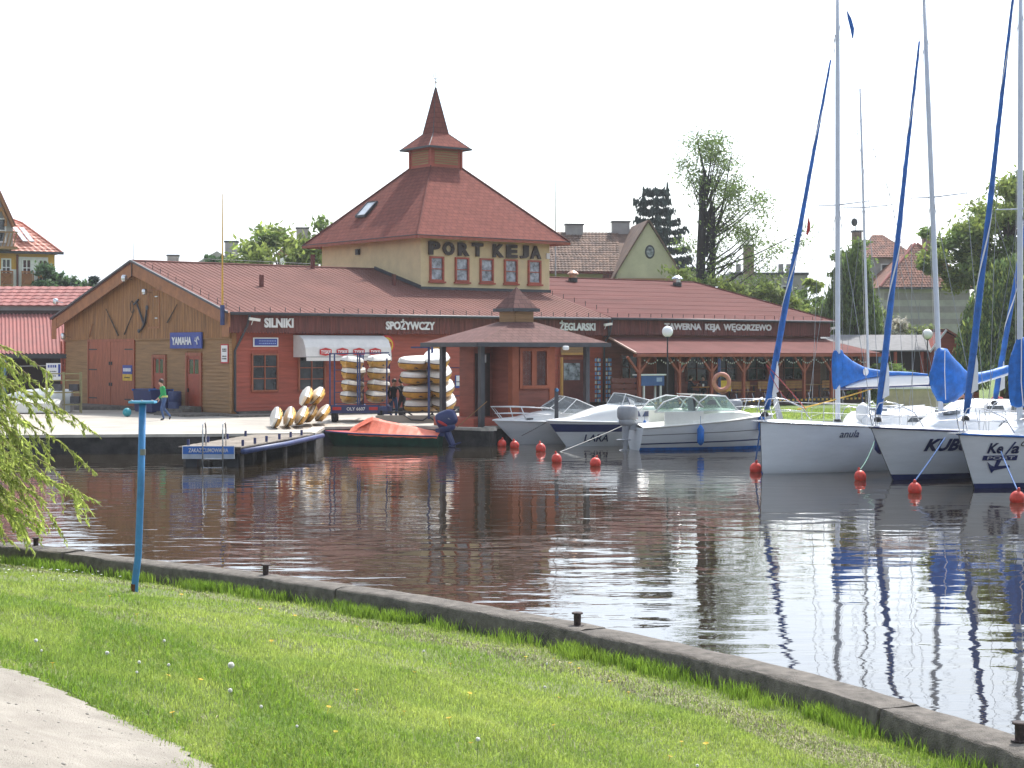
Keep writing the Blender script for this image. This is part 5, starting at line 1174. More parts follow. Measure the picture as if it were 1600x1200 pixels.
# flag on boat
fl = thing('boat_flag', 'small white and red flag on a short staff at the stern of the middle boat', 'flag', (4.4, 61.3, .9)); MB().tube([(0, 0, 0), (-.32, 0, .85)], .012, 5).build('staff', M['navy'], fl)
rows = [[(-.30+.12*j+.02*i, .03*math.sin(i*2+j), .82-.16*i-.06*j-.05*i*j*.3) for j in range(3)] for i in range(5)]; mb = MB(); mb.grid(rows); mb.build('cloth', M['sign'], fl); rows = [[(-.17+.05*j+.05*i, .02+.03*math.sin(i+j), .45-.1*i-.05*j) for j in range(3)] for i in range(4)]; mb = MB(); mb.grid(rows); mb.build('cloth', M['red'], fl)
o = sail_cover(bB, 3.6, 2.6, [(0, 1.05, 1.15, .07), (.3, 1.05, 1.22, .12), (1, 1.05, 1.12, .06)], M['navy'], 'folded_canopy')
# small dinghy engine between
dg = thing('moored_dinghy', 'small white open boat with grey outboard behind the middle boats', 'motor boat', (4.6, 67.4, 0), az, 'motor boats moored by the lawn'); HD = Hull(4.6, 1.8, .8, .7, .6, .2, .5, .5, .9); HD.build(dg, M['hullw'], M['white'], trim=M['sign']); outboard(dg, (4.7, 0, .75), 0, M['grayeng'], M['grayeng'], .9)
# green covered boat
gbt = thing('covered_boat', 'green open boat under a red orange tarpaulin with navy outboard', 'motor boat', (-6.40, 62.0, 0), R(-9))
HG = Hull(3.9, 1.35, .50, .38, .3, .2, .45, .4, .85); HG.build(gbt, M['green'], M['red'], camber=.02, trim=M['navy'])
rows = []
for i in range(23):
    t = i/22; x = .65+t*3.25; rg = np.interp(t, [0, .08, .2, .3, .45, .7, 1], [.62, .78, 1.03, .98, .86, .70, .50]); w = HG.hb(min(x, 3.85), .4)+.03; e = HG.sheer(x)
    rows.append([(x, -w, e-.07+.012*math.sin(i*1.9)), (x+.02, -w*.95, e+.02), (x, -w*.55, e+(rg-e)*(.45+.04*math.sin(i*2.7))), (x+.01, -w*.2, e+(rg-e)*.86), (x, 0, rg+.012*math.sin(i*1.3)), (x+.01, w*.25, e+(rg-e)*.82), (x, w*.6, e+(rg-e)*.4), (x, w*.95, e+.02), (x, w, e-.07)])
mb = MB(); mb.grid(rows); mb.build('tarpaulin', M['orangecover'], gbt)
MB().slab([(.75, -.45, .52), (.9, -.35, .62), (1.45, -.02, 1.04), (1.5, -.3, .9)], .01).build('tarpaulin_fold', M['orangecover'], gbt)
om = outboard(gbt, (4.12, 0, .38), 0, M['navy'], M['navy'], 1.15, -.35)
MB().sq((-.1, -.22, .45), (.2, .04, .06), .9, 8, 6, Matrix.Rotation(.5, 3, 'Y')).build('motor_decal', M['red'], om); MB().sq((.12, -.2, .62), (.14, .05, .05), .9, 8, 6, Matrix.Rotation(.5, 3, 'Y')).build('motor_decal', M['grayeng'], om)

# --- cabin boats seen behind the yachts
def cabin_far(x, y, az, label, s=1.):
    t_ = thing('cabin_boat', label, 'motor boat', (x, y, 0), az, 'cabin boats behind the yachts'); H_ = Hull(6.5*s, 2.4, 1.1, .9, .5, .25, .45, .35, .9); H_.build(t_, M['hullw'], M['white'], trim=M['navy'])
    c = cuddy(t_, H_, .6, 5.2*s, .8, M['white'], .4, .8)
    for sg in (-1, 1):
        for xa in (1.9, 3.0, 4.1): MB().slab([(xa*s, sg*(H_.hb(xa, 1)*.8+.02), 1.45), ((xa+.9)*s, sg*(H_.hb(xa, 1)*.8+.02), 1.45), ((xa+.85)*s, sg*(H_.hb(xa, 1)*.75+.02), 1.68), ((xa+.1)*s, sg*(H_.hb(xa, 1)*.75+.02), 1.68)], .012).build('side_window', M['glass'], t_)
    pulpit(t_, H_, .5, 1.3, r=.014)
cabin_far(12.6, 53.2, ANG-.05, 'white cabin boat moored behind the first and second yacht')
cabin_far(16.3, 57.0, ANG-.35, 'white cabin boat with dark windows behind the third yacht at right')

# ================================================================== BUOYS, MOORING ROPES
bl = [(-.36, 61.4, 'leftmost small orange buoy by the quay corner'), (.09, 60.3, 'orange buoy below the bow of the leftmost speedboat'), (.97, 58.35, 'orange buoy under the bow of the boat named LARA'), (1.36, 52.6, 'orange buoy left of the pair standing nearer the viewer'), (2.45, 50.8, 'orange buoy nearest below the name LARA'),
      (6.81, 48.3, 'orange buoy at the plumb bow of the first yacht'), (9.11, 45.2, 'orange buoy before the side of the first yacht'), (9.58, 41.1, 'pale orange buoy tied by a blue rope under the second yacht'), (11.26, 38.5, 'orange buoy at the right edge of the picture')]
bproto = None
for i, (x, y, lb) in enumerate(bl):
    if bproto is None:
        bproto = o = thing('mooring_buoy', lb, 'buoy', (x, y, .08), 0, 'orange mooring buoys')
        MB().sq((0, 0, 0), (.165, .165, .18), 1, 18, 12).build('float', M['redbuoy'], o, smooth=True); MB().lathe([(.05, .15), (.035, .22), (.02, .25)], (0, 0, 0), 8).build('lug', M['redbuoy'], o)
    else: o = copy_tree(bproto); o['label'] = lb; o.location = (x, y, .08)
    k_ = .95+.04*(i % 3); o.scale = (k_, k_, k_*(1.08 if i in (2, 3, 6) else 1)); o.rotation_euler = (R(random.uniform(-12, 12)), R(random.uniform(-12, 12)), i)
def rope(a, b, mt, label, r=.012, sag=.1, name='mooring_rope'):
    a, b = Vector(a), Vector(b); pts = [a+(b-a)*t-Vector((0, 0, sag*4*t*(1-t))) for t in [i/8 for i in range(9)]]
    o = MB().tube(pts, r, 5).build(name, mt, None); tag(o, label, 'rope', 'mooring ropes')
rope((9.11, 45.2, .28), (9.95, 47.2, 1.05), M['ropeg'], 'thin green rope from the buoy before the first yacht')
rope((9.58, 41.1, .28), (10.75, 42.9, 1.22), M['ropeb'], 'blue rope from the pale buoy up to the third bow', .018, .02)
rope((11.26, 38.5, .28), (11.8, 41.7, .95), M['ropeb'], 'blue rope from the buoy at the right edge', .018, .02)
rope((6.81, 48.3, .28), (6.9, 47.9, 1.35), M['ropeb'], 'blue rope down the plumb bow', .025, 0)
rope((1.5, 58.0, -.05), (3.9, 59.5, .85), M['ropew'], 'pale rope slanting into the water below the boat named LARA', .016, .02)
rope((.35, 62.0, .35), (1.45, 62.6, .93), M['slate'], 'dark rope on the side of the leftmost speedboat', .012, .02)
rope((6.75, 47.6, 1.4), (6.35, 46.6, 2.1), M['ropew'], 'short rope end at the first bow', .01, .05) if False else None
rope((7.0, 47.55, 3.0), (8.2, 48.2, 1.75), M['roper'], 'red line slack between the furled sail and rail of the first yacht', .012, -.02)
rope((7.0, 47.55, 3.0), (7.9, 48.0, 1.9), M['roper'], 'second red line hanging beside the first furled sail', .010, .25)
rope((8.0, 48.4, 1.75), (10.7, 50.4, 2.35), M['ropey'], 'yellow rope rising from the first deck toward the second furled sail', .02, .03)

# ================================================================== NEAR BANK ITEMS
o = thing('water_gauge_post', 'slim light blue steel post with flat top plate on the grass', 'post', (-4.24, 19.6, float(hgt(-4.24, 19.6))))
MB().tube([(-.05, 0, -.2), (-.035, 0, .12), (0, 0, .4), (.03, 0, 1.2), (.05, 0, 2.14)], .040, 12).build('pole', M['postblue'], o, smooth=True)
MB().tube([(.042, 0, 1.55), (.0435, 0, 1.62)], .0412, 12).build('bare_band', mat('bare_steel', (.22, .22, .2), .6, metal=.3), o); MB().tube([(-.0475, 0, -.05), (-.04, 0, .09)], .0412, 12).build('rusty_foot', mat('rust', (.16, .06, .025), .9, var=.3, scale=20), o)
MB().box(-.09, .20, -.10, .08, 2.14, 2.165).build('top_plate', mat('plate_blue', (.12, .46, .72), .4), o)
for x in (-.06, .055, .17): MB().lathe([(.012, 0), (.012, .014)], (x, -.06, 2.165), 6).build('bolt', M['steel'], o)
for x, y, lb in ((-3.05, 21.4, 'small rusty bollard on the wall in the left half'), (.66, 17.45, 'rusty bollard on the wall near the middle'), (3.61, 12.28, 'rusty bollard cut by the right edge'), (-6.75, 24.5, 'small bollard beside the willow at the far left')):
    t_ = thing('mooring_bollard', lb, 'bollard', (x, y, .585), random.uniform(0, 3), 'bollards on the bank wall')
    rm = mat('bollard_iron', (.05, .03, .028), .8, var=.4, scale=30)
    MB().lathe([(.035, 0), (.038, .10), (.036, .12)], (0, 0, 0), 12).build('shaft', rm, t_); MB().lathe([(.056, .12), (.058, .132), (.05, .138)], (0, 0, 0), 12).build('cap', rm, t_); MB().lathe([(.065, 0), (.065, .008)], (0, 0, 0), 12).build('base_plate', rm, t_)

# ================================================================== PEOPLE
def person(label, loc, rz, J_, mats, hairy=True, group=None, rad=1.):
    """J_: joint dict; one skinned surface, coloured by nearest bone"""
    t_ = thing('person', label, 'person', loc, rz, group)
    bones = [('pelvis', 'belly', .125, .12, 2), ('belly', 'chest', .12, .145, 1), ('chest', 'neck', .145, .06, 1), ('neck', 'head0', .055, .075, 0), ('head0', 'head1', .085, .085, 0), ('head1', 'head2', .085, .05, 0)]
    R_ = {'pelvis': .13, 'belly': .115, 'chest': .135, 'neck': .055, 'head0': .078, 'head1': .092, 'head2': .06, 'nose': .018}
    E_ = [('pelvis', 'belly', 1), ('belly', 'chest', 1), ('chest', 'neck', 1), ('neck', 'head0', 0), ('head0', 'head1', 0), ('head1', 'head2', 0)]
    hd = Vector(J_['head1']); fw = Vector(J_.get('face', (0, -1, 0))); J2 = dict(J_); J2['nose'] = tuple(Vector(J_['head0'])*.4+hd*.6+fw*.105); E_.append(('head1', 'nose', 0)); R_['nose'] = .014
    for s in 'LR':
        R_.update({'sh'+s: .062, 'el'+s: .043, 'wr'+s: .028, 'pa'+s: .034, 'hip'+s: .098, 'kn'+s: .062, 'an'+s: .042, 'toe'+s: .036})
        E_ += [('chest', 'sh'+s, 1), ('sh'+s, 'el'+s, 1), ('el'+s, 'wr'+s, mats.get('sleeve', 1)), ('wr'+s, 'pa'+s, 0), ('pelvis', 'hip'+s, 2), ('hip'+s, 'kn'+s, 2), ('kn'+s, 'an'+s, 2), ('an'+s, 'toe'+s, 3)]
        e, w_ = Vector(J_['el'+s]), Vector(J_['wr'+s]); d = (w_-e).normalized(); J2['pa'+s] = tuple(w_+d*.055); sd_ = d.cross(Vector((0, 1, .2))).normalized()
        for q in range(4):
            n1 = 'f%d%s' % (q, s); n2 = 'g%d%s' % (q, s); b_ = w_+d*.09+sd_*(q-1.5)*.020; ln = (.05, .058, .055, .043)[q]
            J2[n1] = tuple(b_); J2[n2] = tuple(b_+d*ln+Vector((0, -.012, -.004))); R_[n1] = .010; R_[n2] = .008; E_ += [('pa'+s, n1, 0), (n1, n2, 0)]
        J2['t0'+s] = tuple(w_+d*.045+sd_*.040); J2['t1'+s] = tuple(w_+d*.085+sd_*.055); R_['t0'+s] = .011; R_['t1'+s] = .009; E_ += [('pa'+s, 't0'+s, 0), ('t0'+s, 't1'+s, 0)]
    names = sorted({n for e in E_ for n in e[:2]}, key=lambda n: n != 'pelvis'); ix = {n: i for i, n in enumerate(names)}
    me = bpy.data.meshes.new('body'); me.from_pydata([J2[n] for n in names], [(ix[a], ix[b]) for a, b, _ in E_], [])
    o = bpy.data.objects.new('body_src', me); col.objects.link(o); md = o.modifiers.new('s', 'SKIN'); md.use_smooth_shade = True
    for n in names: v = me.skin_vertices[0].data[ix[n]]; v.radius = (R_[n]*rad, R_[n]*rad*(.8 if n in ('chest', 'belly', 'pelvis') else 1)); v.use_root = n == 'pelvis'
    o.modifiers.new('b', 'SUBSURF').levels = 1
    dg_ = bpy.context.evaluated_depsgraph_get(); em = bpy.data.meshes.new_from_object(o.evaluated_get(dg_)); bpy.data.objects.remove(o)
    for p in em.polygons:
        c = p.center; best = 9e9; mi = 0
        for a, b, m_ in E_:
            A_, B_ = Vector(J2[a]), Vector(J2[b]); ab = B_-A_; tt = max(0, min(1, (c-A_).dot(ab)/max(ab.length_squared, 1e-9))); dd_ = (c-A_-ab*tt).length
            if dd_ < best: best = dd_; mi = m_
        p.material_index = mi
    em.polygons.foreach_set('use_smooth', [True]*len(em.polygons))
    link('body', em, t_, [mats['skin'], mats['top'], mats['legs'], mats['shoe']])
    mb = MB(); mb.sq(tuple(hd+Vector((0, 0, .025))-fw*.022), (.100, .104, .105), 1, 14, 10); mb.sq(tuple(hd-fw*.06+Vector((0, 0, -.03))), (.08, .05, .08), 1, 10, 8); mb.build('hair', mats['hair'], t_, smooth=True)
    for s in (-1, 1): MB().sq(tuple(hd+fw*.088+Vector((s*.032, 0, -.005))), (.012, .006, .008), 1, 8, 6).build('eye', M['black'], t_)
    MB().sq(tuple(hd+fw*.085+Vector((0, 0, -.068))), (.024, .006, .007), 1, 8, 6).build('mouth', mat('lips', (.35, .10, .08), .5), t_)
    return t_
mk_ = lambda top, legs, hair='hair': dict(skin=M['skin'], top=M[top], legs=M[legs], shoe=M['black'], hair=M[hair])
walkJ = dict(pelvis=(0, 0, .90), belly=(0, -.02, 1.05), chest=(0, -.06, 1.24), neck=(0, -.10, 1.40), head0=(0, -.13, 1.47), head1=(0, -.15, 1.55), head2=(0, -.14, 1.62), face=(0, -.95, -.3),
             shL=(.16, -.07, 1.33), elL=(.22, -.12, 1.08), wrL=(.2, -.32, .92), shR=(-.16, -.07, 1.33), elR=(-.21, -.02, 1.08), wrR=(-.2, -.12, .86),
             hipL=(.085, 0, .85), knL=(.09, -.17, .5), anL=(.09, -.05, .08), toeL=(.1, -.2, .035), hipR=(-.085, 0, .85), knR=(-.08, .02, .48), anR=(-.08, .30, .16), toeR=(-.08, .26, .03))
pg = person('person in green top and blue jeans walking past the blue bin', (-13.95, 69.3, .6), R(-55), walkJ, mk_('gshirt', 'jeans'))
MB().lathe([(.145, .93), (.15, 1.0)], (0, 0, 0), 12).build('shirt_hem', M['lime'], pg)
standJ = dict(walkJ); standJ.update(knR=(-.08, -.02, .48), anR=(-.09, .04, .08), toeR=(-.1, -.12, .035), wrL=(.3, -.45, 1.25), elL=(.27, -.2, 1.15))
person('person in dark jacket working beside the trailer of stacked boats', (-4.78, 69.6, .6), R(20), standJ, mk_('darkcloth', 'jeans'))
person('second dark clothed person half hidden behind the boat stacks', (-4.45, 70.3, .6), R(-140), standJ, mk_('darkcloth', 'darkcloth'))
sitJ = dict(pelvis=(0, 0, .52), belly=(0, -.02, .68), chest=(0, -.05, .9), neck=(0, -.07, 1.06), head0=(0, -.09, 1.13), head1=(0, -.11, 1.21), head2=(0, -.1, 1.28), face=(0, -1, 0),
            shL=(.17, -.05, .99), elL=(.22, -.18, .78), wrL=(.12, -.4, .8), shR=(-.17, -.05, .99), elR=(-.22, -.18, .78), wrR=(-.12, -.38, .86),
            hipL=(.09, 0, .5), knL=(.11, -.42, .5), anL=(.11, -.42, .1), toeL=(.11, -.56, .04), hipR=(-.09, 0, .5), knR=(-.11, -.42, .5), anR=(-.11, -.40, .1), toeR=(-.11, -.54, .04))
person('dark haired guest sitting at the left side of the tavern table', bw_(24.6, -2.2, .85), ANG+R(70), sitJ, mk_('darkcloth', 'darkcloth'), group='guests on the veranda')
person('guest leaning over the tavern table, right of the other guest', bw_(25.9, -1.9, .85), ANG+R(-60), sitJ, mk_('darkcloth', 'darkcloth'), group='guests on the veranda')
person('person sitting on the far boats just left of the raised boom', (15.3, 59.5, .95), R(30), sitJ, mk_('pinkc' if False else 'skin', 'darkcloth'))
person('person in red sitting on the far boats right of the raised boom', (17.0, 60.5, .75), R(-30), sitJ, mk_('roper', 'darkcloth'))

# ================================================================== QUAY AND VERANDA FURNITURE
bn = thing('blue_skip', 'blue plastic container in front of the middle gable door', 'container', bw_(-1.1, 5.6), ANG)
mb = MB(); mb.box(-.45, .45, -.85, .85, .05, .1)
mb.prism([(-.45, .08), (.45, .08), (.55, 1.05), (-.55, 1.05)], -.9, .9, 'y'); mb.build('tub', M['navy'], bn)
for y in (-.88, .86): MB().box(-.6, .6, y, y+.05, 1.0, 1.08).build('rim', M['blue'], bn)
bs = thing('blue_barrel', 'dark blue barrel beside the container', 'barrel', bw_(-.7, 4.2)); MB().lathe([(.28, 0), (.3, .1), (.3, .5), (.28, .52), (.3, .54), (.3, .95), (.27, 1.0)], (0, 0, 0), 16).build('body', M['bluesteel'], bs, smooth=True)
o = MB().sq((0, 0, 0), (.19, .19, .19), 1, 16, 10).build('turquoise_ball', mat('turquoise', (.03, .30, .36), .5), None, smooth=True); tag(o, 'turquoise round float lying at the foot of the ramp', 'float'); o.location = (-16.35, 73.4, .79)
st = thing('access_steps', 'grey concrete steps with two ramps before the right gable door', 'steps', bw_(-.1, 3.7), ANG)
for k_ in range(3): MB().box(-1.3+k_*.38, -.0, -.9, .9, .0, .12+k_*.11).build('step', M['conc'], st) if k_ == 0 else MB().box(-1.3+k_*.38, -.0, -.9, .9, .12+(k_-1)*.11+.001, .12+k_*.11).build('step', M['conc'], st)
rk = thing('steel_rack', 'tall olive painted shelving rack beside the barn door', 'rack', (-20.1, 77.6, .6), R(20))
for x in (-.75, 0, .75):
    for y in (0, .6): MB().box(x-.03, x+.03, y, y+.04, 0, 1.85).build('leg', M['rackp'], rk)
for z in (.35, .9, 1.45, 1.75):
    mb = MB(); mb.box(-.75, .75, .0, .03, z, z+.05); mb.box(-.75, .75, .6, .63, z, z+.05); mb.build('shelf', M['rackp'], rk)
for i, (x, z) in enumerate(((-.4, .95), (.35, .95), (.4, .4))): o = MB().box(-.2, .2, -.15, .15, 0, .3).build('storage_box', M['slate'], None); tag(o, ['dark box on the left middle shelf of the rack', 'dark box on the right middle shelf of the rack', 'dark box on the bottom shelf of the rack'][i], 'box'); o.location = (-20.1+x*.94, 77.9+x*.34, .6+z+.05)
s_ = thing('rack_poster', 'white poster with blue print standing on top of the rack', 'sign', (-20.55, 77.45, 2.1), R(20)); MB().box(-.32, .32, 0, .02, 0, .75).build('panel', M['sign'], s_); MB().box(.2, .3, -.006, -.001, .15, .7).build('band', M['bluesign'], s_); marks(s_, -.25, .12, (.55,), -.002, .12, M['bluesign'], 'u', 4); marks(s_, -.2, .12, (.15, .25, .35), -.002, .05, M['slate'], 'u', 4)
ob = thing('upturned_boat', 'old white boat upside down on the grass behind the willow', 'boat', (-23.6, 79.0, .6), R(8))
rows = [[(x, -w, .05), (x, -w*.9, h*.6), (x, -w*.4, h*.95), (x, 0, h), (x, w*.4, h*.95), (x, w*.9, h*.6), (x, w, .05)] for x, w, h in ((0, .1, .5), (.5, .55, .8), (1.2, .8, 1.0), (2.2, .9, 1.1), (3.2, .85, 1.05), (3.4, .8, 1.0))]
mb = MB(); mb.grid(rows); mb.add(rows[-1], [tuple(range(7))]); mb.add(rows[0], [tuple(range(7))]); autosmooth(mb.build('hull', M['tarp'], ob), 50); MB().tube([r[0] for r in rows], .04, 6).build('gunwale', M['sign'], ob)
ob = thing('upturned_boat', 'second pale boat lying in front of the old white boat', 'boat', (-23.0, 77.4, .6), R(4)); o = MB(); rows = [[(x, -w, .05), (x, -w*.95, h*.7), (x, -w*.5, h*.95), (x, 0, h), (x, w*.5, h*.95), (x, w*.95, h*.7), (x, w, .05)] for x, w, h in ((0, .2, .3), (.6, .6, .6), (1.6, .7, .68), (2.6, .7, .66), (2.8, .65, .6))]; o.grid(rows); o.add(rows[-1], [tuple(range(7))]); autosmooth(o.build('hull', M['offwhite'], ob), 50)
# cart by the tavern post
ct = thing('blue_cart', 'blue topped metal box on white legs behind the first veranda post', 'box', bw_(21.2, -3.0, .85), ANG)
MB().box(-.75, .75, -.25, .25, .85, 1.35).build('body', mat('cart_blue', (.03, .09, .28), .5), ct); MB().box(-.85, .85, -.3, .3, 1.352, 1.42).build('lid', M['sign'], ct); MB().box(.25, .6, -.262, -.252, 1.05, 1.25).build('label', mat('label_blue', (.3, .4, .6), .5), ct)
for x in (-.55, .55):
    for y in (-.2, .2): MB().box(x-.04, x+.04, y-.04, y+.04, 0, .85).build('leg', M['sign'], ct)
# lamps
def lamp(x, y, z, label, g=.23):
    t_ = thing('street_lamp', label, 'lamp', (x, y, .6), 0, 'globe lamps'); MB().tube([(0, 0, 0), (0, 0, .9), (0, 0, .95), (0, 0, z-.6-g)], [.06, .06, .04, .032], 10).build('pole', M['black'], t_); MB().lathe([(.10, 0), (.06, .1)], (0, 0, z-.6-g), 12).build('collar', M['black'], t_); MB().sq((0, 0, z-.6+.02), (g, g, g), 1, 20, 14).build('globe', M['globe'], t_, smooth=True)
lamp(6.48, 72, 4.18, 'black lamp post with white globe in front of the tavern'); lamp(22.84, 95, 4.3, 'globe lamp post before the willow at right', .29)
# life ring
lp = thing('life_ring_post', 'blue post on the lawn carrying the life ring', 'post', (9.12, 76, .6)); MB().tube([(0, 0, 0), (0, 0, 2.45)], .07, 10).build('pole', M['bluesteel'], lp)
o = thing('life_ring', 'faded pink life ring hanging on the blue post', 'life ring', (9.2, 75.85, 2.03)); MB().tube([(.33*math.cos(a), 0, .35*math.sin(a)) for a in np.linspace(0, 2*math.pi, 25)[:-1]], .095, 10, closed=True).build('ring', M['pink'], o, smooth=True)
MB().tube([(.43*math.cos(a)+.03, -.05, .46*math.sin(a)-.03) for a in np.linspace(-.6, -2.6, 12)], .018, 5).build('grab_line', M['pink'], o)
# tavern tables and benches
def bench(u, v, label, w=1.5, back=True):
    t_ = thing('garden_bench', label, 'bench', bw_(u, v, .85), ANG, 'benches on the veranda')
    for k_ in range(3): MB().box(-w/2, w/2, -.2+k_*.135, -.08+k_*.135, .42, .46).build('seat_slat', M['wood_o'], t_)
    for k_ in range(3): MB().box(-w/2, w/2, .24, .27, .56+k_*.14, .68+k_*.14).build('back_slat', M['wood_o'], t_)
    for x in (-w/2+.15, w/2-.15): MB().tube([(x, -.22, 0), (x, -.05, .42), (x, .22, .44), (x, .29, .95)], .02, 5).build('frame', M['steel'], t_); MB().tube([(x, .4, 0), (x, .12, .42)], .02, 5).build('leg', M['steel'], t_)
for u, v, lb in ((28.4, -2.2, 'orange bench behind the life ring'), (30.3, -2.4, 'orange bench between the life ring and first furled sail'), (32.6, -2.2, 'orange bench right of the first furled sail'), (35.3, -2.3, 'orange bench near the last veranda post')): bench(u, v, lb)
def table(u, v, label):
    t_ = thing('tavern_table', label, 'table', bw_(u, v, .85), ANG, 'tables on the veranda'); MB().box(-.75, .75, -.4, .4, .70, .75).build('top', M['wood_o'], t_)
    for x in (-.6, .6):
        for y in (-.3, .3): MB().box(x-.03, x+.03, y-.03, y+.03, 0, .70).build('leg', M['slate'], t_)
for u, v, lb in ((25.4, -2.5, 'table between the two seated guests'), (29.3, -1.2, 'table behind the orange benches'), (34.2, -1.3, 'table near the right end of the veranda')): table(u, v, lb)
o = MB().box(-.4, .4, 0, .04, 0, .55).build('yellow_towel', M['yellowp'], None); tag(o, 'yellow cloth hanging over a seat beside the guests', 'cloth'); o.location = bw_(26.4, -2.95, 1.35); o.rotation_euler = (0, 0, ANG)
o = MB().lathe([(.05, 0), (.055, .14)], (0, 0, 0), 10).build('white_cup', M['sign'], None); tag(o, 'white cup on the table of the guests', 'cup'); o.location = bw_(25.1, -2.7, 1.602)
mb = MB(); wr = MB()
for u0_ in np.arange(20.4, 36, 1.1):
    pts = [(u0_+1.1*i/8, -3.4, 3.08-.28*4*(i/8)*(1-i/8)) for i in range(9)]; wr.tube(pts, .008, 3)
    for p in pts[1:-1]: mb.sq((p[0], p[1], p[2]-.02), (.032, .032, .04), 1, 6, 4)
sl_ = thing('string_lights', 'row of small pale bulbs hanging in swags under the veranda eave', 'string lights', (OX, OY, 0), ANG); mb.build('bulb', M['ropew'], sl_, kind='stuff'); wr.build('cable', M['black'], sl_)
s_ = thing('veranda_notice', 'small pale blue notice on the wall behind the second veranda post', 'sign', bw_(25.98+.25, .2, 2.3), ANG); MB().box(-.2, .2, -.03, 0, 0, .5).build('panel', M['sign'], s_); MB().box(-.1, .1, -.036, -.031, .15, .35).build('mark', M['postblue'], s_)
s_ = thing('blue_menu_sign', 'light blue sign hanging at the right end of the veranda', 'sign', bw_(38.0, -3.3, 2.75), ANG); MB().box(-.35, .35, -.03, 0, 0, .35).build('panel', M['postblue'], s_)
o = MB().prism([(-.12, 0), (.12, 0), (.05, 1.35), (-.10, 1.35)], -.03, .03, 'y').build('white_rudder', M['sign'], None); tag(o, 'white rudder blade standing upright on the first yacht deck edge', 'rudder'); o.location = (8.3, 49.8, 1.05) if False else (9.7, 62.2, .7); o.rotation_euler = (0, R(-12), 0)

# ================================================================== NEIGHBOURING HOUSES
def tiled(p00, p10, p11, p01, tw_, th_, mt, parent, name='roof_tiles', lift=.05):
    p00, p10, p11, p01 = map(Vector, (p00, p10, p11, p01)); nr = max(2, int(((p01+p11)/2-(p00+p10)/2).length/th_)); n = (p10-p00).cross(p01-p00).normalized()
    if n.z < 0: n = -n
    mb = MB()
    for r in range(nr):
        a0, a1 = p00+(p01-p00)*r/nr, p00+(p01-p00)*(r+1)/nr; b0, b1 = p10+(p11-p10)*r/nr, p10+(p11-p10)*(r+1)/nr
        nc = max(1, round((b0-a0).length/tw_))
        for c in range(nc):
            u, v = c/nc, (c+1)/nc; m = (u+v)/2
            q = lambda t, up, h: (a1+(b1-a1)*t if up else a0+(b0-a0)*t)+n*h
            mb.add([q(u, 0, lift*.5), q(m, 0, lift*1.3), q(v, 0, lift*.5), q(v, 1, 0), q(m, 1, lift*.6), q(u, 1, 0), q(u, 0, 0), q(v, 0, 0)], [(0, 1, 4, 5), (1, 2, 3, 4), (0, 6, 7, 2, 1)])
    return mb.build(name, mt, parent, kind='stuff')
def hwin(parent, x0, x1, z0, z1, y, axis='u', fm=None, n=2): return window(parent, x0, x1, z0, z1, y, n, 2, axis, fm or M['sign'], M['glass'], .10, .05, .07)
# cream house with steep gable
h = thing('cream_house', 'cream house with brown tiled roof and steep gable behind the harbour building', 'house', (3.0, 126, 0), R(6))
MB().box(-2, 12, .5, 9, .5, 9.3).build('wall', M['pale'], h)
MB().add([(-2, -.2, 9.2), (8, -.2, 9.2), (8, 4.7, 12.4), (-2, 4.7, 12.4)], [(0, 1, 2, 3)]).build('roof', M['tilebrown'], h); MB().add([(-2, 4.7, 12.4), (8, 4.7, 12.4), (8, 9.6, 9.2), (-2, 9.6, 9.2)], [(0, 1, 2, 3)]).build('roof', M['tilebrown'], h)
tiled((-2, -.25, 9.22), (4.9, -.25, 9.22), (5.6, 4.7, 12.42), (-2, 4.7, 12.42), .26, .34, M['tilebrown'], h)
MB().bar((-2, -.3, 9.15), (4.9, -.3, 9.15), .15, .2).build('gutter', M['fascia'], h)
# projecting gable wing facing the viewer
MB().prism([(4.4, .5), (9.0, .5), (9.0, 8.9), (8.75, 9.6), (6.75, 12.7), (4.7, 9.6), (4.4, 8.9)], -1.6, 1, 'y').build('gable_wing', M['pale'], h)
MB().slab([(4.15, -1.8, 8.6), (4.15, 5, 8.6), (6.75, 5, 12.85), (6.75, -1.8, 12.85)], .1).build('wing_roof', M['tilebrown'], h); tiled((4.15, 5, 8.63), (4.15, -1.75, 8.63), (6.75, -1.75, 12.88), (6.75, 5, 12.88), .3, .36, mat('dark_tile', (.10, .06, .05), .85, var=.3, island=.3), h)
MB().slab([(6.75, -1.8, 12.85), (6.75, 5, 12.85), (9.35, 5, 8.6), (9.35, -1.8, 8.6)], .1).build('wing_roof', M['tilebrown'], h)
MB().lathe([(.30, -.02), (.36, .0), (.36, .03)], (6.85, -1.62, 10.6), 20, 'y', Matrix(((1, 0, 0), (0, 1, 0), (0, 0, 1.4))).to_3x3()).build('oval_window', M['slate'], h)
MB().lathe([(.26, 0), (.26, .02)], (6.85, -1.66, 10.6), 20, 'y', Matrix(((1, 0, 0), (0, 1, 0), (0, 0, 1.4))).to_3x3()).build('pane', M['glass2'], h)
MB().box(4.5, 8.8, -1.72, -1.6, 8.5, 8.68).build('string_course', M['brown'], h)
hwin(h, 5.5, 7.3, 7.1, 8.25, -1.62, n=3); hwin(h, 4.75, 5.2, 7.2, 8.2, -1.62, n=1)
for x, y, z in ((2.2, 4.7, 12.95), (5.8, 4.9, 13.2)):
    c = MB().box(x-.65, x+.65, y-.35, y+.35, 11.5, z).build('chimney', M['greyrender'], h); MB().box(x-.72, x+.72, y-.42, y+.42, z, z+.10).build('chimney_cap', M['slate'], c)
MB().box(.8, 3.2, -.6, .0, 8.0, 9.1).build('dormer_panel', M['red'], h) if False else MB().box(3.6, 5.0, -.8, -.3, 8.2, 9.0).build('dormer_panel', M['fascia'], h)
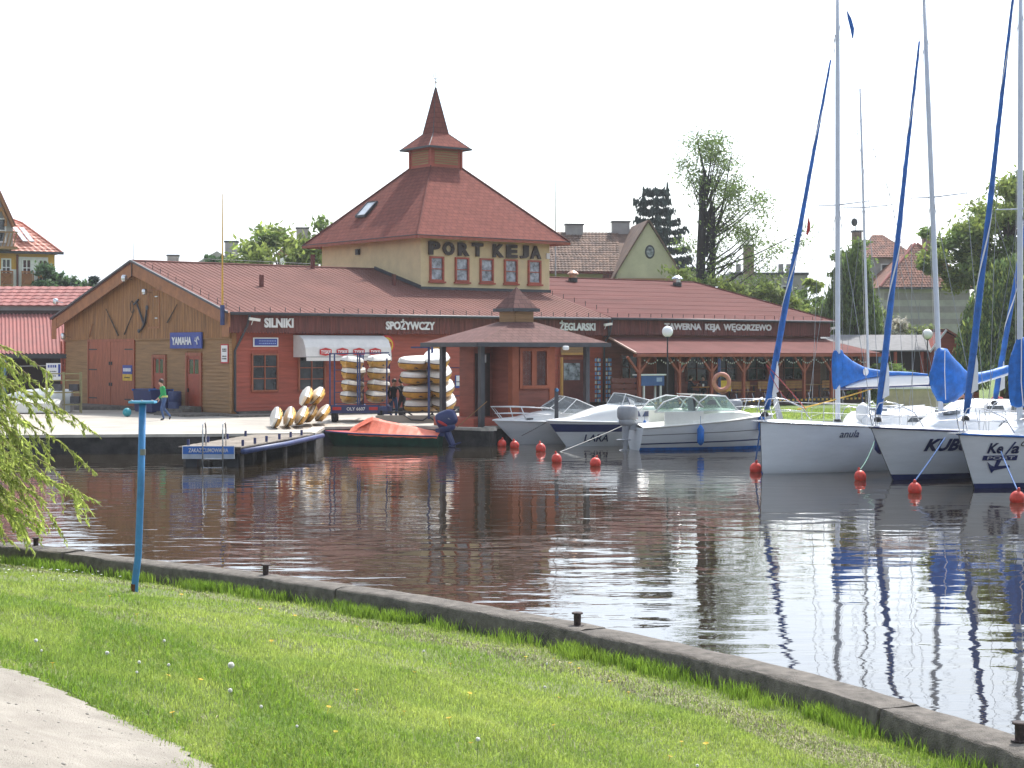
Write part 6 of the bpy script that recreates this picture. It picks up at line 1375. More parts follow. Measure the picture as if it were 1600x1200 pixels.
# hotel at far left: white and ochre with pink roof
h = thing('hotel', 'white and ochre hotel with pink roof, brown timber balconies and roof windows', 'building', (-34.4, 130, 0), R(28))
MB().box(-14, 0, 0, 7, .5, 9.5).build('wall', M['renderw'], h)
MB().box(-14, 0, 0, 7, 9.5, 10.8).build('upper_wall', M['ochre'], h)
MB().box(-2.75, -.5, -.04, -.001, 9.5, 10.45).build('white_panel', M['renderw'], h)
zt_ = 10.75; rx_ = ((.45, zt_, -.6), (-.98, 12.15, 1.0), (-1.95, 13.1, 2.2), (-2.7, 13.5, 3.2))
for (xa, za, ya), (xb, zb, yb) in zip(rx_, rx_[1:]):
    tiled((-14.5, ya, za), (xa, ya, za), (xb, yb, zb), (-14.5, yb, zb), .45, .40, M['pinktile'], h)
    MB().add([(xa, ya, za), (xa, 7-ya, za), (xb, 7-yb, zb), (xb, yb, zb)], [(0, 1, 2, 3)]).build('roof', M['pinktile'], h)
    MB().tube([(xa, ya, za+.05), (xb, yb, zb+.05)], .08, 6).build('ridge_cap', M['pinktile'], h)
MB().add([(-14.5, -.6, zt_-.02), (.45, -.6, zt_-.02), (.45, 7.6, zt_-.02), (-14.5, 7.6, zt_-.02)], [(3, 2, 1, 0)]).build('soffit', M['post'], h)
MB().bar((-14.5, -.68, zt_), (.5, -.68, zt_), .16, .2).build('gutter', M['slate'], h)
for x in (-2.35, -1.85):
    q = [Vector((x+dx-dz*.45, .15+dz*1.0, 11.5+dz*.92)) for dx, dz in ((0, 0), (.36, 0), (.36, 1.2), (0, 1.2))]
    MB().slab([p+Vector((0, -.12, .14)) for p in q], .06).build('roof_window', mat('sky_glass', (.6, .62, .65), .1, spec=1), h)
for x in (-.9, -2.1, -3.6):
    f = hwin(h, x-.36, x+.36, 8.95, 10.3, -.10); hwin(h, x-.36, x+.36, 6.2, 7.7, -.03)
    bl_ = MB().box(x-.42, x+.42, -.42, -.08, 8.2, 8.32).build('balcony', M['brown'], h)
    mb = MB(); mb.box(x-.45, x+.45, -.45, -.40, 9.25, 9.37); mb.box(x-.45, x-.37, -.45, -.4, 8.32, 9.25); mb.box(x+.37, x+.45, -.45, -.4, 8.32, 9.25); mb.box(x-.36, x+.36, -.38, -.34, 8.34, 9.2); mb.build('rail_frame', M['barge'], bl_)
    mb = MB(); mb.bar((x-.35, -.46, 8.4), (x+.3, -.46, 9.2), .10, .03); mb.bar((x-.3, -.46, 9.1), (x, -.46, 8.8), .08, .03); mb.bar((x-.38, -.46, 8.4), (x+.38, -.46, 8.4), .12, .03); mb.build('balcony_brace', M['wood_o'], bl_)
MB().tube([(-2.78, -.1, 10.6), (-2.78, -.1, 5)], .08, 6).build('downpipe', M['fascia'], h)
MB().prism([(-9, 10.9), (-3.3, 10.9), (-3.3, 12.6), (-5.2, 17), (-9, 12)], -1.0, 2, 'y').build('gable_wing', M['greyrender'], h)
MB().slab([(-5.6, -1.5, 18.0), (-3.25, -1.5, 12.6), (-3.25, 3, 12.6), (-5.6, 3, 18.0)], .18).build('gable_roof', M['barge'], h); MB().slab([(-5.6, -1.5, 18.08), (-3.15, -1.5, 12.65), (-3.15, 3, 12.65), (-5.6, 3, 18.08)], .05).build('gable_roof_tiles', M['pinktile'], h)
MB().tube([(-3.9, -1.3, 12.6), (-3.85, -1.3, 13.1), (-4.1, -1.3, 13.7), (-4.6, -1.3, 14.1)], .10, 6).build('timber_brace', M['wood_o'], h); MB().bar((-4.9, -1.3, 12.8), (-4.1, -1.3, 14.0), .13).build('timber_brace', M['wood_o'], h)
MB().box(-6, -3.1, -1.7, -1.0, 10.9, 11.1).build('gable_balcony', M['brown'], h)
for k_ in range(4): MB().bar((-4.2+k_*.26, -1.65, 11.1), (-3.95+k_*.26, -1.65, 12.1), .08).build('balcony_baluster', M['brown'], h)
MB().bar((-6, -1.65, 12.15), (-3.1, -1.65, 12.15), .1).build('balcony_rail', M['brown'], h)
hwin(h, -4.6, -3.8, 11.4, 13.2, -1.04, n=1)
# corrugated open shed left
h = thing('open_shed', 'open fronted shed with pinkish corrugated roof left of the gable', 'shed', (-25.2, 92, 0), R(2))
rows = []; 
for i in range(0, 205):
    x = -6+i*.05; z = .05 if (i % 4) in (0, 1) else 0.
    rows.append([(x-(4.2*.25*0), -3.4, 3.25+z-.0), (x-.9*0-.0, 1.6, 5.42+z)])
rows = [[(a[0][0]+.55, a[0][1], a[0][2]), (a[1][0]-.75, a[1][1], a[1][2])] for a in rows]
mb = MB(); mb.grid(rows); mb.build('corrugated_roof', M['corr'], h); mb = MB(); mb.add([(-6, -3.45, 3.1), (4.2, -3.45, 3.1), (4.2, -3.45, 3.24), (-6, -3.45, 3.24)], [(0, 1, 2, 3)]); mb.box(-6, 4.2, -3.44, -3.3, 3.02, 3.2); mb.build('eaves_board', M['slate'], h)
MB().box(-6, 4.2, 1.5, 1.7, .55, 5.6).build('rear_wall', M['dark'], h); MB().box(3.0, 3.3, -3.3, -3.0, .6, 3.1).build('post', M['tan'], h); MB().box(-1.2, -.9, -3.3, -3.0, .6, 3.1).build('post', mat('pale_blue', (.15, .28, .38), .6), h)
for x in (.6,): MB().box(x-.06, x+.06, -.5, -.4, .6, 4.2).build('post', M['dark'], h)
MB().bar((-1, -3.2, 2.6), (3.1, -3.2, 2.7), .05).build('rail', M['greyrender'], h)
MB().box(-6, 6.5, 1.75, 5, .55, 5.9).build('back_building', M['greyrender'], h); tiled((-6, 1.5, 5.85), (6.8, 1.5, 5.85), (6.8, 4.6, 7.0), (-6, 4.6, 7.0), .5, .55, M['corr'], h)
# low red kiosk roof at right of the tavern
h = thing('grey_roofed_pavilion', 'low pavilion with grey roof and red gable right of the tavern', 'pavilion', (19.8, 103, 0), R(4))
MB().box(-1, 5.4, .4, 4, .6, 3.5).build('wall', M['dark'], h); MB().slab([(-2, -1.2, 3.45), (5.0, -1.2, 3.45), (5.6, 2, 4.4), (-2, 2, 4.4)], .08).build('roof', M['greyroof'], h)
MB().prism([(4.9, .6), (7.8, .6), (7.8, 3.5), (5.75, 4.55), (4.9, 3.4)], -1.2, 3, 'y').build('gable_wing', M['redwall'], h)
MB().slab([(5.75, -1.4, 4.66), (5.75, 3.2, 4.66), (8.1, 3.2, 3.35), (8.1, -1.4, 3.35)], .08).build('gable_roof', M['vroof'], h); MB().bar((4.75, -1.45, 3.35), (5.75, -1.45, 4.66), .12, .1).build('barge_board', M['sign'], h); MB().bar((5.75, -1.45, 4.66), (8.1, -1.45, 3.35), .12, .1).build('barge_board', M['post'], h)
for x in (-.8, 1.0, 2.8, 4.4): MB().box(x-.08, x+.08, -1.1, -.95, .6, 3.4).build('post', M['redwall'], h)
MB().box(5.6, 6.6, -1.24, -1.2, 1.0, 2.8).build('opening', M['tan'], h)
o = thing('beige_garden_wall', 'low beige stall counter seen under the first boom', 'counter', (19.5, 84, .6), R(4)); MB().box(-1.6, 1.6, 0, .6, 0, .95).build('front', mat('beige_panel', (.5, .42, .28), .7), o); MB().box(-1.8, 1.8, -.1, .7, .95, 1.05).build('counter_top', M['sign'], o)
# right-hand grey house with tiled hip roofs
h = thing('striped_house', 'grey house with striped wall, brown hipped tile roofs and two chimneys', 'house', (33.3, 138, 0), R(3))
MB().box(-3.6, 3.3, 0, 8, .5, 8.6).build('wall', M['greyrender'], h)
for z0, z1 in ((7.5, 8.05), (6.5, 7.0), (5.6, 6.0)): MB().box(-3.62, 3.32, -.03, 0, z0, z1).build('wall_stripe', M['greyrender2'], h)
tiled((-4.1, -.5, 8.5), (3.8, -.5, 8.5), (.35, 3.6, 12.2), (-.45, 3.6, 12.2), .24, .30, M['tile'], h); MB().add([(-4.1, -.5, 8.48), (3.8, -.5, 8.48), (3.8, 8.5, 8.48), (-4.1, 8.5, 8.48), (0, 3.7, 12.18)], [(0, 1, 4), (1, 2, 4), (2, 3, 4), (3, 0, 4)]).build('roof', M['tile'], h)
for a, b in (((-4.1, -.5, 8.55), (-.1, 3.6, 12.25)), ((3.8, -.5, 8.55), (.1, 3.6, 12.25))): MB().tube([a, b], .1, 6).build('hip_cap', M['corr'], h)
MB().bar((-4.2, -.6, 8.42), (3.9, -.6, 8.42), .12, .14).build('gutter', M['slate'], h)
MB().box(-4.2, .4, 6, 13, .5, 11.3).build('rear_wall', M['greyrender'], h); tiled((-4.5, 5.5, 11.2), (.8, 5.5, 11.2), (-1.3, 9, 13.3), (-2.2, 9, 13.3), .24, .30, M['tile'], h); MB().add([(-4.5, 5.5, 11.18), (.8, 5.5, 11.18), (.8, 13, 11.18), (-4.5, 13, 11.18), (-1.8, 9.2, 13.28)], [(0, 1, 4), (1, 2, 4), (2, 3, 4), (3, 0, 4)]).build('roof', M['tile'], h)
hwin(h, -2.3, -1.1, 9.2, 10.7, 5.95); MB().box(1.4, 2.9, -.05, -.001, 3.9, 4.7).build('dark_opening', M['slate'], h)
for x, y, z in ((-3.8, 8, 13.6), (1.4, 5.2, 12.9)): c = MB().box(x-.35, x+.35, y-.35, y+.35, 10.5, z).build('chimney', M['brick'], h); MB().box(x-.42, x+.42, y-.42, y+.42, z-.15, z).build('chimney_cap', M['slate'], c)
MB().sq((-4.0, 8, 14.3), (.28, .08, .35), 1, 12, 8).build('satellite_dish', M['slate'], h); MB().tube([(-3.9, 8, 13.5), (-3.9, 8, 14.2)], .03, 5).build('dish_mast', M['slate'], h)
# long flat building and brick chimney stack
h = thing('flat_roofed_block', 'long pale flat roofed block far behind the trees', 'building', (22.8, 152, 0)); MB().box(-3.5, 3.2, 0, 8, .5, 10.1).build('wall', M['greyrender'], h); MB().box(-3.6, 3.3, -.1, 8.1, 10.1, 10.35).build('roof_edge', M['slate'], h)
for x in (-2.2, -.4, 1.4): hwin(h, x-.5, x+.5, 7.8, 9.2, -.03)
for x in (-2.6, 1.2, 1.9): MB().box(x-.2, x+.2, 2, 2.5, 10.3, 11.2).build('roof_vent', M['greyrender'], h)
o = thing('brick_chimney', 'tall grey brown chimney stack behind the leafy tree', 'chimney', (20.4, 149, 0)); MB().box(-.42, .42, -.4, .4, .5, 12.4).build('shaft', M['brick'], o); MB().box(-.5, .5, -.48, .48, 12.4, 12.6).build('cap', M['slate'], o)
for x, y, z, w, lb, mt_ in ((-25.6, 150, 12.1, 5.2, 'white gabled house far behind the shop roof at left', 'renderw'), (-20.3, 160, 14.0, 2.6, 'distant house with white chimney above the chestnut tree', 'renderw'), (-34.5, 170, 12.0, 3.5, 'distant brown roofed house between the dark trees and the gable', 'brick')):
    h = thing('distant_house', lb, 'house', (x, y, 0), R(5)); MB().box(-w/2, w/2, 0, 5, .5, z-1.6).build('wall', M[mt_], h); MB().prism([(-w/2-.3, z-1.7), (w/2+.3, z-1.7), (0, z)], -.3, 5.3, 'y').build('roof', M['corr'] if mt_ == 'brick' or 'chestnut' in lb else M['greyrender'], h); c = MB().box(w*.1, w*.1+1.1, 2, 2.8, z-1.2, z+.9).build('chimney', M['greyrender'], h); MB().box(w*.1-.08, w*.1+1.18, 1.92, 2.88, z+.9, z+1.05).build('chimney_cap', M['slate'], c)
    hwin(h, -.5, .5, z-3.4, z-2.2, -.02)
o = MB().tube([(0, 0, 0), (0, 0, 9), (0, 0, 14.2)], [.05, .04, .02], 5).build('antenna_mast', M['wire'], None); tag(o, 'thin radio mast rising behind the tower roof on the right', 'antenna'); o.location = (2.77, 110, .5)
# overhead cable
o = MB().tube([(-19.6, 95, 8.6), (-10, 95, 8.15), (-3, 95, 8.2)], .012, 4).build('overhead_cable', M['wire'], None); tag(o, 'thin cable running left from the yellow tower', 'cable')

# ================================================================== TREES
def leafcloud(name, C, size, mt, parent=None, seed=0, aspect=1.6, up=.0, kind=None, dirs=None, wf=.55):
    r = np.random.default_rng(seed); n = len(C); s = (size*r.uniform(.6, 1.4, n))[:, None]
    a = r.normal(size=(n, 3)) if dirs is None else dirs+r.normal(size=(n, 3))*.28
    a /= np.linalg.norm(a, axis=1)[:, None]; b = np.cross(a, r.normal(size=(n, 3))); b /= np.linalg.norm(b, axis=1)[:, None]
    V = np.stack([C-a*s*aspect*.5, C+b*s*wf*.6, C+a*s*aspect*.5, C-b*s*wf*.6], 1).reshape(-1, 3)
    return np_mesh(name, V, np.arange(n*4).reshape(n, 4), mt, parent, kind)
def tree(name, label, x, y, z0, H_, crown, nleaf, size, mt, seed=0, trunk_r=.25, group=None, nclump=38, bark='bark', clumpr=.24, flat=1., cat='tree', mt2=None, hollow=.55):
    """crown: list of (dx, dy, z, rx, ry, rz) ellipsoids"""
    r = np.random.default_rng(seed); t_ = thing(name, label, cat, (x, y, z0), 0, group); P_ = []; P2 = []; lim = MB()
    top = max(c[2] for c in crown)
    lim.tube([(0, 0, -.3), (.1*r.normal(), 0, top*.3), (.15*r.normal(), 0, top*.6), (.1*r.normal(), 0, top*.95)], [trunk_r*1.15, trunk_r*.8, trunk_r*.55, trunk_r*.15], 8)
    tot = sum(c[3]*c[5] for c in crown)
    for (dx, dy, cz, rx, ry, rz) in crown:
        k = max(5, int(nclump*rx*rz/tot))
        for i in range(k):
            v = r.normal(size=3); v /= np.linalg.norm(v); rad = r.uniform(hollow, 1.0)
            c = np.array([dx+v[0]*rx*rad, dy+v[1]*ry*rad, cz+v[2]*rz*rad*flat]); cr = min(rx, rz)*clumpr*r.uniform(.7, 1.5)
            n = max(8, int(nleaf*rx*rz/tot/k*r.uniform(.6, 1.5))); g = r.normal(size=(n, 3))*np.array([1, 1, .6])*cr*.62
            (P2 if (mt2 and r.random() < .4) else P_).append(c+g)
            if i % 2 == 0:
                s_ = Vector((0, 0, max(.3, min(c[2]*.75, cz)))); m_ = s_.lerp(Vector(c), .5)+Vector((0, 0, .1*rz)); lim.tube([s_, m_, Vector(c)], [trunk_r*.28, trunk_r*.16, .02], 5)
    lim.build('trunk', M[bark], t_, smooth=True)
    leafcloud('crown', np.concatenate(P_), size, M[mt], t_, seed+1, kind='stuff')
    if P2: leafcloud('crown', np.concatenate(P2), size, M[mt2], t_, seed+2, kind='stuff')
    return t_
def weeping(name, label, x, y, z0, top, rx, nstr, mt, seed, size=.16, leaf=45, low=1.0, mt2=None, trunk_r=.25, group=None):
    r = np.random.default_rng(seed); t_ = thing(name, label, 'tree', (x, y, z0), 0, group); lim = MB(); lim.tube([(0, 0, -.3), (0, 0, top*.5), (.1, 0, top*.9)], [trunk_r, trunk_r*.6, .05], 8); A = []; D = []
    for i in range(nstr):
        a = r.uniform(0, 2*math.pi); q = r.random()**.6; zt = top*(1-.45*q**2)*r.uniform(.84, 1.0); ox, oy = math.cos(a)*rx*q, math.sin(a)*rx*q; ln = min(zt-low, r.uniform(.25, .6)*top*(.5+q*.6))
        tt = r.uniform(0, 1, leaf); sw = r.normal()*.18
        A.append(np.stack([ox*(1+.12*np.sqrt(tt))+r.normal(size=leaf)*.10+sw*tt, oy*(1+.12*np.sqrt(tt))+r.normal(size=leaf)*.10, zt-ln*tt+r.normal(size=leaf)*.08], 1)); D.append(np.tile([0, 0, -1.], (leaf, 1)))
        if i % 6 == 0: lim.tube([(0, 0, zt*.6), (ox*.6, oy*.6, zt), (ox, oy, zt)], [.07, .04, .015], 4)
    lim.build('trunk', M['bark'], t_, smooth=True); A = np.concatenate(A); D = np.concatenate(D); k = r.random(len(A)) < .65
    leafcloud('crown', A[k], size, M[mt], t_, seed, 1.9, dirs=D[k], kind='stuff', wf=.5); leafcloud('crown', A[~k], size, M[mt2 or mt], t_, seed+5, 1.9, dirs=D[~k], kind='stuff', wf=.5); return t_
gT = 'trees behind the harbour building'
tree('dark_conifer', 'dark bushy tree right of the hotel', -30.9, 118, .5, 9, [(0, 0, 6.0, 1.6, 1.6, 3.4), (1.6, 0, 5.0, 1.5, 1.5, 3.0), (1.9, 0, 6.8, .8, .8, 2.2), (-1.0, 0, 5, 1.2, 1.5, 3)], 14000, .26, 'leaf_dark', 3, group=gT, nclump=60, mt2='leaf_spruce')
tree('dark_conifer', 'second dark tree before the hill gap left of the gable', -27.8, 120, .5, 8, [(0, 0, 4.4, 1.8, 1.6, 2.9), (-1.4, 0, 5.9, .7, .8, 1.7)], 5000, .26, 'leaf_dark', 4, group=gT, nclump=40, mt2='leaf_spruce')
tree('chestnut_tree', 'round chestnut tree with pale blossom candles left of the tower', -15.0, 112, .5, 11, [(0, 0, 8.2, 3.0, 2.5, 2.9), (2.6, 0, 8.9, 2.2, 2, 2.5), (-2.4, 0, 7.4, 1.7, 2, 2.2), (1, 0, 6.3, 3.6, 2, 2)], 15000, .30, 'leaf_mid', 5, group=gT, nclump=90, mt2='leaf_light')
tree('chestnut_tree', 'darker lower tree joining the chestnut at its left', -18.3, 108, .5, 8, [(0, 0, 7.0, 1.2, 1.5, 2.3)], 2600, .26, 'leaf_dark', 6, group=gT, nclump=24)
# spruce
def spruce(x, y, z0, H_, seed):
    r = np.random.default_rng(seed); t_ = thing('spruce_tree', 'dark drooping spruce standing behind the cream house', 'tree', (x, y, z0), 0, gT); MB().tube([(0, 0, -.2), (.1, 0, H_*.96)], [.28, .04], 8).build('trunk', M['barkd'], t_); A = []; D = []; lim = MB()
    for k in range(11):
        z = H_*(.50+.045*k); Lb = 3.3*(1-k/15)*r.uniform(.8, 1.15)
        for j in range(7):
            a = 2*math.pi*(j/7)+r.uniform(-.35, .35); L1 = Lb*r.uniform(.75, 1.2); n = int(200*L1/2); tt = r.uniform(.12, 1, n); dr = r.random(n)
            px = np.cos(a)*L1*tt; py = np.sin(a)*L1*tt; pz = z-.22*np.sin(tt*2.4)*L1*.5+.22*tt**3-dr*.38*(.4+tt)
            A.append(np.stack([px+r.normal(size=n)*.10, py+r.normal(size=n)*.10, pz], 1)); D.append(np.tile([math.cos(a)*.3, math.sin(a)*.3, -1.], (n, 1))); lim.tube([(0, 0, z), (math.cos(a)*L1*.5, math.sin(a)*L1*.5, z-.15*L1), (math.cos(a)*L1, math.sin(a)*L1, z+.02)], [.06, .04, .01], 4)
    for (dx, h0) in ((-1.0, .98), (.9, 1.0), (.1, .93)):
        n = 150; tt = r.uniform(0, 1, n); A.append(np.stack([dx+.0+r.normal(size=n)*.13*(1-tt), r.normal(size=n)*.13, H_*(h0-.12)+tt*H_*.10], 1)); D.append(np.tile([0, 0, -1.], (n, 1)))
    lim.build('branches', M['barkd'], t_); leafcloud('crown', np.concatenate(A), .19, M['leaf_spruce'], t_, seed, 2.0, dirs=np.concatenate(D), kind='stuff', wf=.6)
spruce(11.5, 138, .5, 16.6, 8)
# tall broken-topped tree with two dark trunks
t_ = thing('pollarded_tree', 'tall thin leafed tree with two bare dark broken trunks', 'tree', (12.5, 112, .5), 0, gT)
MB().tube([(-.3, 0, 0), (-.35, 0, 5), (-.25, 0, 9), (-.15, 0, 12), (-.2, 0, 14.3)], [.34, .34, .30, .25, .16], 9).build('trunk', M['barkd'], t_); MB().tube([(.5, 0, 0), (.45, 0, 6), (.5, 0, 10), (.55, 0, 12.3)], [.22, .22, .2, .14], 8).build('trunk', M['barkd'], t_)
r = np.random.default_rng(12); lim = MB(); P_ = []
for i in range(185):
    zc = r.uniform(6.0, 17.0); sp = 2.8 if zc > 11 else 4.3; side = r.normal()*sp*.5+(2.1 if zc < 13.5 else .5); cx_ = side; cy_ = r.normal()*1.1
    if zc > 13 and abs(cx_) > 2.2: cx_ *= .5
    if zc > 15.3: cx_ *= .5
    c = np.array([cx_, cy_, zc]); n = r.integers(30, 110); P_.append(c+r.normal(size=(n, 3))*np.array([.42, .42, .25]))
    if i % 3 == 0: s_ = Vector((.1, 0, max(4, zc-2.6))); lim.tube([s_, s_.lerp(Vector(c), .5)+Vector((0, 0, -.2)), Vector(c)], [.08, .045, .015], 4)
for i in range(7): a = r.uniform(-1.3, 2.5); lim.tube([(.1, 0, 9), (a*.6, 0, 12), (a, 0, r.uniform(14, 16.8))], [.09, .05, .012], 4)
lim.build('branches', M['barkd'], t_); leafcloud('crown', np.concatenate(P_), .125, M['leaf_mid'], t_, 13, kind='stuff')
tree('leafy_shrub', 'bright green bush at the foot of the bare trunks', 10.9, 108, .5, 8, [(0, 0, 6.0, 1.8, 1.5, 2.2), (2.2, 0, 5.4, 2.0, 1.5, 1.9)], 6500, .24, 'leaf_light', 14, group=gT, nclump=50, mt2='leaf_mid')
tree('leafy_shrub', 'loose green bush right of the bare trunks below the chimney', 16.2, 110, .5, 8, [(0, 0, 5.3, 2.2, 1.5, 2.1), (2.6, 0, 4.3, 2.2, 1.5, 1.8)], 5500, .24, 'leaf_light', 15, group=gT, nclump=50, mt2='leaf_pale')
tree('leafy_shrub', 'sunlit green tree right of the tavern roof behind the first mast', 19.6, 116, .5, 8, [(-.6, 0, 4.6, 1.7, 1.5, 3.0), (.4, 0, 6.2, 1.0, 1, 1.6)], 5000, .25, 'leaf_light', 16, group=gT, nclump=40, mt2='leaf_mid')
weeping('weeping_birch', 'drooping birch behind the first yacht mast', 21.2, 108, .5, 9.6, 1.9, 330, 'leaf_mid', 17, .17, 48, 1.2, 'leaf_will2', group=gT)
tree('birch_tree', 'airy tree top rising over the weeping birch', 21.4, 109, .5, 10, [(0, 0, 8.6, 1.4, 1.2, 1.4)], 1500, .2, 'leaf_mid', 18, group=gT, nclump=22)
tree('flowering_shrub', 'white blossoming shrub below the striped house', 24.3, 118, .5, 6, [(0, 0, 4.3, 1.6, 1.4, 2.4), (1.6, 0, 3.6, 1.4, 1.2, 1.6)], 4200, .22, 'leaf_pale', 19, group=gT, nclump=40, mt2='blossom')
tree('flowering_shrub', 'second pale shrub right of the pavilion gable', 28.2, 118, .5, 6, [(0, 0, 3.2, 1.5, 1.4, 1.7)], 2600, .22, 'leaf_pale', 20, group=gT, nclump=24, mt2='leaf_light')
tree('lime_tree', 'large broad tree at the right edge behind the masts', 29.8, 104, .5, 14, [(0, 0, 9.4, 3.2, 2.6, 3.9), (-2.5, 0, 8.3, 2.0, 2, 2.9), (1.6, 0, 11.2, 2.2, 2, 2.6), (3.4, 0, 9, 3, 2, 4), (-3.6, 0, 8.6, 1.7, 1.6, 2.3)], 26000, .24, 'leaf_mid', 21, .4, gT, 150, mt2='leaf_light')
weeping('weeping_willow', 'dark weeping willow at right behind the third yacht', 28.2, 97, .5, 8.6, 2.9, 520, 'leaf_will2', 22, .17, 50, .8, 'leaf_light', .4, gT)
weeping('weeping_willow', 'second willow filling the right edge', 32.2, 98, .5, 9.2, 2.8, 380, 'leaf_mid', 23, .17, 50, .8, 'leaf_will2', .4, gT)
for i, (x, y, w, lb) in enumerate(((20.5, 95, 2.6, 'low hedge right of the tavern under the boom'), (25.2, 98, 2.6, 'dark shrub right of the pavilion'), (30.5, 92, 3.4, 'dark hedge under the willow at right'))):
    tree('garden_hedge', lb, x, y, .5, 2, [(0, 0, 1.1, w/2+.5, .8, 1.1)], 3800, .17, 'leaf_mid' if i == 0 else 'leaf_dark', 30+i, .06, 'hedges in the garden', 34, cat='hedge')
# distant wood beyond everything, low on the horizon
C_ = []; r = np.random.default_rng(44)
for i in range(240):
    x = r.uniform(-110, 110); y = r.uniform(200, 230); hh = r.uniform(4, 7.5); C_.append(np.array([x, y, hh*.55+.5])+r.normal(size=(110, 3))*np.array([2.0, 1.5, hh*.25]))
tag(leafcloud('distant_wood', np.concatenate(C_), .8, M['leaf_dark'], None, 45, kind='stuff'), 'far low belt of trees on the horizon', 'wood')

# near willow bush at the left edge
t_ = thing('willow_bush', 'light green willow bush hanging over the water at the left edge', 'tree', (-8.6, 23.6, .5)); r = np.random.default_rng(50); lim = MB(); A = []; D = []
lim.tube([(0, 0, -.2), (.1, 0, .8), (.3, -.1, 1.8), (.4, 0, 2.8)], [.16, .13, .09, .04], 8)
for i in range(170):
    z1 = r.uniform(.5, 3.35); out_ = r.uniform(.9, 2.5)*(1.0 if z1 > 1 else .72); a = r.normal()*.5-.30
    if r.random() < .13: out_ = r.uniform(2.4, 3.2)*(1 if z1 > 1.2 else .75)
    ex, ey = math.cos(a)*out_, math.sin(a)*out_; drop = r.uniform(.4, 1.3); rise = r.uniform(.1, .5)
    s_ = Vector((.2, 0, z1*.85)); pts = []
    for q in range(9):
        f = q/8; pts.append(Vector((s_.x+(ex-s_.x)*f**.85+.03*r.normal(), ey*f+.03*r.normal(), s_.z+rise*math.sin(min(1, f*1.6)*math.pi/2)-drop*f**2.6)))
    lim.tube(pts, [.013-.0012*q for q in range(9)], 4)
    n = int(135*out_/2.2)
    for q in range(n):
        f = (r.random()**.55)*8; k = min(7, int(f)); p = pts[k].lerp(pts[k+1], f-k); d = (pts[k+1]-pts[k]).normalized(); lat = Vector(r.normal(size=3)).normalized()
        dd = (d*.9+lat*.55+Vector((0, 0, -.35))).normalized(); A.append(p+dd*.04+Vector((0, 0, -.0))); D.append(dd)
    # hanging side twigs
    for w_ in range(3):
        f = r.uniform(3.5, 7.9); k = int(f); p = pts[k].lerp(pts[k+1], f-k); ln = r.uniform(.15, .45); m = 20
        for q in range(m): g = q/m; A.append(p+Vector((.05*g+r.normal()*.012, r.normal()*.012, -ln*g))); D.append(Vector((r.normal()*.5+.2, r.normal()*.5, -1)).normalized())
lim.build('branches', mat('willow_twig', (.22, .16, .06), .8), t_)
leafcloud('foliage', np.array([tuple(v) for v in A]), .062, M['leaf_willow'], t_, 51, 1.7, dirs=np.array([tuple(v) for v in D]), kind='stuff', wf=.30)

# ================================================================== GRASS (joined blades)
def blades(name, X, Y, Z, hgt_, wid, mt, label, lean=.45, seed=0, flat=None):
    r = np.random.default_rng(seed); n = len(X); az_ = r.uniform(0, 2*np.pi, n); ln = hgt_*r.uniform(.55, 1.35, n); tl = r.uniform(.05, lean*1.6, n)
    bx, by = np.cos(az_), np.sin(az_); fa = az_+r.normal(size=n)*.6+np.pi/2; wx, wy = np.cos(fa)*wid, np.sin(fa)*wid
    B0 = np.stack([X-wx, Y-wy, Z-.006], 1); B1 = np.stack([X+wx, Y+wy, Z-.006], 1)
    mx_, my_, mz_ = X+bx*ln*tl*.35, Y+by*ln*tl*.35, Z+ln*.6; tx, ty, tz = X+bx*ln*tl, Y+by*ln*tl, Z+ln*np.sqrt(np.clip(1-(tl*.6)**2, .2, 1))
    Mm0 = np.stack([mx_-wx*.8, my_-wy*.8, mz_], 1); Mm1 = np.stack([mx_+wx*.8, my_+wy*.8, mz_], 1); T0_ = np.stack([tx-wx*.12, ty-wy*.12, tz], 1); T1_ = np.stack([tx+wx*.12, ty+wy*.12, tz], 1)
    V = np.stack([B0, B1, Mm1, Mm0, T1_, T0_], 1).reshape(-1, 3); i = np.arange(n)[:, None]*6
    F = np.concatenate([i+np.array([[0, 1, 2, 3]]), i+np.array([[3, 2, 4, 5]])], 0)
    return tag(np_mesh(name, V, F, mt, kind='stuff'), label, 'grass')
r = np.random.default_rng(60)
def scatter(n, y0, y1, xa, xb):
    Y = r.uniform(y0, y1, n); lo_ = Y*-.315-.4; hi_ = Y*.315+.4; X = lo_+(hi_-lo_)*r.random(n); return X, Y
SX, SY = [], []
for n, y0, y1 in ((240000, 6.4, 10.0), (150000, 10, 14), (90000, 14, 19), (50000, 19, 26)):
    X, Y = scatter(n, y0, y1, 0, 0); SX.append(X); SY.append(Y)
X = np.concatenate(SX); Y = np.concatenate(SY); d = bank_d(X, Y); k = (d > .385) & ((pathf(X, Y) < -.03) | (r.random(len(X)) < .45*np.exp(-np.clip(pathf(X, Y), 0, 9)/.09)-.01)); X, Y, d = X[k], Y[k], d[k]
Z = hgt(X, Y)
patch_ = np.sin(X*2.1+Y*1.3)+np.sin(X*.9-Y*2.4+1)+np.sin(X*4.3+Y*3.1)*.5
hh_ = .034+.010*patch_*.5; hh_ = hh_*np.where((d > 5.0) & (d < 6.6), 1.35, 1.0)*np.interp(pathf(X, Y), [-1.5, -.1, 0], [1, .65, .5]); dry = (d < 1.5) & (d > .85) & (r.random(len(X)) < .55); hh_ = np.clip(hh_, .018, .09)
wd_ = np.interp(Y, [6, 12, 20, 26], [.0017, .0028, .0045, .006])
blades('grass_lawn', X[~dry], Y[~dry], Z[~dry], hh_[~dry], wd_[~dry], M['grass'], 'short sunlit mown grass covering the near bank', .75, 61)
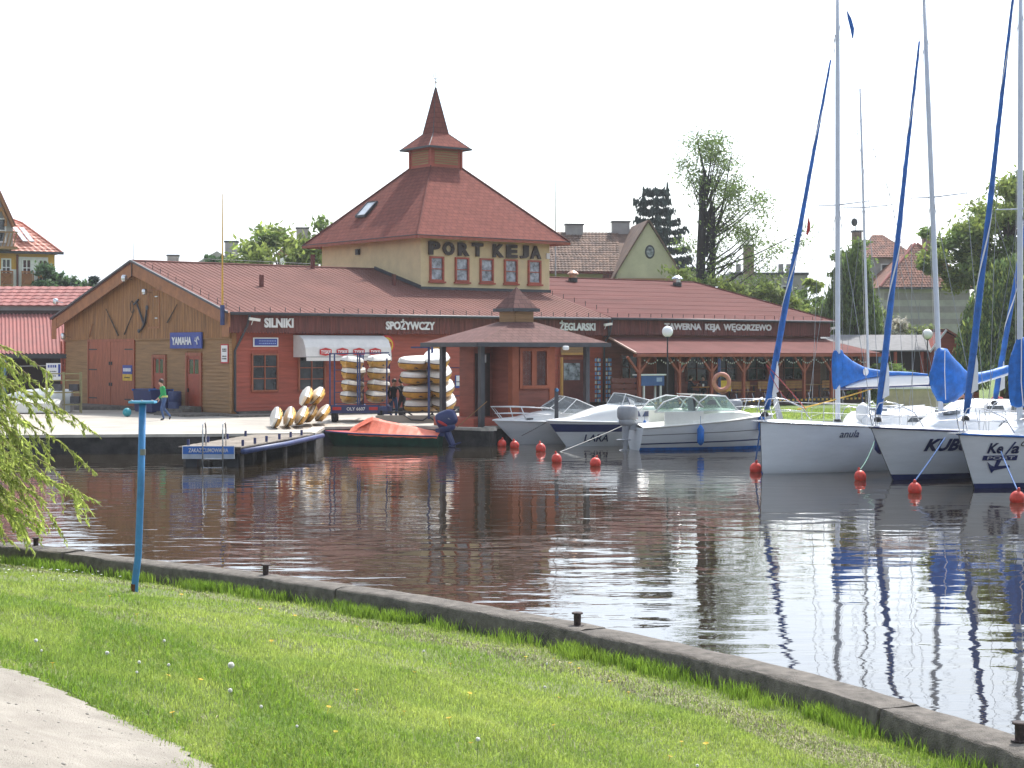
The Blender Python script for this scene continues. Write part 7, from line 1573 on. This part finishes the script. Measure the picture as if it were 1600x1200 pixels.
blades('dry_clippings', X[dry], Y[dry], Z[dry], np.full(dry.sum(), .035), wd_[dry]*1.1, M['straw'], 'strip of dry mown clippings running parallel to the wall', 1.5, 62)
# tall tufts along the wall
TX, TY = [], []
for i in range(460):
    s = r.uniform(8, cum[-1]-8); x, y, tx, ty = along(s); dd_ = .41+abs(r.normal())*.12; n = r.integers(30, 70); cxx, cyy = x+ty*dd_, y-tx*dd_
    if math.sin(s*1.9)+math.sin(s*4.7)*.7+r.normal()*.4 < -.2: n = n//4
    TX.append(cxx+r.normal(size=n)*.07); TY.append(cyy+r.normal(size=n)*.05)
X = np.concatenate(TX); Y = np.concatenate(TY); k = bank_d(X, Y) > .385; X, Y = X[k], Y[k]
blades('tall_grass', X, Y, hgt(X, Y), np.full(len(X), .115), np.interp(Y, [6, 14, 24], [.0025, .0035, .005]), M['grassd'], 'tall dark grass tufts growing against the wall', .4, 63)
# rougher darker grass and clover near the path
X, Y = scatter(170000, 6.6, 16, 0, 0); pf = pathf(X, Y); d = bank_d(X, Y); k = (pf < -.05) & (((pf > -1.2) & (np.sin(X*3.1+Y*2.2)+np.sin(X*1.3-Y*3.3) > .3)) | ((d > 4.85+.3*np.sin(X*2+Y)) & (d < 5.85+.3*np.sin(X*1.7-Y)))) & (d > .7); X, Y = X[k], Y[k]
blades('rough_grass', X, Y, hgt(X, Y), np.full(len(X), .06), np.full(len(X), .0032), M['grassd'], 'broader darker weeds between the path and the lawn', .9, 64)
X, Y = scatter(60000, 6.6, 12, 0, 0); pf = pathf(X, Y)+.10*np.sin(X*7+Y*3)*np.sin(Y*9-X*5); k = (pf > -.12) & (pf < .16) & (r.random(len(X)) < .5); X, Y = X[k], Y[k]
blades('path_edge_grass', X, Y, hgt(X, Y)+.008, np.full(len(X), .028), np.full(len(X), .0028), M['grassd'], 'sparse low grass creeping over the gravel path edge', 1.2, 66)
X, Y = scatter(26000, 7, 18, 0, 0); k = (pathf(X, Y) < -.05) & (bank_d(X, Y) > .6) & (np.sin(X*1.7+Y*2.9+1)+np.sin(X*3.7-Y*1.1) > .6); X, Y = X[k], Y[k]
blades('dry_blades', X, Y, hgt(X, Y)+.012, np.full(len(X), .035), np.full(len(X), .0022), M['straw'], 'scattered dry blades thinning the lawn in patches', 1.5, 67)
# far lawn blades
X = r.uniform(1, 26, 42000); Y = r.uniform(71.5, 84, 42000); blades('far_lawn_grass', X, Y, np.full(len(X), .585), np.full(len(X), .06), np.full(len(X), .014), M['grass'], 'short grass of the lawn in front of the tavern', .8, 65)
# dandelions
def on_ground(px, py):
    f = 2700.
    for y in np.arange(6, 30, .02):
        x = (px-800)/f*y; z = 3.35-(py-550)*y/f
        if z <= float(hgt(x, y)): return x, y, float(hgt(x, y))
clocks = [(-1.84, 11.29, .1), (-2.4, 11.1, .10), (-2.25, 11.3, .08), (-2.7, 11.5, .09), (-1.75, 10.7, .08), (-1.5, 10.3, .07), (.25, 13.4, .07), (-.2, 9.9, .11), (-2.35, 10.8, .08), (-3.35, 11.2, .09), (-3.0, 11.0, .09), (-.75, 14.6, .09), (-3.2, 11.6, .08), (-1.2, 9.6, .06), (.3, 15.1, .08), (-.6, 7.6, .05), (-2.5, 12.4, .1), (1.1, 10.3, .07)]
gD = 'white dandelion clocks in the grass'
for i, (x, y, h_) in enumerate(clocks):
    z = float(hgt(x, y)); t_ = thing('dandelion_clock', 'white round dandelion clock on a thin stem in the near grass', 'dandelion', (x, y, z), 0, gD); h_ += .03
    MB().tube([(0, 0, 0), (.005, 0, h_)], .0018, 4).build('stalk', M['stem'], t_)
    g = r.normal(size=(150, 3)); g /= np.linalg.norm(g, axis=1)[:, None]; R0 = (.021 if i in (0,) else random.uniform(.007, .014)); c = np.array([.005, 0, h_+R0*.8]); o_ = np.cross(g, [.3, .5, .8]); o_ /= np.linalg.norm(o_, axis=1)[:, None]; p2 = np.cross(g, o_)
    V = np.stack([c+g*R0*.2, c+g*R0+o_*R0*.16, c+g*R0*1.02+p2*R0*.16, c+g*R0-o_*R0*.16], 1).reshape(-1, 3); np_mesh('fluff', V, np.arange(600).reshape(150, 4), M['dandy'], t_)
yp = MB(); fl_ = []
gY = 'yellow dandelion flowers in the grass'
for i in range(46):
    for _ in range(30):
        y = r.uniform(8.5, 20); x = r.uniform(-.29, .25)*y
        if bank_d(x, y) > .9 and pathf(x, y) < -.3: break
    if i == 0:
        f0 = MB(); 
        for q in range(12): a = q*math.pi/6; f0.add([(0, 0, .05), (.014*math.cos(a-.2), .014*math.sin(a-.2), .056), (.018*math.cos(a), .018*math.sin(a), .054), (.014*math.cos(a+.2), .014*math.sin(a+.2), .056)], [(0, 1, 2, 3)])
        f0.add([(-.002, 0, 0), (.002, 0, 0), (.002, 0, .05), (-.002, 0, .05)], [(0, 1, 2, 3)]); fm_ = f0.mesh('dandelion'); fm_.materials.append(M['dandyy'])
    o = bpy.data.objects.new('dandelion_flower', fm_); col.objects.link(o); o.location = (x, y, float(hgt(x, y))); o.rotation_euler = (random.uniform(-.3, .3), random.uniform(-.3, .3), i); k_ = random.uniform(.8, 1.3); o.scale = (k_, k_, k_)
    tag(o, 'small yellow dandelion flower in the near grass', 'dandelion', gY)
# a few white flecks (daisies) by the willow
V = []
X = r.uniform(-6.6, -5.0, 40); Y = r.uniform(20.2, 23.2, 40); q = np.array([(-1, -1, 0), (1, -1, 0), (1, 1, 0), (-1, 1, 0)])*.012
V = (np.stack([X, Y, hgt(X, Y)+.07], 1)[:, None]+q[None]+0).reshape(-1, 3); tag(np_mesh('daisies', V, np.arange(160).reshape(40, 4), M['sign'], kind='stuff'), 'sprinkle of tiny white daisies beside the willow bush', 'daisies')
# shared label groups
assert proto_boat

# haze box added to lift distant dark tones, standing in for lens glare
hz = bpy.data.materials.new('haze'); hz.use_nodes = True; t = hz.node_tree; t.nodes.clear(); oo = t.nodes.new('ShaderNodeOutputMaterial'); pv = t.nodes.new('ShaderNodeVolumePrincipled')
pv.inputs['Density'].default_value = .0003; pv.inputs['Color'].default_value = (.93, .96, 1, 1); pv.inputs['Anisotropy'].default_value = .25; t.links.new(pv.outputs[0], oo.inputs['Volume'])
o = MB().box(-950, 950, -60, 2520, -4.2, 21).build('haze', hz, None, kind='stuff'); tag(o, 'thin pale haze added over the whole harbour to lift distant darks like lens glare', 'haze')
